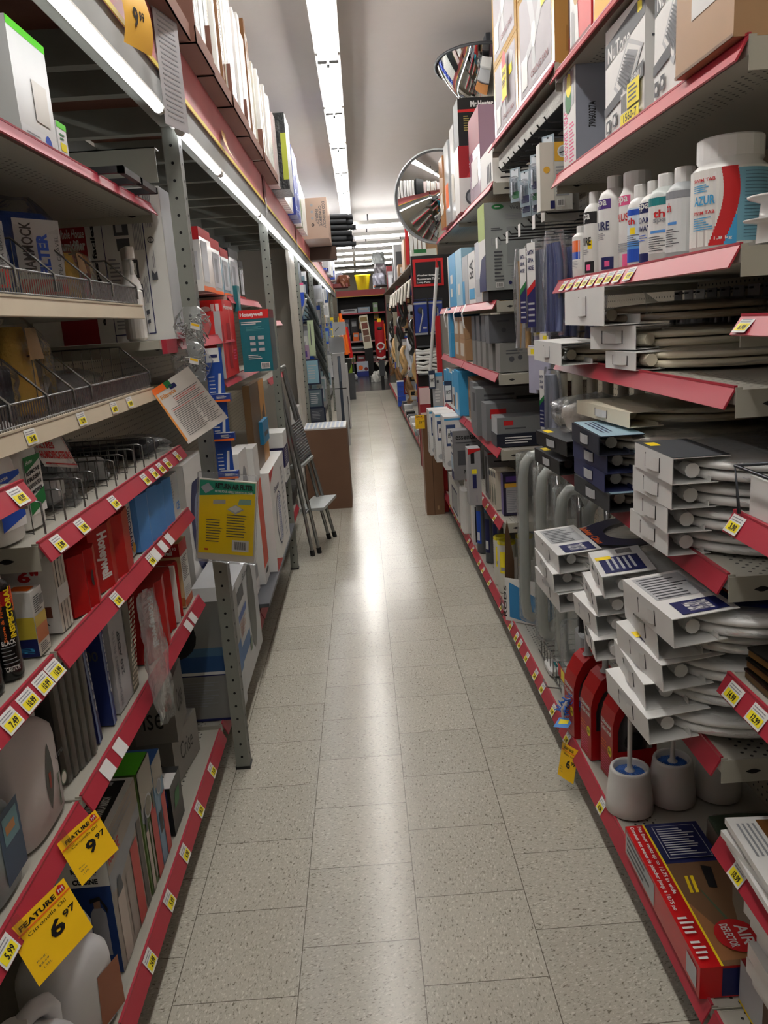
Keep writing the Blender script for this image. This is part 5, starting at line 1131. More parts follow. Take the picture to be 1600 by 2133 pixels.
t = empty('instruction_sheet', 'curled white leaflet with orange edge and fine print by the first upright', 'leaflet', (-.572, 2.415, 1.444))
t.rotation_euler = (0, -.50, 0)
a = MB(); n = 10; W3, H3 = .132, .190
g = lambda u, v: Vector((W3*(u-.5), .035*math.sin(u*2.6)*(.4+v)+.03*max(0, u-.6)*v*4, -H3*v))
vs = [g(i/n, j/n) for j in range(n+1) for i in range(n+1)]
a.add(vs, [(j*(n+1)+i, (j+1)*(n+1)+i, (j+1)*(n+1)+i+1, j*(n+1)+i+1) for j in range(n) for i in range(n)], mat((.85,.83,.80), .5), True)
def strip(u0, u1, v0, v1, c):
    a.add([g(u0+(u1-u0)*i/6, v)+Vector((0,-.0012,0)) for v in (v0, v1) for i in range(7)], [(i, 7+i, 8+i, i+1) for i in range(6)], c)
strip(.0,.30,.0,.10,'orange'); strip(.30,.44,.0,.11,'green'); strip(.36,.52,.08,.15,'navy'); strip(.0,.04,.1,.95,(.90,.60,.30))
for k in range(22): strip(.12 if k > 4 else .3, .94-.05*(k % 3), .26+k*.030, .268+k*.030, 'red' if k in (1,2,6) else 'dgrey')
vs2, fs = text_mesh('Filtrete', .02); a.add([g(.08+.36*x, .22-.07*y)+Vector((0,-.0014,0)) for x, y in vs2], fs, (.85,.55,.25)); a.build('sheet', t)
t = empty('filter_pack', 'yellow and green RETURN AIR FILTER pack hanging before the first upright', 'filter pack', (-.452, 2.535, 1.118)); t.rotation_euler = (.0, .14, -.05)
a = MB(); a.box(-.093,.093,0,.012,-.285,-.015, mat('offwhite', .7)); a.build('filter_media', t)
a = MB(); y = -.0005
a.box(-.090,.090,y-.0004,y,-.262,-.018, mat('yellow', .35)); y = -.0013
a.poly([(-.090,y,-.070),(.090,y,-.052),(.090,y,-.018),(-.090,y,-.018)], (.12,.60,.46)); 
a.txt('RETURN AIR FILTER', (-.040,y-.0006,-.043), (1,0,.0), (0,0,1), .122, .018, 'black', .05); a.txt('FILTRE POUR GRILLE DE RETOUR D\'AIR', (-.040,y-.0006,-.056), (1,0,0), (0,0,1), .122, .008, 'white', .03)
a.poly([(-.070,y-.0004,-.062),(-.045,y-.0004,-.046),(-.062,y-.0004,-.026),(-.086,y-.0004,-.042)], 'lgrey')
a.poly([(-.045,y,-.096),(-.005,y,-.092),(-.005,y,-.078),(-.045,y,-.082)], 'lgrey'); a.poly([(.0,y,-.110),(.028,y,-.125),(.055,y,-.108),(.028,y,-.093)], 'lgrey'); a.poly([(.004,y-.0004,-.108),(.028,y-.0004,-.119),(.050,y-.0004,-.106),(.028,y-.0004,-.095)], 'white'); a.poly([(.035,y-.0004,-.092),(.078,y-.0004,-.090),(.078,y-.0004,-.072),(.040,y-.0004,-.074)], (.55,.72,.68))
rnd = random.Random(8)
for k in range(9):
    a.poly([(-.066,y,-.150-k*.009),(-.066+rnd.uniform(.04,.055),y,-.150-k*.009),(-.066+.045,y,-.147-k*.009),(-.066,y,-.147-k*.009)], 'dgrey'); a.poly([(.0,y,-.130-k*.009),(rnd.uniform(.055,.07),y,-.130-k*.009),(.058,y,-.127-k*.009),(.0,y,-.127-k*.009)], 'dgrey')
a.poly([(.020,y,-.250),(.075,y,-.250),(.075,y,-.212),(.020,y,-.212)], 'white')
for k in range(12): a.poly([(.028+k*.0033,y-.0004,-.244),(.028+k*.0033+.0018,y-.0004,-.244),(.028+k*.0033+.0018,y-.0004,-.217),(.028+k*.0033,y-.0004,-.217)], 'black')
a.poly([(-.070,y,-.252),(-.058,y,-.252),(-.058,y,-.246),(-.070,y,-.246)], 'red'); a.build('printed_card', t)
a = MB(); a.rbox(-.098,.098,-.006,.016,-.292,.006, wrapf, r=.004); a.build('plastic_sleeve', t)
t = empty('clip_strip_card', 'tall blue display card with three tiny orange striped boxes beside the first upright', 'display card', (-.462, 2.60, 1.09)); t.rotation_euler = (0, -.0, 0)
a = MB(); a.box(-.033,.020,0,.002,.0,.43, mat((.08,.28,.62), .4)); a.box(-.030,.012,-.0006,0,.385,.43, 'white'); a.box(-.02,.006,-.0012,-.0006,.40,.41,'navy')
for k in range(3):
    for q in range(5): a.box(-.028,-.010,-.0008,0,.04+k*.125+q*.012,.043+k*.125+q*.012,'white')
    a.poly([(-.004,-.0008,.03+k*.125),(.006,-.0008,.03+k*.125),(.012,-.0008,.10+k*.125),(.004,-.0008,.10+k*.125)], 'white')
a.build('card', t)
for k in range(3):
    b = carton('small_box', 'tiny blue and orange box on the display card, %s' % ('lowest','middle','highest')[k], 'small box', 'N', 0, -.028, .037, .0, .024, .03, (.07,.22,.55), [('r','f',0,0,1,.28,'orange'),('l','f',.35,.4,.9,.85,3,'white'),('r','t',.1,.1,.9,.9,'lgrey')])
    b.parent = t; b.location = (.005, -.031, .012+.125*k)
    for key in ('label','category'): del b[key]
    b.name = 'attached_box'
# =====================================================================  LEFT SIDE, BAYS BEHIND THE FIRST UPRIGHT
def shiny(col): return mat(col, .12)
Zt = 1.732
carton('appliance_box', 'white carton with red top and purple hand blender picture, first on the upper shelf', 'box', 'N', 3.33, -.735, -.605, Zt, .245, .25, 'white', [('r','f',0,.80,1,1,(.78,.08,.12)),('p','f',[(.25,.72),(.6,.64),(.6,.86),(.25,.9)],'red'),('l','f',.3,.70,.6,.84,3,'white'),('c','f',.15,.45,.10,(.35,.05,.10),.07),('r','f',.3,.18,.9,.62,'silver'),('r','f',.0,.16,.35,.20,'red'),('r','f',.0,.30,.35,.33,'purple'),('l','f',.05,.04,.5,.14,4,'lgrey'),('r','r',0,.85,1,1,'red'),('r','r',0,0,1,.08,'orange'),('r','r',.1,.15,.6,.8,'silver')], rough=.12)
for i, (y0, y1, h, c, lb) in enumerate(((3.62,3.86,.235,'white','white and red carton with silver kettle picture, second on the upper shelf'),(3.88,4.10,.215,(.60,.72,.78),'carton with pale blue lower half, third on the upper shelf'),(4.13,4.42,.235,'lgrey','silver and black carton, fourth on the upper shelf'),(4.44,4.60,.20,'black','black carton with red foot line, last before the second upright'))):
    carton('appliance_box', lb, 'box', 'L', -.615, y0, y1, Zt, h, .25, c, [('r','f',0,.82,1,1,'red' if i < 2 else 'black'),('r','f',.15,.12,.85,.75,'silver'),('r','f',.3,.2,.6,.65,'grey'),('r','f',0,0,1,.06,'orange' if i < 2 else 'red'),('r','l',0,.8,1,1,'red' if i < 2 else 'black'),('r','l',.1,.1,.9,.7,'silver')], rough=.12)
carton('teal_pack', 'small teal triangular carton hanging below the upper shelf lip', 'box', 'L', -.575, 4.02, 4.10, 1.66, .12, .02, (.06,.42,.45), [('p','f',[(.1,.1),(.9,.6),(.4,.9)],'lgrey')])
Zm = 1.370
carton('heater_box', 'tall narrow red carton, near one of two beside the teal carton', 'box', 'L', -.585, 3.515, 3.60, Zm, .285, .14, (.80,.10,.10), [('r','f',.3,.1,.5,.8,(.55,.05,.08)),('r','l',.8,0,1,1,'lgrey')])
carton('heater_box', 'tall red carton with white lettering, far one of two', 'box', 'L', -.590, 3.62, 3.93, Zm, .335, .14, (.80,.10,.10), [('t','f','Honeywell',.1,.86,.9,.94,'white'),('r','f',.2,.1,.45,.7,(.60,.06,.08)),('r','f',.5,.3,.55,.9,(.90,.55,.5)),('t','l','ell',.3,.86,.9,.95,'white',0,.04),('l','f',.6,.2,.9,.35,4,'pink')])
carton('heater_box', 'teal carton with red top band and small white pictures', 'box', 'N', 3.95, -.570, -.428, Zm-.0, .29, .22, (.04,.42,.47), [('r','f',0,.86,1,1,(.80,.10,.10)),('t','f','Honeywell',.04,.88,.80,.96,'white',0,.05),('l','f',.05,.76,.8,.82,2,'white'),('l','f',.2,.66,.85,.74,4,(.3,.6,.62)),('r','f',.3,.52,.48,.58,'lgrey'),('r','f',.58,.52,.78,.58,'lgrey'),('r','f',.3,.43,.48,.48,'lgrey'),('r','f',.58,.43,.78,.48,'lgrey'),('r','f',.3,.33,.48,.38,'lgrey'),('r','f',.58,.33,.78,.38,'lgrey'),('l','f',.2,.2,.7,.28,3,'white'),('b','f',.6,.04,.9,.14),('r','r',0,0,1,.86,(.25,.30,.32)),('r','r',0,.86,1,1,'dred')])
carton('tall_box', 'brown and yellow carton under the glossy pink shelf', 'box', 'L', -.56, 3.98, 4.55, .861, .44, .035, (.38,.28,.16), [('r','f',.6,0,1,1,(.70,.50,.22)),('p','f',[(.65,.2),(.95,.3),(.9,.7),(.7,.6)],(.30,.22,.14))])
carton('sea_box', 'large carton printed with blue sea and white panel standing behind the first upright', 'box', 'N', 2.73, -.93, -.535, Z7, .465, .16, (.52,.52,.51), [('r','f',0,.42,1,.62,(.14,.30,.50)),('r','f',0,.55,1,.62,(.28,.42,.55)),('r','f',0,.395,1,.42,'white'),('r','f',0,.385,1,.395,'navy'),('l','f',.35,.12,.9,.34,10,'grey'),('r','f',0,0,1,.02,'navy'),('c','f',.45,.72,.22,'black'),('c','f',.62,.93,.03,'black'),('c','f',.62,.93,.02,'lgrey'),
   ('r','r',.0,.30,1,.55,(.18,.38,.60)),('r','r',0,0,1,.30,'lgrey')])
carton('air_purifier_box', 'white carton with long grey oval panel and blue sea band beside the sea printed carton', 'box', 'L', -.545, 2.90, 3.48, Z7, .46, .16, 'lgrey', [('r','f',0,.28,.45,.42,(.16,.36,.58)),('c','f',.66,.55,.16,(.30,.31,.29),.42),('r','f',.08,.78,.35,.90,'dgrey'),('r','f',.06,.64,.40,.70,(.30,.40,.65)),('l','f',.1,.48,.35,.62,6,(.7,.55,.5)),('r','f',.42,.2,.50,.32,'olive'),('t','f','5-in-1',.36,.9,.6,.95,'dgrey'),('r','l',0,0,1,1,'grey')])
# stacked cartons in front of second upright
stk = [('carpet_cleaner_box','white steam cleaner carton with red corners and blue ribbed oval picture',3.98,4.72,.34,.52,-.505,.09,[('p','f',[(0,1),(.3,1),(0,.88)],'red'),('p','f',[(0,.0),(.35,0),(0,.14)],'red'),('c','f',.42,.42,.20,'navy',.28),('c','f',.42,.42,.185,'white',.265),('r','f',.34,.18,.50,.66,(.35,.42,.62)),('l','f',.34,.18,.50,.66,22,'white'),('l','f',.7,.1,.85,.9,14,'lgrey'),('t','f','Steam',.2,.74,.5,.80,'navy')]),
       ('narrow_box','narrow orange and white carton left of the steam cleaner carton',3.78,3.95,.34,.68,-.545,.1,[('r','f',0,.12,1,.75,(.82,.28,.16)),('r','f',0,.75,1,1,'white'),('c','f',.5,.08,.3,'black',.02)]),
       ('narrow_box','pale grey carton with rounded picture left of the orange one',3.50,3.74,.34,.70,-.57,.1,[('c','f',.5,.6,.4,'grey',.3),('r','f',.1,.1,.9,.2,'grey')]),
       ('blue_bowl_box','pale carton with dark blue disc picture behind the blue display card',3.05,3.45,.167,.91,-.715,.1,[('c','f',.5,.70,.4,'navy',.22),('c','f',.5,.70,.25,(.5,.55,.65),.14),('r','f',0,.9,1,1,'white')])]
for nm, lb, y0, y1, z, h, X, d, dec in stk: carton(nm, lb, 'box', 'L', X, y0, y1, z, h, d, 'white', dec)
carton('purple_band_box', 'white carton with dark purple band and small oval logo beside the step ladder', 'box', 'L', -.50, 4.76, 5.00, .66, .30, .10, 'white', [('r','f',0,.30,1,.70,(.14,.12,.32)),('l','f',.2,.34,.8,.66,7,'lgrey'),('c','f',.5,.15,.22,'dgrey',.06),('c','f',.5,.15,.18,'white',.045),('r','l',0,.30,1,.70,(.14,.12,.32))])
carton('blue_pack', 'small blue packed brush above the steam cleaner carton', 'box', 'L', -.54, 4.20, 4.45, .975, .12, .08, (.12,.50,.68), [('r','f',.2,.3,.8,.5,'dgrey')])
mb_ = MB(); mb_.box(-.70,-.50,3.50,5.02,.32,.338, mat('dgrey')); mb_.box(-.72,-.70,3.50,5.02,.168,.338, mat('dgrey')); mu = MB(); mu.box(-.60,-.505,4.73,5.02,.64,.659, mat('dgrey')); mu.box(-.60,-.59,4.73,5.02,.339,.64, mat('dgrey')); tag(mu.build('display_step'), 'upper dark metal step under the purple banded carton', 'shelf'); tag(mb_.build('display_step'), 'dark metal step carrying the steam cleaner cartons', 'shelf')
# cream panel past second upright
mb_ = MB(); mb_.box(-1.02,-.535,7.40,7.43,.181,2.24, mat((.74,.72,.68), .55)); mb_.box(-.56,-.535,6.9,7.40,.181,2.2, mat((.70,.68,.64), .55))
for k in range(8): mb_.box(-.80+.02*(k % 4), -.79+.02*(k % 4), 7.398, 7.40, 2.12+.03*(k//4), 2.13+.03*(k//4), 'dgrey')
tag(mb_.build('cream_panel'), 'tall cream coloured partition panel between second and third uprights', 'partition')
for i, z in enumerate((1.62, 1.25, .80, .165)):
    shelf('L', 5.16, 6.36, z, 'left shelf past the second upright, %s from the top' % ('first','second','third','fourth')[i])
# step ladder
al = mat((.60,.61,.60), .3, .85, .08)
t = empty('step_ladder', 'folded out aluminium step ladder with grey steps leaning beside the second upright', 'step ladder', (0,0,0))
top = Vector((-.540, 5.30, 1.24))
P0 = [Vector((-.432,5.395,0)), Vector((-.388,5.456,0)), Vector((-.333,5.829,0)), Vector((-.291,5.873,0))]
T0 = [Vector((-.565,5.40,1.20)), Vector((-.556,5.42,1.22)), Vector((-.553,5.80,1.20)), Vector((-.545,5.82,1.22))]
for i in range(4):
    a = MB(); d = (T0[i]-P0[i]); a.tube([P0[i]+d*.02, T0[i]], .0125, al, 8); leg = a.build('leg', t)
    a = MB(); a.tube([P0[i], P0[i]+d*.035], .017, 'black', 8); a.build('rubber_foot', leg)
def lerp(i, z): return P0[i]+(T0[i]-P0[i])*(z/T0[i].z)
for z, nm in ((.31,'step'),(.62,'step')):
    a = MB(); A, B_ = lerp(1, z), lerp(3, z); out = Vector((.10 if z < .5 else .02, 0, 0)); w_ = Vector((-.07, 0, 0))
    a.add([A+w_+Vector((0,0,.02)), A+out+Vector((0,0,.02)), B_+out+Vector((0,0,.02)), B_+w_+Vector((0,0,.02)), A+w_, A+out, B_+out, B_+w_], [(0,1,2,3),(7,6,5,4),(0,4,5,1),(1,5,6,2),(2,6,7,3),(3,7,4,0)], mat((.70,.72,.72), .4, .5)); a.build('step', t)
a = MB()
A, B_ = lerp(1, .92), lerp(3, .92); A2, B2 = lerp(1, .66), lerp(3, .66)
a.add([A+Vector((.012,0,0)), B_+Vector((.012,0,0)), B2+Vector((.012,0,0)), A2+Vector((.012,0,0))], [(0,1,2,3)], mat((.45,.44,.44), .6))
for k in range(14):
    f = k/14; a.tube([A.lerp(A2, f)+Vector((.014,0,0)), B_.lerp(B2, f)+Vector((.014,0,0))], .003, 'dgrey', 4)
a.build('folded_platform', t)
for (i, j) in ((0, 2), (1, 3)):
    a = MB(); a.tube([T0[i], T0[i]+Vector((-.005,.02,.08)), T0[j]+Vector((-.005,-.02,.08)), T0[j]], .0125, al, 8); a.build('top_rail', t)
a = MB(); a.tube([lerp(0,.30), lerp(1,.33)], .008, al, 6); a.tube([lerp(2,.30), lerp(3,.33)], .008, al, 6); a.build('brace', t)
# big carton with filter sheets
t = empty('open_carton', 'open brown carton packed with blue and white printed filter sheets on the floor at left', 'carton', (-.355, 6.815, 0))
a = MB(); k_ = mat((.45,.33,.25), .75, 0, .08)
a.box(-.19,.19,0,.004,0,.70,k_); a.box(.186,.19,.004,.46,0,.70,k_); a.box(-.19,-.186,.004,.46,0,.70,k_); a.box(-.19,.19,.456,.46,0,.70,k_); a.box(-.186,.186,.004,.456,0,.004,k_); a.build('carton_body', t)
for k in range(7):
    a = MB(); y = .012+k*.063; a.box(-.183,.183,y,y+.055,.005,.712, 'white')
    for q in range(9): a.box(-.17+q*.038,-.145+q*.038,y+.01,y+.016,.7122,.7128,'lblue'); a.box(-.17+q*.038,-.150+q*.038,y+.03,y+.036,.7122,.7128,(.55,.65,.80))
    a.build('filter_sheet_pack', t)
carton('white_case', 'white plastic case with two round windows standing behind the step ladder', 'case', 'N', 6.70, -.62, -.552, 0.0, .92, .2, 'white', [('c','f',.5,.90,.25,'dgrey'),('c','f',.5,.90,.20,'lgrey'),('c','f',.5,.80,.25,'dgrey'),('c','f',.5,.80,.20,'lgrey')])
# =====================================================================  RIGHT SIDE, SECOND BAY: HANGING GOODS
def vpack(name, label, cat, X, y0, y1, z0, z1, col, d=.03, side='R', dec=None, group=None, rz=0, shell=True, hook=True):
    """flat hanging pack: card, clear shell, peg"""
    t = empty(name, label, cat, (X, (y0+y1)/2, z0), SIDE[side]+rz, group); w = y1-y0; h = z1-z0
    a = MB(); a.box(-w/2,w/2,d,d+.002,0,h, mat(col, .4)); decals(a, w, d, h, [(q[0], 'f')+tuple(q[2:]) for q in (dec or [])], -d-.0003); a.build('card', t)
    return t
# long rail with pale face under the fan boxes
t = empty('shelf_light', 'long black rail with speckled pale face under the ceiling fan boxes', 'rail', (.640, 3.05, 2.155))
a = MB(); a.box(.0,.09,-.55,.55,0,.055, 'black'); a.box(-.003,0,-.55,.55,.0,.055, mat((.72,.72,.70), .7, 0, .35, .5, 200)); a.build('rail', t)
t = empty('peg_rack', 'black wire peg rack with many prongs above the hanging packs', 'peg rack', (0,0,0))
for k in range(9):
    y = 2.60+k*.10; a = MB(); a.tube([(.60,y,2.135),(.612,y,2.118),(1.05,y,2.118)], .003, 'black', 5); a.tube([(.61,y+.02,2.10),(1.05,y+.02,2.10)], .0025, 'black', 5); a.build('prong', t)
a = MB(); a.tube([(.95,2.56,2.118),(.95,3.62,2.118)], .004, 'black', 5); a.tube([(.80,2.56,2.110),(.80,3.62,2.110)], .004, 'black', 5); a.build('cross_bar', t)
for i in range(16):
    y = 2.66+i*.045; zt = 2.095-(i % 3)*.02; h = .12+(i % 2)*.03
    t = empty('blister_pack', 'small clear and silver blister pack on the wire pegs', 'blister pack', (.625+.05*(i % 4), y, zt-h), -PI/2+.5, 'small blister packs on the black wire pegs')
    a = MB(); a.box(-.028,.028,0,.001,0,h, mat((.55,.62,.66), .3)); a.box(-.02,.02,-.001,0,h*.7,h*.95, mat((.75,.78,.80), .3)); a.box(-.02,.02,-.001,0,h*.1,h*.3, mat('navy' if i % 3 else 'green', .3)); a.build('card', t)
    a = MB(); a.rbox(-.020,.020,-.018,0,h*.12,h*.75, wrapf, r=.008); a.tube([(-.008,-.008,h*.2),(-.006,-.009,h*.6)], .006, mat('silver', .2, .9), 6); a.build('shell', t)
carton('pest_box', 'white carton with yellow insect panel hanging from the pegs beside the blue bagged tubes', 'box', 'N', 2.60, .585, .685, 1.868, .195, .05, (.78,.78,.75), [('r','f',.45,.72,1,1,'gold'),('c','f',.72,.86,.18,'white'),('c','f',.72,.86,.14,'lgrey'),('p','f',[(.6,.85),(.85,.88),(.85,.86),(.6,.83)],'black'),('r','f',0,0,.42,1,'offwhite'),('l','f',.48,.2,.95,.66,9,'grey'),('b','f',.52,.05,.75,.16),('c','f',.2,.6,.1,'gold'),('r','f',.30,.02,.44,.14,'navy')])
carton('pest_box', 'second white printed carton directly behind the insect one', 'box', 'N', 2.655, .61, .72, 1.845, .19, .05, (.72,.72,.70), [('l','f',.3,.2,.9,.8,9,'grey')])
# pegs low
t = empty('peg_rack', 'black wire pegs with white ticket flaps right of the weight scale carton', 'peg rack', (0,0,0))
for k in range(8):
    y = 2.62+k*.12; a = MB(); a.tube([(.60,y,1.875),(.61,y,1.862),(1.05,y,1.862)], .003, 'black', 5); a.build('prong', t)
    if k % 2: a = MB(); a.box(.592,.594,y-.018,y+.018,1.83,1.872, 'white'); a.build('ticket', t)
# big bagged hoses
def hose_pack(label, X, y, z0, z1, w, cols, card=None, n=5):
    t = empty('hose_pack', label, 'hose pack', (X, y, z0), -PI/2+.35); h = z1-z0
    a = MB()
    for i in range(n):
        x = -w*.38+w*.76*i/(n-1); a.tube([(x,.012+.006*(i % 2),h*.04),(x*.95,.02,h*.3),(x*.9,.02,h*.7),(x*.7,.015,h*.9)], w*.5/n*1.1, mat(cols[i % len(cols)], .3), 8)
    a.build('tubes', t)
    a = MB(); rr = []; rnd = random.Random(int(y*100))
    for j in range(9):
        f = j/8; rr.append([(math.cos(2*PI*k/18)*w*.56*(.8+.25*math.sin(PI*f))+rnd.uniform(-.003,.003), .02+math.sin(2*PI*k/18)*.030*(.7+.4*math.sin(PI*f)), h*f*1.02) for k in range(18)])
    a.loft(rr, bagf, True, True, True); a.build('plastic_bag', t)
    if card:
        a = MB(); yy = -.0165
        a.poly([(-w*.30,yy,h*.10),(w*.16,yy,h*.10),(w*.16,yy,h*.98),(-w*.30,yy,h*.98)], card[0]); yy -= .0006
        a.poly([(-w*.30,yy,h*.10),(w*.16,yy,h*.10),(w*.16,yy,h*.55),(-w*.30,yy,h*.45)], 'navy'); yy -= .0006
        a.poly([(-w*.30,yy,h*.43),(w*.16,yy,h*.53),(w*.16,yy,h*.60),(-w*.30,yy,h*.50)], card[1])
        for k in range(4): a.poly([(-w*.24,yy,h*(.16+.06*k)),(w*.10,yy,h*(.16+.06*k)),(w*.10,yy,h*(.18+.06*k)),(-w*.24,yy,h*(.18+.06*k))], 'lgrey')
        for k, s in enumerate(('BATH', 'SPA', 'HOSE')): a.txt(s, (-w*.24,yy,h*(.86-.08*k)), (1,0,0), (0,0,1), w*.32, h*.045, 'navy', .03)
        a.build('label_card', t)
    return t
bt = [(.36,.40,.58), (.42,.46,.62), (.32,.35,.52)]
hose_pack('bagged blue grey tubes hanging left of the spa bottles, nearest', .600, 2.56, 1.49, 1.80, .085, bt); hose_pack('bagged blue grey tubes hanging left of the spa bottles, second', .66, 2.62, 1.47, 1.79, .085, bt); hose_pack('bagged blue grey tubes hanging left of the spa bottles, third', .73, 2.58, 1.46, 1.78, .08, bt)
hose_pack('bagged pale hose with white and navy card crossed by a red stripe', .602, 2.75, 1.485, 1.795, .11, [(.62,.64,.70)], ('white','red'))
hose_pack('bagged pale hose with green striped card hanging behind the red striped one', .610, 2.93, 1.50, 1.79, .09, ['lgrey','offwhite'], ('white','green'), 4)
hose_pack('bagged clear curtain rod pack hanging farthest left of the hoses', .605, 3.08, 1.42, 1.79, .08, ['lgrey','tan'], None, 4)
for k, (y, z0, z1) in enumerate(((2.80,1.30,1.52),(2.70,1.31,1.50),(2.90,1.28,1.45))):
    t = empty('strip_pack', 'flat pale plastic bath strip hanging under the bagged hoses, %s of three' % words[k], 'plastic strip', (.612, y, z0), -PI/2+.4)
    a = MB(); a.rbox(-.024,.024,0,.010,0,z1-z0, mat((.66,.66,.74), .35), r=.004); a.box(-.024,.024,-.001,0,z1-z0-.035,z1-z0-.005,'ivory'); a.box(-.005,.015,-.0016,-.001,z1-z0-.030,z1-z0-.012,'tagy'); a.build('strip', t)
hose_pack('narrow bagged curtain rod with navy and green card under the twisted tab sleeve', .600, 2.62, 1.175, 1.385, .060, [(.70,.72,.78)], ('white','green'), 3)
for k in range(6):
    t = empty('curtain_rod', 'cream plastic tube standing upright behind the wrapped seat cushions, %s from the left' % words[k], 'plastic tube', (.66+.045*k, 2.66-.02*k, 1.19))
    a = MB(); a.lathe([(.017,0),(.018,.01),(.018,.21),(.017,.22)], mat((.72,.70,.64), .35), 14); a.build('tube', t)
t = empty('rod_tray', 'white wire tray holding the cream plastic tubes', 'tray', (.77, 2.62, 1.165)); a = MB(); a.box(-.17,.17,-.06,.10,0,.024, mat('lgrey')); a.box(-.05,.28,-.06,-.055,-.02,.02, mat('lgrey')); a.build('tray', t)
t = empty('bagged_cushion', 'lumpy white item in shiny clear wrap on top of the black sleeved seats', 'bagged item', (.60, 2.36, 1.225), -PI/2)
a = MB(); crumple(a, .20, .16, .065, mat('offwhite', .7, 0, .1, .5, 40), 3, .6, amp=.006); a.build('contents', t); a = MB(); crumple(a, .24, .20, .09, bagf, 7, .4, amp=.012, y0=-.02); a.build('plastic_wrap', t)
# goods hanging at the back of the nearest right bay
for i in range(12):
    y = 1.75+.075*i; z = 1.47 if i < 6 else 1.16
    t = empty('hardware_pack', 'dark hanging hardware pack deep behind the toilet seats', 'hardware pack', (.98, 1.62+.08*i, 1.47), -PI/2, 'hardware packs on the dark back panel of the right bay')
    a = MB(); a.box(-.03,.03,0,.002,0,.13, mat(['dgrey','lgrey','grey','black'][i % 4], .4)); a.tube([(-.01,-.012,.03),(.008,-.012,.10)], .010, mat(['silver','lgrey','dgrey'][i % 3], .3, .5), 8); a.build('pack', t)
for i in range(9):
    t = empty('hardware_pack', 'dark hanging hardware pack in the gap under the empty shelf', 'hardware pack', (.96, 1.75+.085*i, 1.20), -PI/2, 'hardware packs in the gap under the empty shelf')
    a = MB(); a.box(-.032,.032,0,.002,.08,.20, mat(['dgrey','grey','black'][i % 3], .4)); a.tube([(-.012,-.012,.09),(.010,-.012,.17)], .010, mat(['silver','dgrey'][i % 2], .3, .5), 8); a.build('pack', t)
# grab bars
for k, (x, y, hh) in enumerate(((.648,3.20,.72),(.672,2.98,.70),(.700,2.78,.66),(.79,2.75,.62))):
    t = empty('grab_bar_pack', 'tall white grab bar with chrome end in a clear sleeve, %s from the left' % words[k], 'grab bar', (x, y, .28), -PI/2+.55)
    a = MB(); a.tube([(-.030,.04,.0),(-.030,.01,.02),(-.030,.0,.08),(-.030,.0,hh-.10),(-.030,.012,hh-.04),(-.020,.035,hh-.01),(.02,.045,hh)], .021, mat((.80,.82,.80), .25), 14); a.build('white_bar', t)
    a = MB(); a.tube([(.035,.04,hh-.06),(.040,.02,hh-.03),(.052,.01,hh-.08),(.052,.01,.05)], .009, mat((.7,.7,.7), .12, 1.0), 10); a.build('chrome_bar', t)
    a = MB(); a.rbox(-.058,.068,-.024,.060,0,hh+.01, wrapf, r=.022); a.build('plastic_sleeve', t)
t = empty('wire_rack', 'chrome wire basket frame on the bottom shelf in front of the grab bars', 'wire rack', (0,0,0)); a = MB(); ch = mat((.55,.55,.55), .2, .9)
for k in range(7): a.tube([(.66,2.75+.05*k,.19),(.66,2.75+.05*k,.27),(.95,2.75+.05*k,.27)], .0022, ch, 5)
a.tube([(.66,2.72,.27),(.66,3.10,.27)], .003, ch, 5); a.tube([(.65,2.72,.20),(.62,2.78,.178),(.62,2.85,.178)], .003, ch, 5); a.tube([(.66,2.72,.19),(.66,3.10,.19)], .003, ch, 5); a.build('rack', t)
t = empty('tube_display', 'cardboard display sleeve with blue stripe holding white rods beside the yellow capped filters', 'display box', (.665, 3.44, .176), -PI/2+.9)
a = MB(); bl_ = mat((.18,.50,.72), .5)
a.add([(-.13,.0,0),(-.13,.0,.20),(-.13,.02,.44),(-.13,.05,.50),(-.13,.16,.20),(-.13,.20,0)], [(0,1,2,3,4,5)], mat('dkraft', .8))
a.box(-.13,.13,-.002,0,0,.22, 'white'); a.poly([(-.10,-.0028,0.02),(.13,-.0028,.0),(.13,-.0028,.13),(-.10,-.0028,.20)], bl_); a.add([(.13,0,0),(.13,.0,.22),(.13,.07,.14),(.13,.13,.24),(.13,.20,.22),(.13,.20,0)], [(0,1,2,3,4,5)], bl_)
a.txt('RODS', (-.12,-.0034,.02), (0,0,1), (-1,0,.0), .16, .02, 'black', .02); a.build('sleeve', t)
a = MB()
for k in range(6): a.tube([(-.10+.04*k,.09,.01),(-.10+.04*k,.10,.30)], .012, mat((.62,.60,.57), .4), 8)
a.build('rods', t); t.scale = (.72, .72, .95)

# =====================================================================  RIGHT SIDE, THIRD BAY
for k, (x, y, hh) in enumerate(((.672,4.02,.26),(.672,3.895,.27),(.785,4.0,.265))):
    t = empty('string_filter', 'white string wound water filter with yellow top cap, %s' % ('left one nearest the lip','middle one in front','right one at the back')[k], 'water filter', (x, y, .1765))
    a = MB(); prof = [(.044, .0)]
    n = 26
    for j in range(n): prof += [(.045, .004+(hh-.02)*j/n), (.0475, .004+(hh-.02)*(j+.5)/n)]
    prof += [(.044, hh-.014)]; a.lathe(prof, mat((.84,.84,.80), .85), 20); band(a, (0,0,0), .048, math.radians(215), math.radians(262), hh*.40, hh*.82, 'tagy'); band(a, (0,0,0), .0484, math.radians(222), math.radians(256), hh*.45, hh*.52, 'grey'); a.build('wound_core', t)
    a = MB(); a.lathe([(.046,hh-.014),(.046,hh),(.022,hh),(.020,hh-.01),(.001,hh-.01)], mat((.85,.80,.15), .4), 22, caps=False); a.build('cap', t)
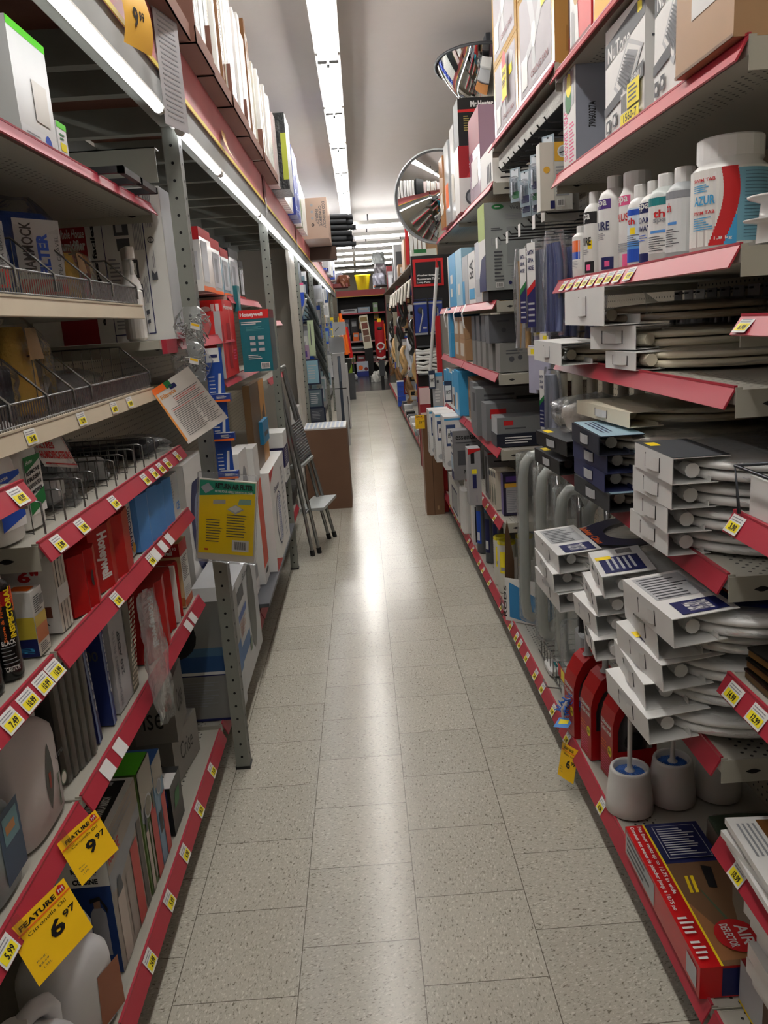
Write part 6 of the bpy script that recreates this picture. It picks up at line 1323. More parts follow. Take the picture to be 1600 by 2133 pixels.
for k, (x, y, c) in enumerate(((.655,4.62,'grey'),(.675,4.42,'navy'),(.70,4.30,'dgrey'))):
    t = empty('filter_cartridge', ('grey cartridge with blue label standing left','cartridge with dark blue label standing in the middle','plain grey cartridge behind the other two')[k], 'cartridge', (x, y, .1765))
    a = MB(); a.lathe([(.034,0),(.034,.30),(.030,.302)], mat((.33,.34,.35), .4), 20); band(a, (0,0,0), .0345, math.radians(190), math.radians(250), .06, .26, 'blue' if k == 0 else 'navy'); band(a, (0,0,0), .0348, math.radians(200), math.radians(235), .08, .13, 'white'); a.build('body', t)
    a = MB(); a.lathe([(.0355,.295),(.0355,.318),(.030,.322)], mat((.12,.36,.48), .4), 20); a.build('cap', t)
carton('framed_box', 'white carton with black framed picture on the right bottom shelf', 'box', 'N', 4.78, .62, .74, .176, .27, .06, 'white', [('r','f',.12,.06,1,.90,'black'),('r','f',.30,.10,1,.80,(.58,.58,.60))])
carton('framed_box', 'white picture frame pack leaning over the lip beside the wide white canister', 'box', 'R', .60, 5.35, 5.95, .176, .25, .03, 'white', [('r','f',.35,.1,.9,.8,'navy'),('r','f',.40,.16,.9,.74,'lgrey')])
t = empty('white_canister', 'wide white plastic canister with square side on the right bottom shelf', 'canister', (.69, 5.12, .176)); a = MB(); a.rbox(-.10,.09,-.09,.09,0,.30, mat('white', .3), r=.03); a.lathe([(.07,.30),(.075,.33),(.07,.35),(.04,.35)], mat('white', .3), 24); a.box(-.02,.06,-.092,-.09,.06,.22, 'lgrey'); a.build('body', t)
carton('small_white_box', 'white printed carton behind the black framed one', 'box', 'N', 4.86, .63, .70, .447-.27+.001+.27-.27, .40, .10, 'offwhite', [('r','f',.2,.78,.4,.92,'dgrey'),('r','f',.55,.78,.75,.92,'dgrey')])
t = empty('crumpled_bag', 'crumpled clear bag on the right bottom shelf lip before the string wound filters', 'plastic bag', (.612, 3.62, .178), -PI/2); a = MB(); crumple(a, .12, .10, .07, bagf, 17, .4, amp=.012); a.build('bag', t)
# shelf at .60
zs = .6015
carton('shower_head_box', 'navy and white carton with purple top and yellow label, nearest on its shelf', 'box', 'N', 3.80, .648, .740, zs, .205, .06, (.12,.10,.22), [('r','f',.15,.06,.85,.68,(.66,.66,.68)),('l','f',.2,.1,.8,.62,12,'grey'),('r','f',.08,.68,.92,.78,'gold'),('r','f',.15,.82,.85,.95,'purple'),('r','l',0,0,1,1,(.42,.38,.58))])
for k in range(3):
    carton('faucet_box', 'slim white carton with dark line drawings beside the purple topped one, %s' % words[k], 'box', 'R', .632, 3.92+.075*k, 3.985+.075*k, zs, .20-.01*k, .10, (.80,.77,.70), [('v','f',.2,.1,.8,.8,3,'olive'),('r','f',.1,.82,.9,.95,'dgrey')])
carton('tap_box', 'wide grey carton with red edge behind the slim white ones', 'box', 'N', 4.18, .635, .96, zs, .25, .12, (.50,.50,.51), [('r','f',0,.97,.4,1,'red'),('r','f',.1,.80,.35,.83,'black'),('l','f',.1,.5,.4,.7,3,'dgrey'),('r','f',.85,.80,1,.9,'dgrey'),('r','l',.2,.1,.7,.9,'black')])
carton('tap_box', 'slim white and navy carton with yellow sticker at the lip beside the vanity light carton', 'box', 'N', 4.06, .515, .580, zs+.0, .30, .10, (.62,.62,.63), [('r','f',.2,.74,.5,.95,'black'),('r','f',.25,.56,.65,.64,'tagy'),('r','f',.3,.30,.62,.54,'navy'),('p','f',[(0,.9),(1,.97),(1,1),(0,1)],'red'),('v','f',.5,.05,.7,.2,1,'grey')])
carton('vanity_light_box', 'grey lettered carton with bathroom picture and blue price card standing at the shelf edge', 'box', 'N', 4.75, .515, .69, zs-.0, .30, .12, (.50,.50,.51), [('t','f','essentials',.10,.82,.92,.93,'black'),('r','f',.15,.30,.55,.60,'dgrey'),('r','f',.50,.34,.72,.68,(.40,.40,.42)),('r','f',.72,.34,.95,.68,(.35,.35,.37)),('r','f',.46,.64,.56,.72,'black'),('l','f',.1,.74,.9,.78,1,'dgrey'),('t','f','Piano Pak',.35,.12,.75,.20,'black',0,.04),
   ('r','l',0,0,1,1,'white'),('r','l',0,0,1,.18,'navy'),('r','l',.02,.50,.98,.97,(.20,.28,.45)),('r','l',.10,.54,.90,.88,'white'),('t','l','114.97',.18,.62,.82,.72,'black',0,.04),('r','l',.2,.76,.8,.80,'black'),('r','l',.05,.2,.95,.48,(.70,.78,.84))])
for k, (y0, X) in enumerate(((5.10,.50),(5.40,.47),(5.70,.455))):
    carton('light_fixture_box', 'white carton with blue trim behind the grey vanity light carton, %s' % words[k], 'box', 'N', y0, X, X+.16, zs, .345-.01*k, .20, 'white', [('r','f',.02,.93,.95,.97,'sky'),('r','f',.08,.45,.45,.85,(.20,.28,.45)),('r','f',.12,.50,.41,.78,'white'),('t','f','89.97',.15,.6,.38,.7,'black',0,.04),('v','f',.5,.1,.62,.4,1,'dgrey'),('c','f',.2,.12,.12,'lgrey'),
       ('r','l',.03,.05,.10,.9,'dgrey'),('t','l','VANITY LIGHT',.5,.1,.75,.5,'dgrey',90)])
# shelf at .95
zs = .9515
for (y, x0, x1, z, h, lb, dec) in ((3.74,.615,1.0,zs,.062,'long navy carton with white lettering lying lowest',[('r','f',0,0,1,1,(.07,.09,.16)),('l','f',.1,.2,.45,.8,3,'white'),('r','l',0,0,1,1,'dgrey')]),
   (3.75,.62,1.0,zs+.063,.075,'long grey carton with red corner lying on the navy one',[('r','f',.08,.5,.2,.8,'red'),('l','f',.1,.2,.5,.4,1,'dgrey'),('r','l',0,0,1,1,'lgrey')]),
   (3.95,.60,1.0,zs,.185,'grey carton with red square, second in the row',[('r','f',.05,.6,.25,.85,'red'),('l','f',.1,.3,.6,.5,2,'dgrey')]),
   (4.15,.58,1.0,zs,.245,'pale grey carton with small lettering, third in the row',[('l','f',.1,.7,.5,.9,2,'dgrey'),('r','f',.5,.7,.9,.8,'black'),('r','l',.2,.5,.8,.9,'dgrey')]),
   (4.36,.60,1.0,zs,.26,'plain grey carton, fourth in the row',[('r','f',.5,.75,.9,.85,'dgrey')])):
    carton('faucet_box', lb+' on the fourth right shelf', 'box', 'N', y, x0, x1, z, h, .16, (.48,.49,.50), dec)
for k in range(5): carton('kraft_box', 'narrow brown carton standing on the fourth right shelf, %s' % words[k], 'box', 'R', .635+.004*k, 4.58+.085*k, 4.655+.085*k, zs, .25, .25, 'kraft', [('r','f',.3,.2,.7,.5,'dkraft')])
carton('sky_box', 'bright blue and white carton at the far end of the fourth right shelf', 'box', 'R', .60, 5.05, 5.30, zs, .28, .2, 'sky', [('r','f',.3,.1,.7,.5,'white')])
for k in range(4): carton('light_fixture_box', 'white and blue light carton farther along the fourth right shelf, %s' % words[k], 'box', 'R', .61, 5.32+.18*k, 5.49+.18*k, zs, .26-.02*(k % 2), .2, 'white', [('r','f',0,.6,1,1,'sky'),('r','f',.2,.1,.8,.4,(.5,.35,.25))])
# shelf at 1.30: two rows
zs = 1.3015
cols = [(.36,.37,.39),(.55,.56,.56),(.30,.33,.36),(.60,.60,.58),(.52,.53,.50)]
for k, (y, x0) in enumerate(((3.735,.640),(3.93,.638),(4.10,.632),(4.27,.630),(4.44,.628))):
    for r in range(2):
        if k == 0 and r: y_, x_ = 3.86, .615
        else: y_, x_ = y, x0
        carton('faucet_box', 'grey faucet carton on the third right shelf, %s column, %s row' % (words[k], ('lower','upper')[r]), 'box', 'N', y_+(.0 if r == 0 else .008), x_, 1.0, zs+.131*r, .13, .12, cols[0] if r else (.50,.50,.49), [('l','f',.08,.6,.35,.8,2,'dgrey'),('c','f',.15,.45,.035,'dgrey'),('c','f',.26,.5,.03,'dgrey'),('c','f',.58,.62,.045,(.25,.45,.50)),('c','f',.58,.36,.045,(.30,.42,.55)),('l','f',.68,.3,.95,.9,6,'grey'),('b','f',.75,.06,.85,.18)] if r == 0 else [('r','f',.40,.80,.85,.88,'black'),('l','f',.1,.7,.3,.85,1,'dgrey'),('c','f',.18,.45,.03,'dgrey')]) if not (k == 1 and r) else None
for k in range(2):
    for r in range(2): carton('kraft_box', 'brown carton at the far end of the third right shelf, %s, %s row' % (words[k], ('lower','upper')[r]), 'box', 'R', .63, 4.90+.27*k, 5.155+.27*k, zs+.131*r, .13, .3, 'kraft', [('r','f',.2,.2,.8,.8,'offwhite')])
for r in range(2): carton('sky_box', 'tall blue and white tape carton at the third right shelf end, %s' % ('lower','upper')[r], 'box', 'R', .61, 5.46, 5.62, zs+.161*r, .16, .2, 'sky', [('r','f',.0,.0,.3,1,'white')])
# shelf at 1.625
zs = 1.6265
carton('scale_box', 'large pale carton of a weight scale with green tag and lettering facing the camera', 'box', 'N', 3.74, .590, .86, zs+.045, .375, .20, (.60,.62,.61), [('c','f',.22,.95,.10,'green',.03),('l','f',.17,.94,.27,.96,1,'white'),('t','f','WeightW',.42,.90,.80,.955,'dgrey',0,0),('l','f',.35,.80,.8,.87,4,'grey'),('l','f',.10,.68,.30,.72,2,'dgrey'),('p','f',[(.10,.52),(.26,.52),(.26,.60),(.10,.60)],'grey'),('p','f',[(.11,.525),(.25,.525),(.25,.595),(.11,.595)],(.60,.62,.61)),('r','f',.36,.30,.8,.72,(.52,.54,.54)),('l','f',.14,.1,.30,.46,9,'dgrey'),('r','f',.36,.27,.8,.275,'dgrey'),('t','f','Conair',.60,.33,.74,.37,'dgrey'),('b','f',.16,.03,.28,.09),('l','f',.42,.12,.7,.24,4,'grey'),('c','f',.40,.08,.03,'navy'),
   ('r','l',0,0,1,1,'white'),('r','l',0,.6,1,1,(.62,.70,.38)),('p','l',[(0,0),(1,0),(1,.42),(.4,.38),(0,.15)],'navy')])
mbz = MB(); mbz.box(.60,.86,3.76,3.93,zs+.001,zs+.044, 'black'); tag(mbz.build('flat_box'), 'flat black box under the weight scale carton', 'box')
for (y0, y1, h, c, lb, dec) in ((3.97,4.12,.39,'gold','tall carton with yellow ochre spine beside the scale carton',[('r','f',.6,0,1,1,(.80,.60,.20))]),
   (4.14,4.34,.30,'silver','silver wrapped carton on the second right shelf',[('r','f',.1,.1,.9,.4,'lgrey')]),
   (4.36,4.62,.27,'white','white carton with big black letters on the second right shelf',[('t','f','BA',.2,.5,.8,.85,'black',90),('r','f',.1,.1,.9,.3,'sky')]),
   (4.64,4.88,.27,'lgrey','pale carton with blue corner on the second right shelf',[('r','f',0,0,.4,.5,'sky')]),
   (4.90,5.20,.33,(.62,.78,.86),'light blue carton on the second right shelf',[('r','f',.3,.2,.7,.4,'white')]),
   (5.22,5.62,.33,'sky','bright blue carton with white square labels on the second right shelf',[('r','f',.30,.45,.62,.62,'white'),('r','f',.30,.20,.55,.36,'white'),('r','f',.0,.0,.12,1,'white')])):
    carton('light_box', lb, 'box', 'R', .628, y0, y1, zs, h, .22, c, dec)
for i, y in enumerate((4.55, 4.95, 5.5)):
    t = empty('price_strip', 'folded white price strip dangling from the second right shelf lip, %s' % words[i], 'price strip', (.598, y, 1.63)); a = MB(); a.loft([[(0,-.03,-.0),(0,.03,.0)],[(-.025,-.035,-.05),(-.025,.025,-.05)],[(-.015,-.05,-.13),(-.015,.01,-.13)]], 'white', False, False); a.build('strip', t)
# top shelf at 2.12
zs = 2.1215
carton('heater_box', 'black heater carton with red stripe on top of the red and white one', 'box', 'N', 4.62, .604, .80, zs+.335, .235, .20, (.05,.05,.06), [('t','f','Mr.Heater',.35,.80,.98,.93,'white',0,.05),('r','f',0,.70,.95,.76,'red'),('l','f',.15,.30,.32,.64,7,(.6,.55,.3)),('r','f',.50,.28,.95,.64,(.25,.20,.15)),('r','f',.52,.30,.95,.62,'black'),('c','f',.72,.52,.14,'red'),('r','f',.42,.02,.95,.20,'white')])
carton('heater_box', 'red and white carton lettered in dark capitals with round heater pictures', 'box', 'N', 4.62, .598, .80, zs, .334, .20, 'white', [('r','f',0,.52,1,1,(.62,.08,.12)),('p','f',[(.2,.52),(.5,.52),(.9,1),(.7,1)],(.75,.2,.22)),('t','f','ENERGY',.28,.76,1.0,.88,'dgrey',0,.05),('l','f',.28,.66,.9,.74,2,'white'),('c','f',.35,.22,.20,'dgrey',.13),('c','f',.75,.32,.24,'dgrey',.15),('c','f',.35,.22,.15,'grey',.09),('c','f',.75,.32,.18,(.35,.25,.15),.11),('l','f',.3,.02,.7,.08,2,'grey')])
for k, (y0, y1, h, c) in enumerate(((4.86,5.05,.50,'white'),(5.07,5.30,.46,'lgrey'),(5.32,5.52,.42,(.72,.50,.30)))):
    carton('wrapped_box', 'shiny wrapped %s carton behind the heater cartons' % ('white','pale grey','tan')[k], 'box', 'R', .605-.01*k, y0, y1, zs, h, .3, c, [('r','f',.2,.2,.8,.5,'orange' if k == 1 else 'offwhite')], rough=.12)
carton('white_box', 'white carton with dark vertical bars low on the top right shelf', 'box', 'R', .635, 3.75, 4.10, zs, .17, .3, 'white', [('r','f',.55,.15,.62,.6,'dgrey'),('r','f',.68,.15,.75,.6,'dgrey'),('r','f',.81,.15,.88,.6,'dgrey')])
carton('white_box', 'tall shiny purple and white carton beside the barred one', 'box', 'R', .640, 4.14, 4.50, zs, .42, .3, (.60,.50,.58), [('r','f',0,.6,1,1,(.50,.20,.25)),('r','f',.2,.2,.8,.5,'white')], rough=.1)
# mirrors
mir = bpy.data.materials.new('mirror'); mir.use_nodes = True; b_ = mir.node_tree.nodes['Principled BSDF']; b_.inputs['Metallic'].default_value = 1; b_.inputs['Roughness'].default_value = .02; b_.inputs['Base Color'].default_value = (.88,.88,.88,1)
def mirror(label, loc, R_, sag, direction, full=True):
    t = empty('convex_mirror', label, 'mirror', loc); d = Vector(direction).normalized(); t.rotation_euler = d.to_track_quat('Z', 'Y').to_euler()
    a = MB(); rings = []; n = 40
    for j in range(1, 15): f = j/14; rings.append([(R_*f*math.cos(2*PI*k/n), R_*f*math.sin(2*PI*k/n), sag*(1-f*f)) for k in range(n)])
    a.loft(rings[::-1], mir, False, True, True); a.add([(0,0,sag)]+rings[0], [(0,1+k,1+(k+1) % n) for k in range(n)], mir, True); a.build('mirror_dome', t)
    a = MB(); a.lathe([(R_*1.0,-.004),(R_*1.03,.0),(R_*1.035,.012),(R_*1.005,.016)], mat('dgrey' if not full else 'lgrey', .4), 48, caps=False); a.lathe([(.01,-.008),(R_,-.006)], 'lgrey', 40, caps=False); a.build('rim', t)
    a = MB(); a.tube([(0,0,-.01),(0,.05,-.15)], .01, 'dgrey'); a.build('bracket', t)
mirror('round convex security mirror facing down the aisle above the right shelves', (.665, 6.45, 2.455), .33, .09, (-.35, -1, -.18))
mirror('dome mirror under the ceiling, its underside showing the left shelves', (.945, 5.65, 3.12), .335, .26, (-.10, -.12, -1), False)
mb_ = MB(); mb_.box(.93,.96,5.6,5.7,3.14,3.30,'dgrey'); tag(mb_.build('mirror_stem'), 'dark ceiling bracket of the dome mirror', 'bracket')

# =====================================================================  RIGHT SIDE, FARTHER AWAY
carton('tall_carton', 'tall plain brown carton standing on the floor in front of the right shelves', 'carton', 'N', 6.35, .452, .600, .0, .822,   .16, (.47,.34,.24), [('r','f',.42,0,.46,1,(.34,.23,.15)),('r','f',0,.0,.04,1,(.50,.36,.25)),('r','f',.6,.05,.7,.09,'kraft')])
t = promo('price_sign', 'small yellow price tag reading 19 hung on the tall brown carton', 'price tag', .43, 6.30, .83, 'SALE', 'each', '19', '97', w=.075, h=.11, side='N', logo=False)
for i, (z0, z1) in enumerate(((.0, 1.58),)):
    mb_ = MB(); mb_.box(.600,.640,6.42,6.46,z0,z1,'red'); mb_.box(.64,1.04,6.44,6.46,z0,z1, mat((.62,.60,.57), .6)); tag(mb_.build('partition_post'), 'red post with pale perforated board closing the right shelves', 'end panel')
for (lb, x0, x1, z0, z1, y, cols_) in (('blue and white hanging carton with small square label', .545,.625,.86,1.15,6.30,('sky','lgrey')), ('blue banded long card pack beside the red post', .60,.66,.85,1.1,6.0,('sky','white'))):
    carton('light_strip_box', lb, 'box', 'N', y, x0, x1, z0, z1-z0, .03, cols_[1], [('r','f',0,.9,1,1,cols_[0]),('r','f',0,0,1,.1,cols_[0]),('r','f',.4,.72,.6,.8,'dgrey'),('l','f',.2,.2,.8,.6,5,'white')])
for i, (x, y, z) in enumerate(((.515,6.28,1.03),(.545,5.4,1.01))):
    t = empty('price_tag_card', 'hanging navy and white price card at the right shelves, %s' % ('left','right')[i], 'price card', (x, y, z)); a = MB(); a.box(0,.05,0,.002,0,.14,(.15,.2,.3)); a.box(.006,.044,-.001,0,.012,.11,'white'); a.txt('19.97', (.01,-.002,.05), (1,0,0), (0,0,1), .03, .03, 'black', .04); a.build('card', t)
t = empty('fluorescent_tube', 'long white tube with red tip leaning beside the red post', 'tube', (0,0,0)); a = MB(); a.tube([(.53,6.34,1.13),(.612,6.20,1.93)], .013, mat('white', .3), 10); a.build('tube', t); a = MB(); a.tube([(.612,6.20,1.93),(.607,6.19,1.99)], [.013,.004], mat('red'), 10); a.build('tip', t)
# cross panel with sign
mb_ = MB(); mb_.box(.585,1.05,8.66,8.70,0,2.2,(.05,.05,.06)); mb_.box(.58,.592,8.63,8.70,0,2.0,'dred'); o = tag(mb_.build('partition_board'), 'black end panel with red edge carrying the weather stripping sign', 'end panel')
t = empty('aisle_sign', 'black sign with red frame reading Weather Stripping, Fluorescent Tubes, Lamp Parts', 'sign', (.752, 8.645, 1.89)); a = MB(); a.box(-.150,.165,0,.012,0,.275,'red'); a.box(-.125,.140,-.002,0,.025,.245,(.04,.04,.05))
for k, s in enumerate(('Weather Stripping','Fluorescent Tubes','Lamp Parts')): a.txt(s, (-.115,-.003,.100-.035*k), (1,0,0), (0,0,1), (.235,.235,.14)[k], .022, 'white', .03)
a.build('board', t)
for k in range(2):
    t = empty('shower_head_pack', 'blue shower head pack in a clear shell under the black sign, %s' % ('left','right')[k], 'shower pack', (.655+.16*k, 8.63, 1.40)); a = MB(); a.box(-.07,.07,.0,.004,0,.34,(.06,.22,.62)); a.box(-.07,.07,-.001,0,.0,.02,'lgrey'); a.box(-.07,.07,-.001,0,.31,.33,'lgrey'); a.box(.02,.06,-.001,0,.06,.08,'white'); a.build('card', t)
    a = MB(); a.ball((.0,-.012,.25), (.028,.012,.036), 'dgrey'); a.tube([(.02,-.015,.26),(.022,-.015,.20),(-.005,-.015,.10),(-.02,-.015,.03)], .008, mat('white', .3)); a.build('shower_head', t)
    a = MB(); a.rbox(-.076,.076,-.035,.006,-.005,.365, film('blister', .85, .08, .2, 8), r=.01); a.build('shell', t)
def bundle(name, label, c, cx, y, z, w, h, col, n=10, seed=1, group=None):
    t = empty(name, label, c, (cx, y, z), 0, group); rnd = random.Random(seed); a = MB()
    for i in range(n):
        zz = h*(i+.5)/n; p = [(-w/2,0,zz), (-w*.2,-.03,zz+rnd.uniform(-.02,.02)), (w*.2,-.02,zz+rnd.uniform(-.03,.01)), (w/2,-.0,zz+rnd.uniform(-.02,.02))]
        a.tube(p, h/n*.55, mat(col, .3), 6)
    a.build('coil', t); return t
bundle('cable_bundle', 'stack of white wrapped cable bundles with blue tag under the shower packs', 'cable bundle', .70, 8.60, 1.00, .23, .26, 'white', 8, 3)
mb_ = MB(); mb_.box(.60,.85,8.55,8.655,.985,1.0,'dgrey'); mb_.box(.60,.85,8.55,8.655,1.27,1.285,'dgrey'); tag(mb_.build('small_shelf'), 'small dark shelves below the shower head packs', 'shelf')
carton('red_carton', 'red and white carton low at the black end panel', 'box', 'N', 8.45, .585, .70, .0, .86, .18, (.60,.14,.18), [('r','f',.15,0,1,.62,'lgrey'),('r','f',.3,0,1,.55,'white'),('r','f',0,.8,1,1,(.85,.75,.75))])
# hoses, belts, cables on the right between y 9 and 18
for i in range(15):
    y = 8.95+i*.62; rnd = random.Random(i)
    t = empty('hose_coil', 'coiled hose or belt hanging on the far right pegs', 'coil', (.66, y, 0), 0, 'coils and hoses hanging along the far right side')
    col = [(.06,.06,.06), 'tan', (.12,.12,.12), 'silver', (.5,.36,.22)][i % 5]
    zc = [1.75, .95, 1.35, 1.1, .62][i % 5]; r = .26 if i % 2 else .20
    a = MB(); a.tube([(.0+.03*math.sin(k), r*.9*math.sin(2*PI*k/20), zc+r*math.cos(2*PI*k/20)) for k in range(21)], .030, mat(col, .35), 8); a.build('coil', t)
for i in range(90):
    rnd = random.Random(100+i); y = rnd.uniform(8.9, 18.2); z = rnd.uniform(.30, 2.0); w = rnd.uniform(.07, .16); h = rnd.uniform(.10, .30)
    col = rnd.choice(['lgrey','silver','dgrey','black','grey','black','white','navy','dred','tan','offwhite','grey','blue','dgrey'])
    t = empty('hanging_pack', 'small hanging hardware pack on the far right pegs', 'hanging pack', (.64+rnd.uniform(0,.12), y, z), 0, 'packs hanging along the far right side')
    a = MB(); a.box(-.005,.12,0,.002,0,h, mat(col, .3)); a.box(.01,.10,-.003,0,h*.5,h*.85, mat(rnd.choice(['white','silver','black','red']), .3)); a.rbox(.015,.10,-.03,-.003,h*.1,h*.45, mat(rnd.choice(['silver','lgrey','black','tan']), .2), r=.01); a.build('card', t)
    a = MB(); a.tube([(.05,-.02,h*.96),(.05,.004,h*.98),(1.056-t.location.x,.01,h*.98)], .0025, 'dgrey', 4); a.build('peg', t)
for i in range(8):
    t = empty('white_bracket', 'row of white rods jutting from the far right pegs', 'rod', (0,0,0), 0, 'white rods jutting over the far right pegs'); a = MB(); y = 9.3+i*.75; a.tube([(.66,y,2.02),(.60,y-.05,1.98),(.57,y-.1,1.80-.02*(i % 3))], .018, mat('offwhite', .4), 6); a.build('rod', t)
carton('cloth_bundle', 'long pale hanging bundle with red top at the far right', 'hanging pack', 'N', 13.6, .58, .82, .80, .9, .1, (.62,.60,.52), [('r','f',.0,.6,1,.75,(.6,.3,.3)),('v','f',.1,.0,.9,.55,6,'offwhite')])
carton('red_board', 'dark red hanging panel at the far right', 'panel', 'N', 12.6, .60, .76, 1.62, .45, .03, (.45,.06,.10))
for i in range(5):
    carton('blue_pack', 'blue and white wrapped stack on the far right floor shelf, %s from the bottom' % words[i], 'pack', 'N', 13.2, .56, .86, .181+.081*i, .078, .3, 'lgrey', [('r','f',0,0,.42,1,(.15,.30,.70))])
for i in range(16):
    rnd = random.Random(i+40); carton('loose_pack', 'small mixed pack lying on the far right bottom shelf', 'pack', 'R', .60, 8.9+.26*i, 9.1+.26*i, .181, rnd.uniform(.05,.14), .12, rnd.choice(['lgrey','dgrey','black','white','offwhite','teal']), [('r','f',.2,.2,.7,.7,rnd.choice(['white','red','black','navy']))], group='packs on the far right bottom shelf')
for i in range(8):
    shelf('R', 8.75+1.22*i, 9.96+1.22*i, .18, 'pale far right bottom shelf with pink lip, %s of eight from the camera' % words[i], lh=.05, ends=False)
for i in range(2):
    shelf('R', 6.11+1.22*i, 7.32+1.22*i, .175, 'right bottom shelf beside the tall brown carton, %s' % ('nearer','farther')[i], lh=.05, ends=False)
# above the right shelves, far
t = empty('bulk_box', 'open brown carton of white packs with red edge high at the far right', 'carton', (0,0,0)); a = MB(); a.box(.60,1.0,10.0,10.5,2.14,2.50,'kraft'); a.build('carton_body', t); a = MB()
for k in range(5): a.box(.62+.05*k,.66+.05*k,9.97,9.998,2.20,2.62,'white' if k else 'red')
a.build('packs', t)
carton('green_pack', 'green and white wrapped pack on the open brown carton', 'pack', 'N', 9.6, .66, .95, 2.20, .14, .25, (.80,.82,.78), [('r','f',.2,.0,1,.25,(.10,.42,.20)),('r','f',.1,.7,.6,1,(.10,.42,.20))])
mb_ = MB(); mb_.box(.585,1.05,8.72,18.2,2.12,2.135,(.35,.27,.2)); tag(mb_.build('top_board'), 'long board on top of the far right shelving', 'board')
for i in range(9):
    rnd = random.Random(i+70); carton('stock_pack', 'mixed pack stored on top of the far right shelving', 'pack', 'N', 11.2+.75*i, .60+rnd.uniform(0,.06), .60+rnd.uniform(.2,.38), 2.136, rnd.uniform(.2,.55), .3, rnd.choice(['dgrey','kraft','lgrey','black','silver','dred']), [('r','f',.1,.4,.8,.8,rnd.choice(['white','grey','dgrey']))], group='packs on top of the far right shelving')
# =====================================================================  LEFT: STOCK ON TOP OF THE RACK
ZR = 2.4415
def tray(y0, y1, X, label):
    mb = MB(); k_ = mat((.45,.30,.25), .8); d = .5
    mb.box(X-d, X, y0, y1, ZR, ZR+.004, k_); mb.box(X-.004, X, y0, y1, ZR, ZR+.05, k_); mb.box(X-d, X, y0, y0+.004, ZR, ZR+.16, k_); mb.box(X-.10, X-.02, y1-.004, y1, ZR, ZR+.10, k_)
    tag(mb.build('cardboard_tray'), label, 'tray')
tr = [(1.92,2.74,-.455),(2.76,3.08,-.44),(3.10,3.50,-.445),(3.52,4.02,-.44),(4.04,4.58,-.445),(4.62,5.36,-.44)]
for i, (a_, b_, X) in enumerate(tr): tray(a_, b_, X, 'brown cardboard tray overhanging the red fascia, %s from the camera' % words[i])
rnd = random.Random(11); y = 1.96; i = 0
ordn = 'first second third fourth fifth sixth seventh eighth ninth tenth eleventh twelfth thirteenth fourteenth fifteenth sixteenth seventeenth eighteenth nineteenth twentieth'.split()
ordn += ['twenty '+w for w in 'first second third fourth fifth sixth seventh eighth ninth'.split()] + ['thirtieth'] + ['thirty '+w for w in 'first second third fourth fifth sixth seventh eighth ninth'.split()] + ['fortieth'] + ['forty '+w for w in 'first second third fourth fifth sixth seventh eighth ninth'.split()]
while y < 5.26:
    th = rnd.choice([.045,.06,.075,.09]); brown = 3.42 < y < 3.50 or 4.30 < y < 4.40 or 4.95 < y < 5.02
    h = .52+rnd.uniform(-.05,.08) if y < 4.5 else .46+rnd.uniform(-.02,.04); c = (.48,.33,.20) if brown else rnd.choice(['white','white','lgrey','offwhite',(.80,.74,.74)])
    for (a_, b_, X) in tr:
        if a_ <= y < b_ and y+th > b_-.006: y = b_+.03; break
    X = next((X for a_, b_, X in tr if a_ <= y <= b_), -.44)
    o = carton('boxed_panel', '%s panel carton standing on edge on the left rack, %s in the row' % ('brown' if brown else 'pale', ordn[i]), 'panel carton', 'L', X-.008-rnd.uniform(0,.02), y, y+th, ZR+.005, h, .42, c, [('r','f',.15,.05,.35,.9,'lgrey'),('v','f',.5,.1,.9,.8,2,'grey')] if i % 3 else [('t','f','Aluminum Screen',.3,.25,.7,.9,'dgrey',90),('r','l',.1,.7,.9,.9,'lgrey')], rough=.25)
    y += th+.012; i += 1
for k in range(5): carton('boxed_panel', 'pale pink edged panel leaning before the black mesh block, %s' % words[k], 'panel carton', 'L', -.445, 5.37+.036*k, 5.40+.036*k, ZR+.001, .42, .42, (.80,.72,.72), [('r','f',.3,.0,.5,1,'white')], rough=.2)
t = empty('mesh_block', 'tall black block in crinkled shiny wrap standing on the left rack', 'wrapped block', (-.38, 5.75, ZR+.001), PI/2)
a = MB(); a.box(-.17,.17,.0,.40,0,.46, mat((.10,.12,.13), .35, 0, .6, .9, 45)); a.box(-.1712,-.1700,.0,.035,.06,.34,(.62,.66,.18)); a.build('block', t)
t.location = (-.385, 5.74, ZR+.001)
for k in range(8): carton('boxed_panel', 'thin white panel carton past the black block, %s' % words[k], 'panel carton', 'L', -.455, 5.96+.10*k, 6.03+.10*k, ZR+.001, .42-.01*k, .4, 'white', [('r','f',.3,.1,.6,.9,'lgrey')], rough=.2)
for r in range(4):
    for k in range(2): carton('blue_box', 'blue lettered small carton stacked on the left rack, %s column, %s from the bottom' % (('near','far')[k], words[r] if r else 'lowest'), 'box', 'L', -.44, 6.82+.30*k, 7.10+.30*k, ZR+.001+.132*r, .13, .3, (.08,.16,.50), [('r','f',.1,.3,.9,.7,'blue'),('l','f',.15,.35,.8,.65,2,'white'),('r','l',.1,.3,.9,.7,'white')])
for k in range(9): carton('boxed_panel', 'white panel carton between the blue cartons and the brown box, %s' % words[k], 'panel carton', 'L', -.45, 7.46+.115*k, 7.55+.115*k, ZR+.001, .44-.01*k, .4, 'white' if k != 2 else (.30,.55,.35), rough=.2)
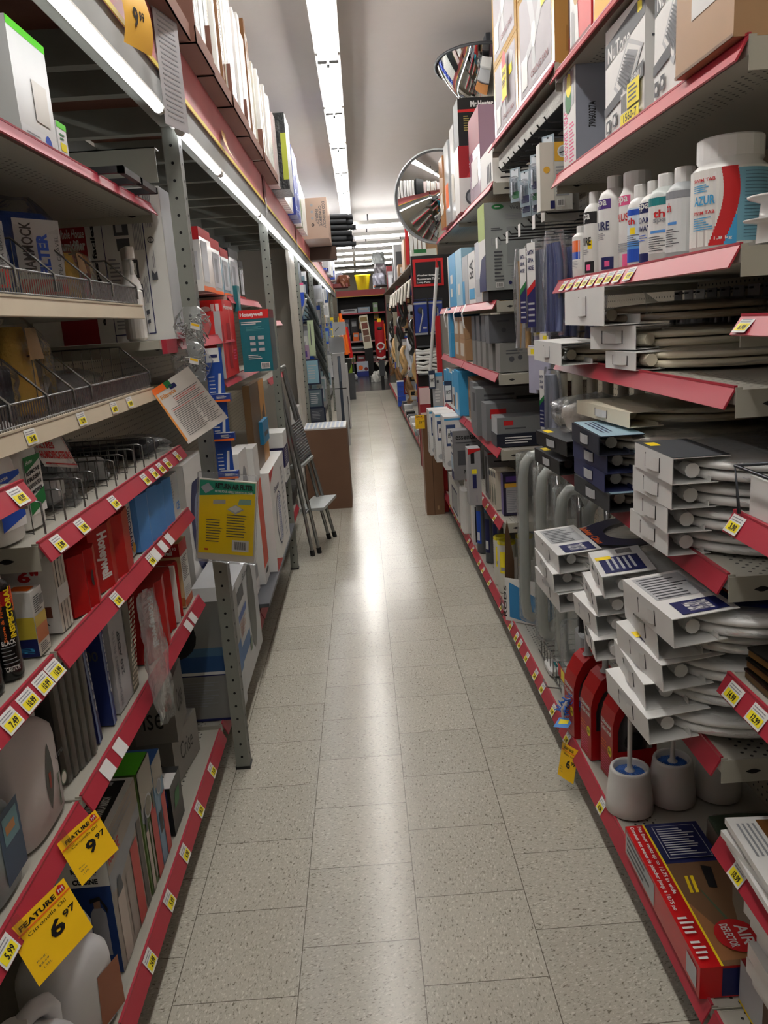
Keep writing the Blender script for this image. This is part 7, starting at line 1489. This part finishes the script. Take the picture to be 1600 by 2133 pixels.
carton('eco_box', 'brown carton marked ECO FRIENDLY CONSERVE ENERGY jutting over the aisle', 'carton', 'N', 8.75, -.560, -.245, ZR-.001+.002, .40, .9, (.66,.56,.50), [('t','f','ECO FRIENDLY',.84,.25,.93,.9,'dgrey',-90),('t','f','CONSERVE',.72,.30,.81,.8,'dgrey',-90),('t','f','ENERGY',.61,.35,.70,.72,'dgrey',-90),('c','f',.5,.82,.045,'grey'),('c','f',.5,.66,.045,'grey'),('c','f',.5,.5,.045,'grey'),('c','f',.5,.34,.05,'black'),('c','f',.5,.34,.025,(.66,.56,.50))])
for i in range(18):
    rnd = random.Random(i); t = empty('foam_pipe', 'dark grey foam pipe sleeve sticking out over the aisle', 'foam pipe', (0,0,0), 0, 'foam pipe sleeves on the left rack')
    x = -.215+.045*(i % 6); z = 2.475+.052*(i//6)+.02*(i % 2)
    if i >= 12: x = -.20+.045*(i % 6); z = 2.58+.05
    a = MB(); p = [(-.56, 9.70+.02*i, 2.475+.060*(i % 6)), (-.02+.07*rnd.random()-(.06 if i < 6 else 0), 9.70+.02*i-.02, 2.470+.060*(i % 6)-rnd.random()*.01)]
    p = [(q[0], 9.72+(i//6)*.065, q[2]) for q in p]; a.tube(p, .028, mat((.16,.17,.19), .8), 10); a.build('pipe', t)
mb_ = MB(); mb_.box(-.56,-.20,9.66,9.94,2.30,2.438, mat((.30,.22,.18), .8)); tag(mb_.build('brown_board'), 'stack of brown boards under the foam pipes', 'board')
for i in range(16):
    rnd = random.Random(i+9); carton('stock_pack', 'mixed pack stored on the far left rack top', 'pack', 'L', -.46+rnd.uniform(-.04,.05), 10.1+.5*i, 10.1+.5*i+rnd.uniform(.2,.45), ZR+.001, rnd.uniform(.15,.45), .4, rnd.choice(['white','lgrey','navy','blue','silver','kraft','dred']), [('r','f',.2,.3,.8,.8,rnd.choice(['white','blue','lgrey']))], group='packs on the far left rack top')
# notices on the fascia
t = empty('price_notice', 'yellow price notice with red head reading 9.99 on the left fascia', 'price notice', (-.497, 2.055, 2.325), PI/2); t.rotation_euler = (0, 0, PI/2-.3)
a = MB(); n = 6
vs = [(.12*u/n, -.012*math.sin(3*v/n)-.002, .03-.125*v/n) for v in range(n+1) for u in range(n+1)]
a.add(vs, [(j*(n+1)+i_, (j+1)*(n+1)+i_, (j+1)*(n+1)+i_+1, j*(n+1)+i_+1) for j in range(n) for i_ in range(n)], mat((.88,.68,.25), .5), True)
a.poly([(0,-.004,.03),(.12,-.004,.03),(.12,-.004,.12),(0,-.004,.12)], 'dred'); a.poly([(.06,-.005,.04),(.11,-.005,.04),(.11,-.005,.10),(.06,-.005,.10)], 'dgrey'); a.poly([(.065,-.0056,.045),(.095,-.0056,.045),(.095,-.0056,.09),(.065,-.0056,.09)], 'orange')
a.txt('9', (.035,-.0155,-.055), (1,0,0), (0,0,1), .022, .045, 'black', .03); a.txt('99', (.062,-.0155,-.035), (1,0,0), (0,0,1), .022, .022, 'black', .03); a.build('card', t)
t = empty('price_notice', 'curled price notice hanging loose from the left fascia past the first upright', 'price notice', (-.50, 3.50, 2.36), PI/2); a = MB()
vs = [(.10*u/n, -.045*(v/n)**2-.002, -.12*v/n) for v in range(n+1) for u in range(n+1)]; a.add(vs, [(j*(n+1)+i_, (j+1)*(n+1)+i_, (j+1)*(n+1)+i_+1, j*(n+1)+i_+1) for j in range(n) for i_ in range(n)], mat((.80,.62,.30), .5), True); a.build('card', t)
t = empty('paper_list', 'long white printed paper sheet hung on the first upright at the red fascia', 'paper', (-.500, 2.46, 2.20), PI/2); t.rotation_euler = (0, 0, PI/2-.25); a = MB()
a.box(-.012,.135,-.002,-.001,-.055,.30, mat((.66,.66,.68), .4)); 
for k in range(22): a.box(.01,.11,-.0028,-.002,-.03+k*.0135,-.026+k*.0135,'grey')
a.build('sheet', t)
for i, y in enumerate((5.1, 7.54)):
    t = empty('price_notice', 'small red and white notice card hanging from the fascia near the %s upright' % words[i+1], 'price notice', (-.500, y-.10, 2.30), PI/2); a = MB(); a.box(0,.10,-.002,-.001,0,.14,'dred'); a.box(.02,.08,-.003,-.002,-.06,.02,'lgrey'); a.build('card', t)

# =====================================================================  LEFT: BEYOND THE CREAM PANEL
for i in range(70):
    rnd = random.Random(300+i); y = 7.66+rnd.random()**1.3*9.6; z = rnd.uniform(.45, 1.95); h = rnd.uniform(.16, .34); w = rnd.uniform(.10, .20)
    t = empty('hanging_pack', 'packed hose or hardware hanging on the far left pegs', 'hanging pack', (-.56-rnd.uniform(0,.10), y, z), 0, 'packs hanging along the far left side')
    col = rnd.choice([(.10,.22,.42), 'lgrey', 'silver', 'dgrey', (.55,.62,.64), 'blue', 'white', 'tan', (.08,.14,.22), 'yellow' if y > 11 else 'grey'])
    a = MB(); a.box(-w*.6,w*.4,0,.003,0,h, mat(col, .3)); a.box(-w*.5,w*.3,-.003,0,h*.15,h*.8, mat(rnd.choice(['lgrey','silver',(.50,.60,.64),'grey']), .25)); a.build('card', t)
    a = MB(); a.tube([(-.03,-.01,h*.98),(-1.056-t.location.x,.01,h*.98)], .0025, 'dgrey', 4); a.build('peg', t)
blues = [('pale blue lettered',1.02,1.26,(.52,.68,.74)),('grey blue framed',.80,.98,(.35,.42,.45)),('dark grey framed',.66,.80,(.28,.30,.34)),('black framed',.52,.64,(.12,.13,.16))]
for k, (nm, z0, z1, c) in enumerate(blues):
    carton('framed_pack', '%s pack with dark blue border hanging at the third upright' % nm, 'hanging pack', 'N', 7.72, -.53-.0, -.40+.012*k, z0, z1-z0, .02, (.03,.10,.22), [('r','f',.05,.06,.90,.94,c),('l','f',.15,.2,.8,.8,6,'lgrey' if k < 2 else 'grey')])
t = promo('price_sign', 'yellow sale sign with red disc hanging low at the third upright', 'price sign', -.46, 7.69, .51, 'SALE', 'each', '4', '99', w=.155, h=.135, side='N', logo=False)
a = MB(); a.poly([(-.05+.026*math.cos(q*PI/8), -.022, -.028+.026*math.sin(q*PI/8)) for q in range(16)], 'red'); a.build('red_disc', t)
carton('white_pack', 'white and blue long pack hanging near the third upright', 'hanging pack', 'N', 7.9, -.55, -.50, 1.75, .22, .02, 'white', [('r','f',0,0,1,.6,(.12,.30,.75)),('r','f',0,.9,1,1,'pink')])
carton('green_pack', 'pale green strip pack hanging near the third upright', 'hanging pack', 'N', 8.0, -.50, -.44, 1.28, .34, .02, (.70,.76,.62), [('r','f',.35,.3,.5,.9,'dgrey')])
carton('purple_pack', 'small purple and white bagged pack beside the pale green strip', 'hanging pack', 'N', 7.8, -.56, -.49, 1.25, .14, .03, (.62,.52,.62), [('r','f',.3,.2,.7,.6,'purple')])
for k in range(12):
    t = empty('grey_strap', 'long grey bagged strip hanging slanted at the far left, in a dense row', 'strip', (0,0,0), 0, 'grey bagged strips at the far left')
    y = 8.5+.05*k; x = -.545+.004*k; z = 1.93-.062*k; a = MB(); a.tube([(x-.03,y,z),(x+.03,y,z-.06),(x+.09,y+.02,z-.20),(x+.135,y+.03,z-.33)], [.008,.017,.020,.006], mat([(.36,.39,.40),(.28,.31,.32),(.44,.47,.48)][k % 3], .25, .2), 7); a.build('strip', t)
    a = MB(); a.tube([(x-.03,y,z),(-1.056,y+.01,z)], .0025, 'dgrey', 4); a.build('peg', t)
t = empty('white_bar', 'white bar sticking out diagonally by the third upright', 'bar', (0,0,0)); a = MB(); a.tube([(-.56,7.95,1.62),(-.48,7.85,1.82)], .010, 'white'); a.build('bar', t)
for i, (x0, x1, y, z1, lb) in enumerate(((-.37,-.215,10.5,1.20,'tall narrow pale carton with dark vertical window and black strap standing on the floor'),)):
    t = carton('tall_box', lb, 'carton', 'N', y, x0, x1, 0, z1, .15, (.72,.72,.72), [('r','f',.42,.13,.66,.97,(.20,.24,.30)),('r','f',.46,.70,.62,.96,(.35,.40,.46)),('c','f',.55,.085,.08,'dgrey'),('r','f',.1,.02,.25,.045,'dgrey'),('r','f',0,.62,1,.63,'black')])
    t.rotation_euler = (0, 0, .0)
t = empty('clear_hood', 'clear plastic cover hanging over the tall narrow carton', 'plastic cover', (-.30, 10.48, 1.205)); a = MB(); a.rbox(-.10,.10,0,.16,0,.22, wrapf, r=.02); a.box(-.09,.09,.01,.02,.0,.20,'lgrey'); a.build('cover', t)
carton('tall_box', 'white and black carton with yellow mark standing behind the tall narrow one', 'carton', 'N', 12.2, -.36, -.215, 0, .98, .2, (.75,.75,.75), [('r','f',0,0,.85,.50,(.12,.13,.16)),('r','f',.25,.78,.5,.9,'gold'),('r','f',.4,.25,.8,.38,'lgrey')])
carton('slanted_sheet', 'tilted white leaflet above the tall narrow carton', 'leaflet', 'N', 10.3, -.33, -.17, 1.43, .16, .003, 'lgrey', [('p','f',[(.2,.3),(.5,.6),(.45,.62),(.15,.32)],'dgrey')])
for k, (x, c) in enumerate(((-.20,'orange'),(-.23,(.85,.75,.2)),(-.17,'orange'),(-.12,'red'),(-.26,(.35,.60,.20)))):
    t = empty('hanging_bundle', '%s bagged bundle hanging at the far left before the end shelf' % ('orange','yellow','second orange','red','green')[k], 'bundle', (x-.13, 15.2+.3*k, 1.0-.1*(k == 3)), 0); a = MB(); a.tube([(0,0,.75-.05*k),(.01,0,.4),(.06,0,0)], [.03,.045,.04], mat(c, .35, 0, .2), 8); a.build('bundle', t)
# =====================================================================  FAR END
mb_ = MB(); mb_.box(-.61,.86,25.55,25.6,0,2.52, mat((.12,.10,.10), .7)); tag(mb_.build('backing_board'), 'dark back board of the shelving at the aisle end', 'back board')
t = empty('end_shelving', 'end of aisle shelving with red header and red lipped shelves', 'shelving', (0,0,0))
a = MB(); a.box(-.61,.86,24.86,24.91,2.34,2.515, mat((.62,.16,.18), .5)); a.box(-.61,.86,24.83,24.86,2.32,2.345, mat((.80,.62,.2), .5)); a.box(-.61,.86,24.91,25.55,2.50,2.515, 'dgrey'); a.build('header', t)
for z in (1.851, 1.021, 0.704, 0.387):
    a = MB(); a.box(-.59,.83,24.95,25.55,z-.025,z,'dgrey'); a.box(-.59,.83,24.92,24.95,z-.042,z+.002, mat('lipred' if z > 1.5 else (.75,.55,.55), .4)); a.build('board', t)
a = MB(); a.box(-.61,-.59,24.95,25.55,0,2.50,'dgrey'); a.build('side_panel', t); a = MB(); a.box(.84,.86,24.95,25.55,0,2.50,'dred'); a.build('side_panel', t)
t = empty('yellow_bucket', 'bright yellow bucket standing on top of the end shelving', 'bucket', (.21, 25.2, 2.516)); a = MB(); a.lathe([(.165,0),(.173,.006),(.226,.40),(.244,.41),(.244,.445),(.234,.445),(.22,.40)], mat((.95,.85,.06), .35), 32, caps=False); a.build('bucket_body', t); a = MB(); a.tube([(.244*math.cos(q*PI/12), -.03, .43-.04*math.sin(q*PI/12)) for q in range(13)], .007, 'dgrey'); a.build('handle', t)
for (x0, x1, z, h, c, lb, on) in [(-0.512, -0.024, 1.8535, 0.122, 'silver', 'silver packs', 1), (0.0, 0.366, 1.8535, 0.159, (0.55, 0.62, 0.7), 'blue grey packs', 1), (0.464, 0.61, 1.8535, 0.268, (0.5, 0.62, 0.45), 'green pack', 1), (-0.488, -0.293, 1.2175, 0.464, (0.42, 0.44, 0.52), 'grey blue blister pack', 0), (-0.244, -0.049, 1.2175, 0.488, (0.1, 0.1, 0.11), 'black tool pack', 0), (0.0, 0.098, 1.3645, 0.366, 'tan', 'tan pack', 0), (0.488, 0.634, 1.6325, 0.171, 'gold', 'upper yellow pack', 0), (0.488, 0.634, 1.4255, 0.171, 'gold', 'middle yellow pack', 0), (0.488, 0.634, 1.2175, 0.171, 'orange', 'lower yellow pack', 0), (-0.439, -0.268, 1.0235, 0.171, (0.35, 0.35, 0.42), 'dark bowl pack', 1), (-0.195, -0.024, 1.0235, 0.244, 'orange', 'orange carton', 1), (0.0, 0.146, 1.0235, 0.22, (0.65, 0.68, 0.75), 'pale blue carton', 1), (0.171, 0.317, 1.0235, 0.22, (0.15, 0.15, 0.14), 'black bottles pack', 1), (-0.415, 0.244, 0.7065, 0.171, (0.1, 0.1, 0.1), 'black row of tools', 1), (-0.366, -0.171, 0.3895, 0.207, (0.5, 0.48, 0.25), 'olive pack', 1), (-0.122, 0.122, 0.3895, 0.183, (0.5, 0.15, 0.18), 'red gloves pack', 1), (0.146, 0.488, 0.3895, 0.171, (0.55, 0.4, 0.38), 'brown gloves pack', 1), (0.512, 0.756, 0.7065, 0.232, (0.45, 0.2, 0.2), 'dark red pack', 1)]:
    carton('end_pack', '%s on the end of aisle shelving' % lb, 'pack', 'N', 25.0 if on else 25.49, x0, x1, z, h, .36 if on else .058, c, [('r','f',.15,.5,.85,.8,'lgrey' if c != 'silver' else 'dgrey')])
t = carton('display_card', 'tall leaning white display card with brown pictures before the end shelves', 'display', 'N', 24.6, .12, .37, .79, .98, .03, 'ivory', [('r','f',.1,.82,.9,.95,(.6,.5,.3)),('r','f',.15,.60,.85,.78,(.50,.25,.18)),('r','f',.15,.40,.85,.57,(.45,.28,.2)),('r','f',.15,.2,.85,.37,(.55,.42,.35))]); t.rotation_euler = (0, -.10, 0)
mb_ = MB(); mb_.box(.13,.37,24.55,24.8,0,.785, mat((.12,.11,.11), .7)); tag(mb_.build('display_stand'), 'dark stand under the leaning white display card', 'stand')
t = empty('red_figure', 'large red padded hanging figure with white fur trim at the aisle end', 'red decoration', (.49, 19.6, -.0)); a = MB(); rr = []
for f, w_ in ((0,.075),(.08,.10),(.2,.105),(.42,.115),(.65,.115),(.85,.11),(1,.10)): rr.append([(w_*1.12*math.cos(2*PI*k/16), .08*math.sin(2*PI*k/16), .66+.92*f) for k in range(16)])
a.loft(rr, mat((.68,.05,.10), .6, 0, .1, .5, 12), True, True, True); a.build('padded_body', t)
a = MB(); a.tube([(.085*math.cos(q*PI/8), -.075, .98+.075*math.sin(q*PI/8)) for q in range(17)], .020, mat('white', .9), 8); a.tube([(-.10,-.05,.72),(0,-.07,.69),(.10,-.05,.73)], .03, mat('white', .9), 8); a.ball((-.02,-.08,.86), .025, mat('white', .9)); a.build('fur_trim', t)
a = MB(); a.ball((.0,-.06,1.40), (.07,.04,.045), mat((.15,.2,.15), .7)); a.build('green_ribbon', t); a = MB(); a.tube([(.11,-.02,1.5),(.115,-.03,.9)], .025, mat('orange', .5), 6); a.build('orange_edge', t)
t = empty('wheeled_base', 'white and black wheeled stand below the red figure', 'stand', (.49, 19.6, 0)); a = MB(); a.tube([(-.13,0,.60),(-.05,-.02,.5),(.05,-.02,.5),(.13,0,.62)], .03, mat('offwhite', .5), 8); a.box(-.07,.07,-.05,.05,.28,.66, mat('dgrey')); a.box(-.04,.04,-.04,.04,0,.28,'black'); a.build('stand', t)
carton('yellow_card', 'small orange price card above the red figure', 'price card', 'N', 19.50, .44, .53, 1.55, .08, .003, 'feature')
carton('flyer_pack', 'white and blue printed pack on the floor under the end shelving', 'pack', 'N', 24.2, -.15, .20, 0, .42, .2, (.72,.74,.80), [('r','f',0,0,1,.35,(.12,.18,.50)),('c','f',.35,.6,.2,'orange'),('c','f',.8,.5,.15,'dred')])
for k in range(5):
    t = empty('white_bag', 'crumpled white plastic bag on the floor at the aisle end', 'bag', (.34+.06*k, 21.5+.25*k, 0), 0, 'white bags on the floor at the aisle end'); a = MB(); crumple(a, .16, .15, .20+.06*(k % 2), mat((.80,.80,.78), .4), 30+k, .5, amp=.02); a.build('bag', t)
t = empty('hand_truck', 'dark wheeled cart handle with small white wheel at the left of the end shelving', 'cart', (-.22, 22.6, 0)); a = MB(); a.tube([(0,0,.10),(0,0,.75)], .015, 'dgrey'); a.build('handle', t); a = MB(); a.T = Matrix.Rotation(PI/2, 4, 'X'); a.lathe([(.03,-.02),(.09,-.02),(.09,.02),(.03,.02)], mat('lgrey'), 20, c=(0,.09,0), caps=False); a.T = None; a.build('wheel', t)
carton('green_item', 'lime and black garden tool pack lying at the left end corner', 'pack', 'N', 17.0, -.34, -.20, .55, .30, .2, (.12,.13,.12), [('p','f',[(.4,0),(1,0),(1,.6)],(.5,.65,.12))])
mb_ = MB(); mb_.box(-.40,-.16,16.95,17.2,0,.549, mat('dgrey')); tag(mb_.build('floor_crate'), 'dark crate at the left before the end shelving', 'crate')
for i, (x, z, c) in enumerate(((-.40,2.55,(.5,.5,.55)),(-.27,2.48,(.45,.25,.15)),(.52,2.9,(.6,.62,.62)),(.55,2.65,(.40,.38,.40)),(.50,2.44,(.55,.55,.60)))):
    t = empty('overhead_item', ('silver bagged item high at the left of the far end','brown round basket high at the left of the far end','grey crumpled item hanging high at the far right end','dark bagged item under the grey one at the far right end','round grey fan guard right of the yellow bucket')[i], 'stored item', (x, 18.5-.2*i, z-.12), 0); a = MB(); crumple(a, .22, .2, .24, mat(c, .3, .2, .3, .5, 20), 60+i, .6, amp=.02); a.build('body', t)
mb_ = MB(); mb_.box(-.50,-.18,18.3,19.0,2.345,2.425, mat((.5,.2,.2))); tag(mb_.build('red_ledge'), 'red ledge carrying stored items high at the left of the far end', 'ledge'); mb_ = MB(); mb_.box(.42,.95,17.5,18.5,2.30,2.32, mat('dgrey')); tag(mb_.build('dark_ledge'), 'dark ledge carrying stored items high at the right of the far end', 'ledge')
carton('round_sign', 'small white and orange pack beside the yellow bucket', 'pack', 'N', 25.0, .51, .76, 2.516, .17, .1, 'white', [('c','f',.5,.4,.4,'dgrey'),('r','f',.1,.4,.8,.7,'orange')])

# ---- wire hooks from the hanging goods back to the peg panels
bpy.context.view_layer.update()
def hang(names, side):
    for o in list(COL.objects):
        if o.parent is not None or 'label' not in o or o.name.split('.')[0] not in names: continue
        pts = []
        for c in [o]+list(o.children):
            if c.type == 'MESH': pts += [c.matrix_world @ Vector(b) for b in c.bound_box]
        if not pts or any(c.name.startswith('peg') for c in o.children): continue
        if (pts[0].x > 0) != (side > 0): continue
        zt = max(p.z for p in pts); cx = sum(p.x for p in pts)/len(pts); cy = sum(p.y for p in pts)/len(pts)
        a = MB(); a.tube([(cx, cy, zt-.008), (side*1.056, cy+.01, min(zt-.004, 2.08 if side > 0 else 2.15))], .0025, 'dgrey', 4)
        h = a.build('peg'); h.parent = o; h.matrix_parent_inverse = o.matrix_world.inverted()
hang({'hanging_bundle','framed_pack','green_pack','purple_pack','white_pack','slanted_sheet','white_bar'}, -1)
hang({'white_bracket','hose_coil','hose_pack','strip_pack','cloth_bundle','red_board','hardware_pack','blister_pack'}, 1)
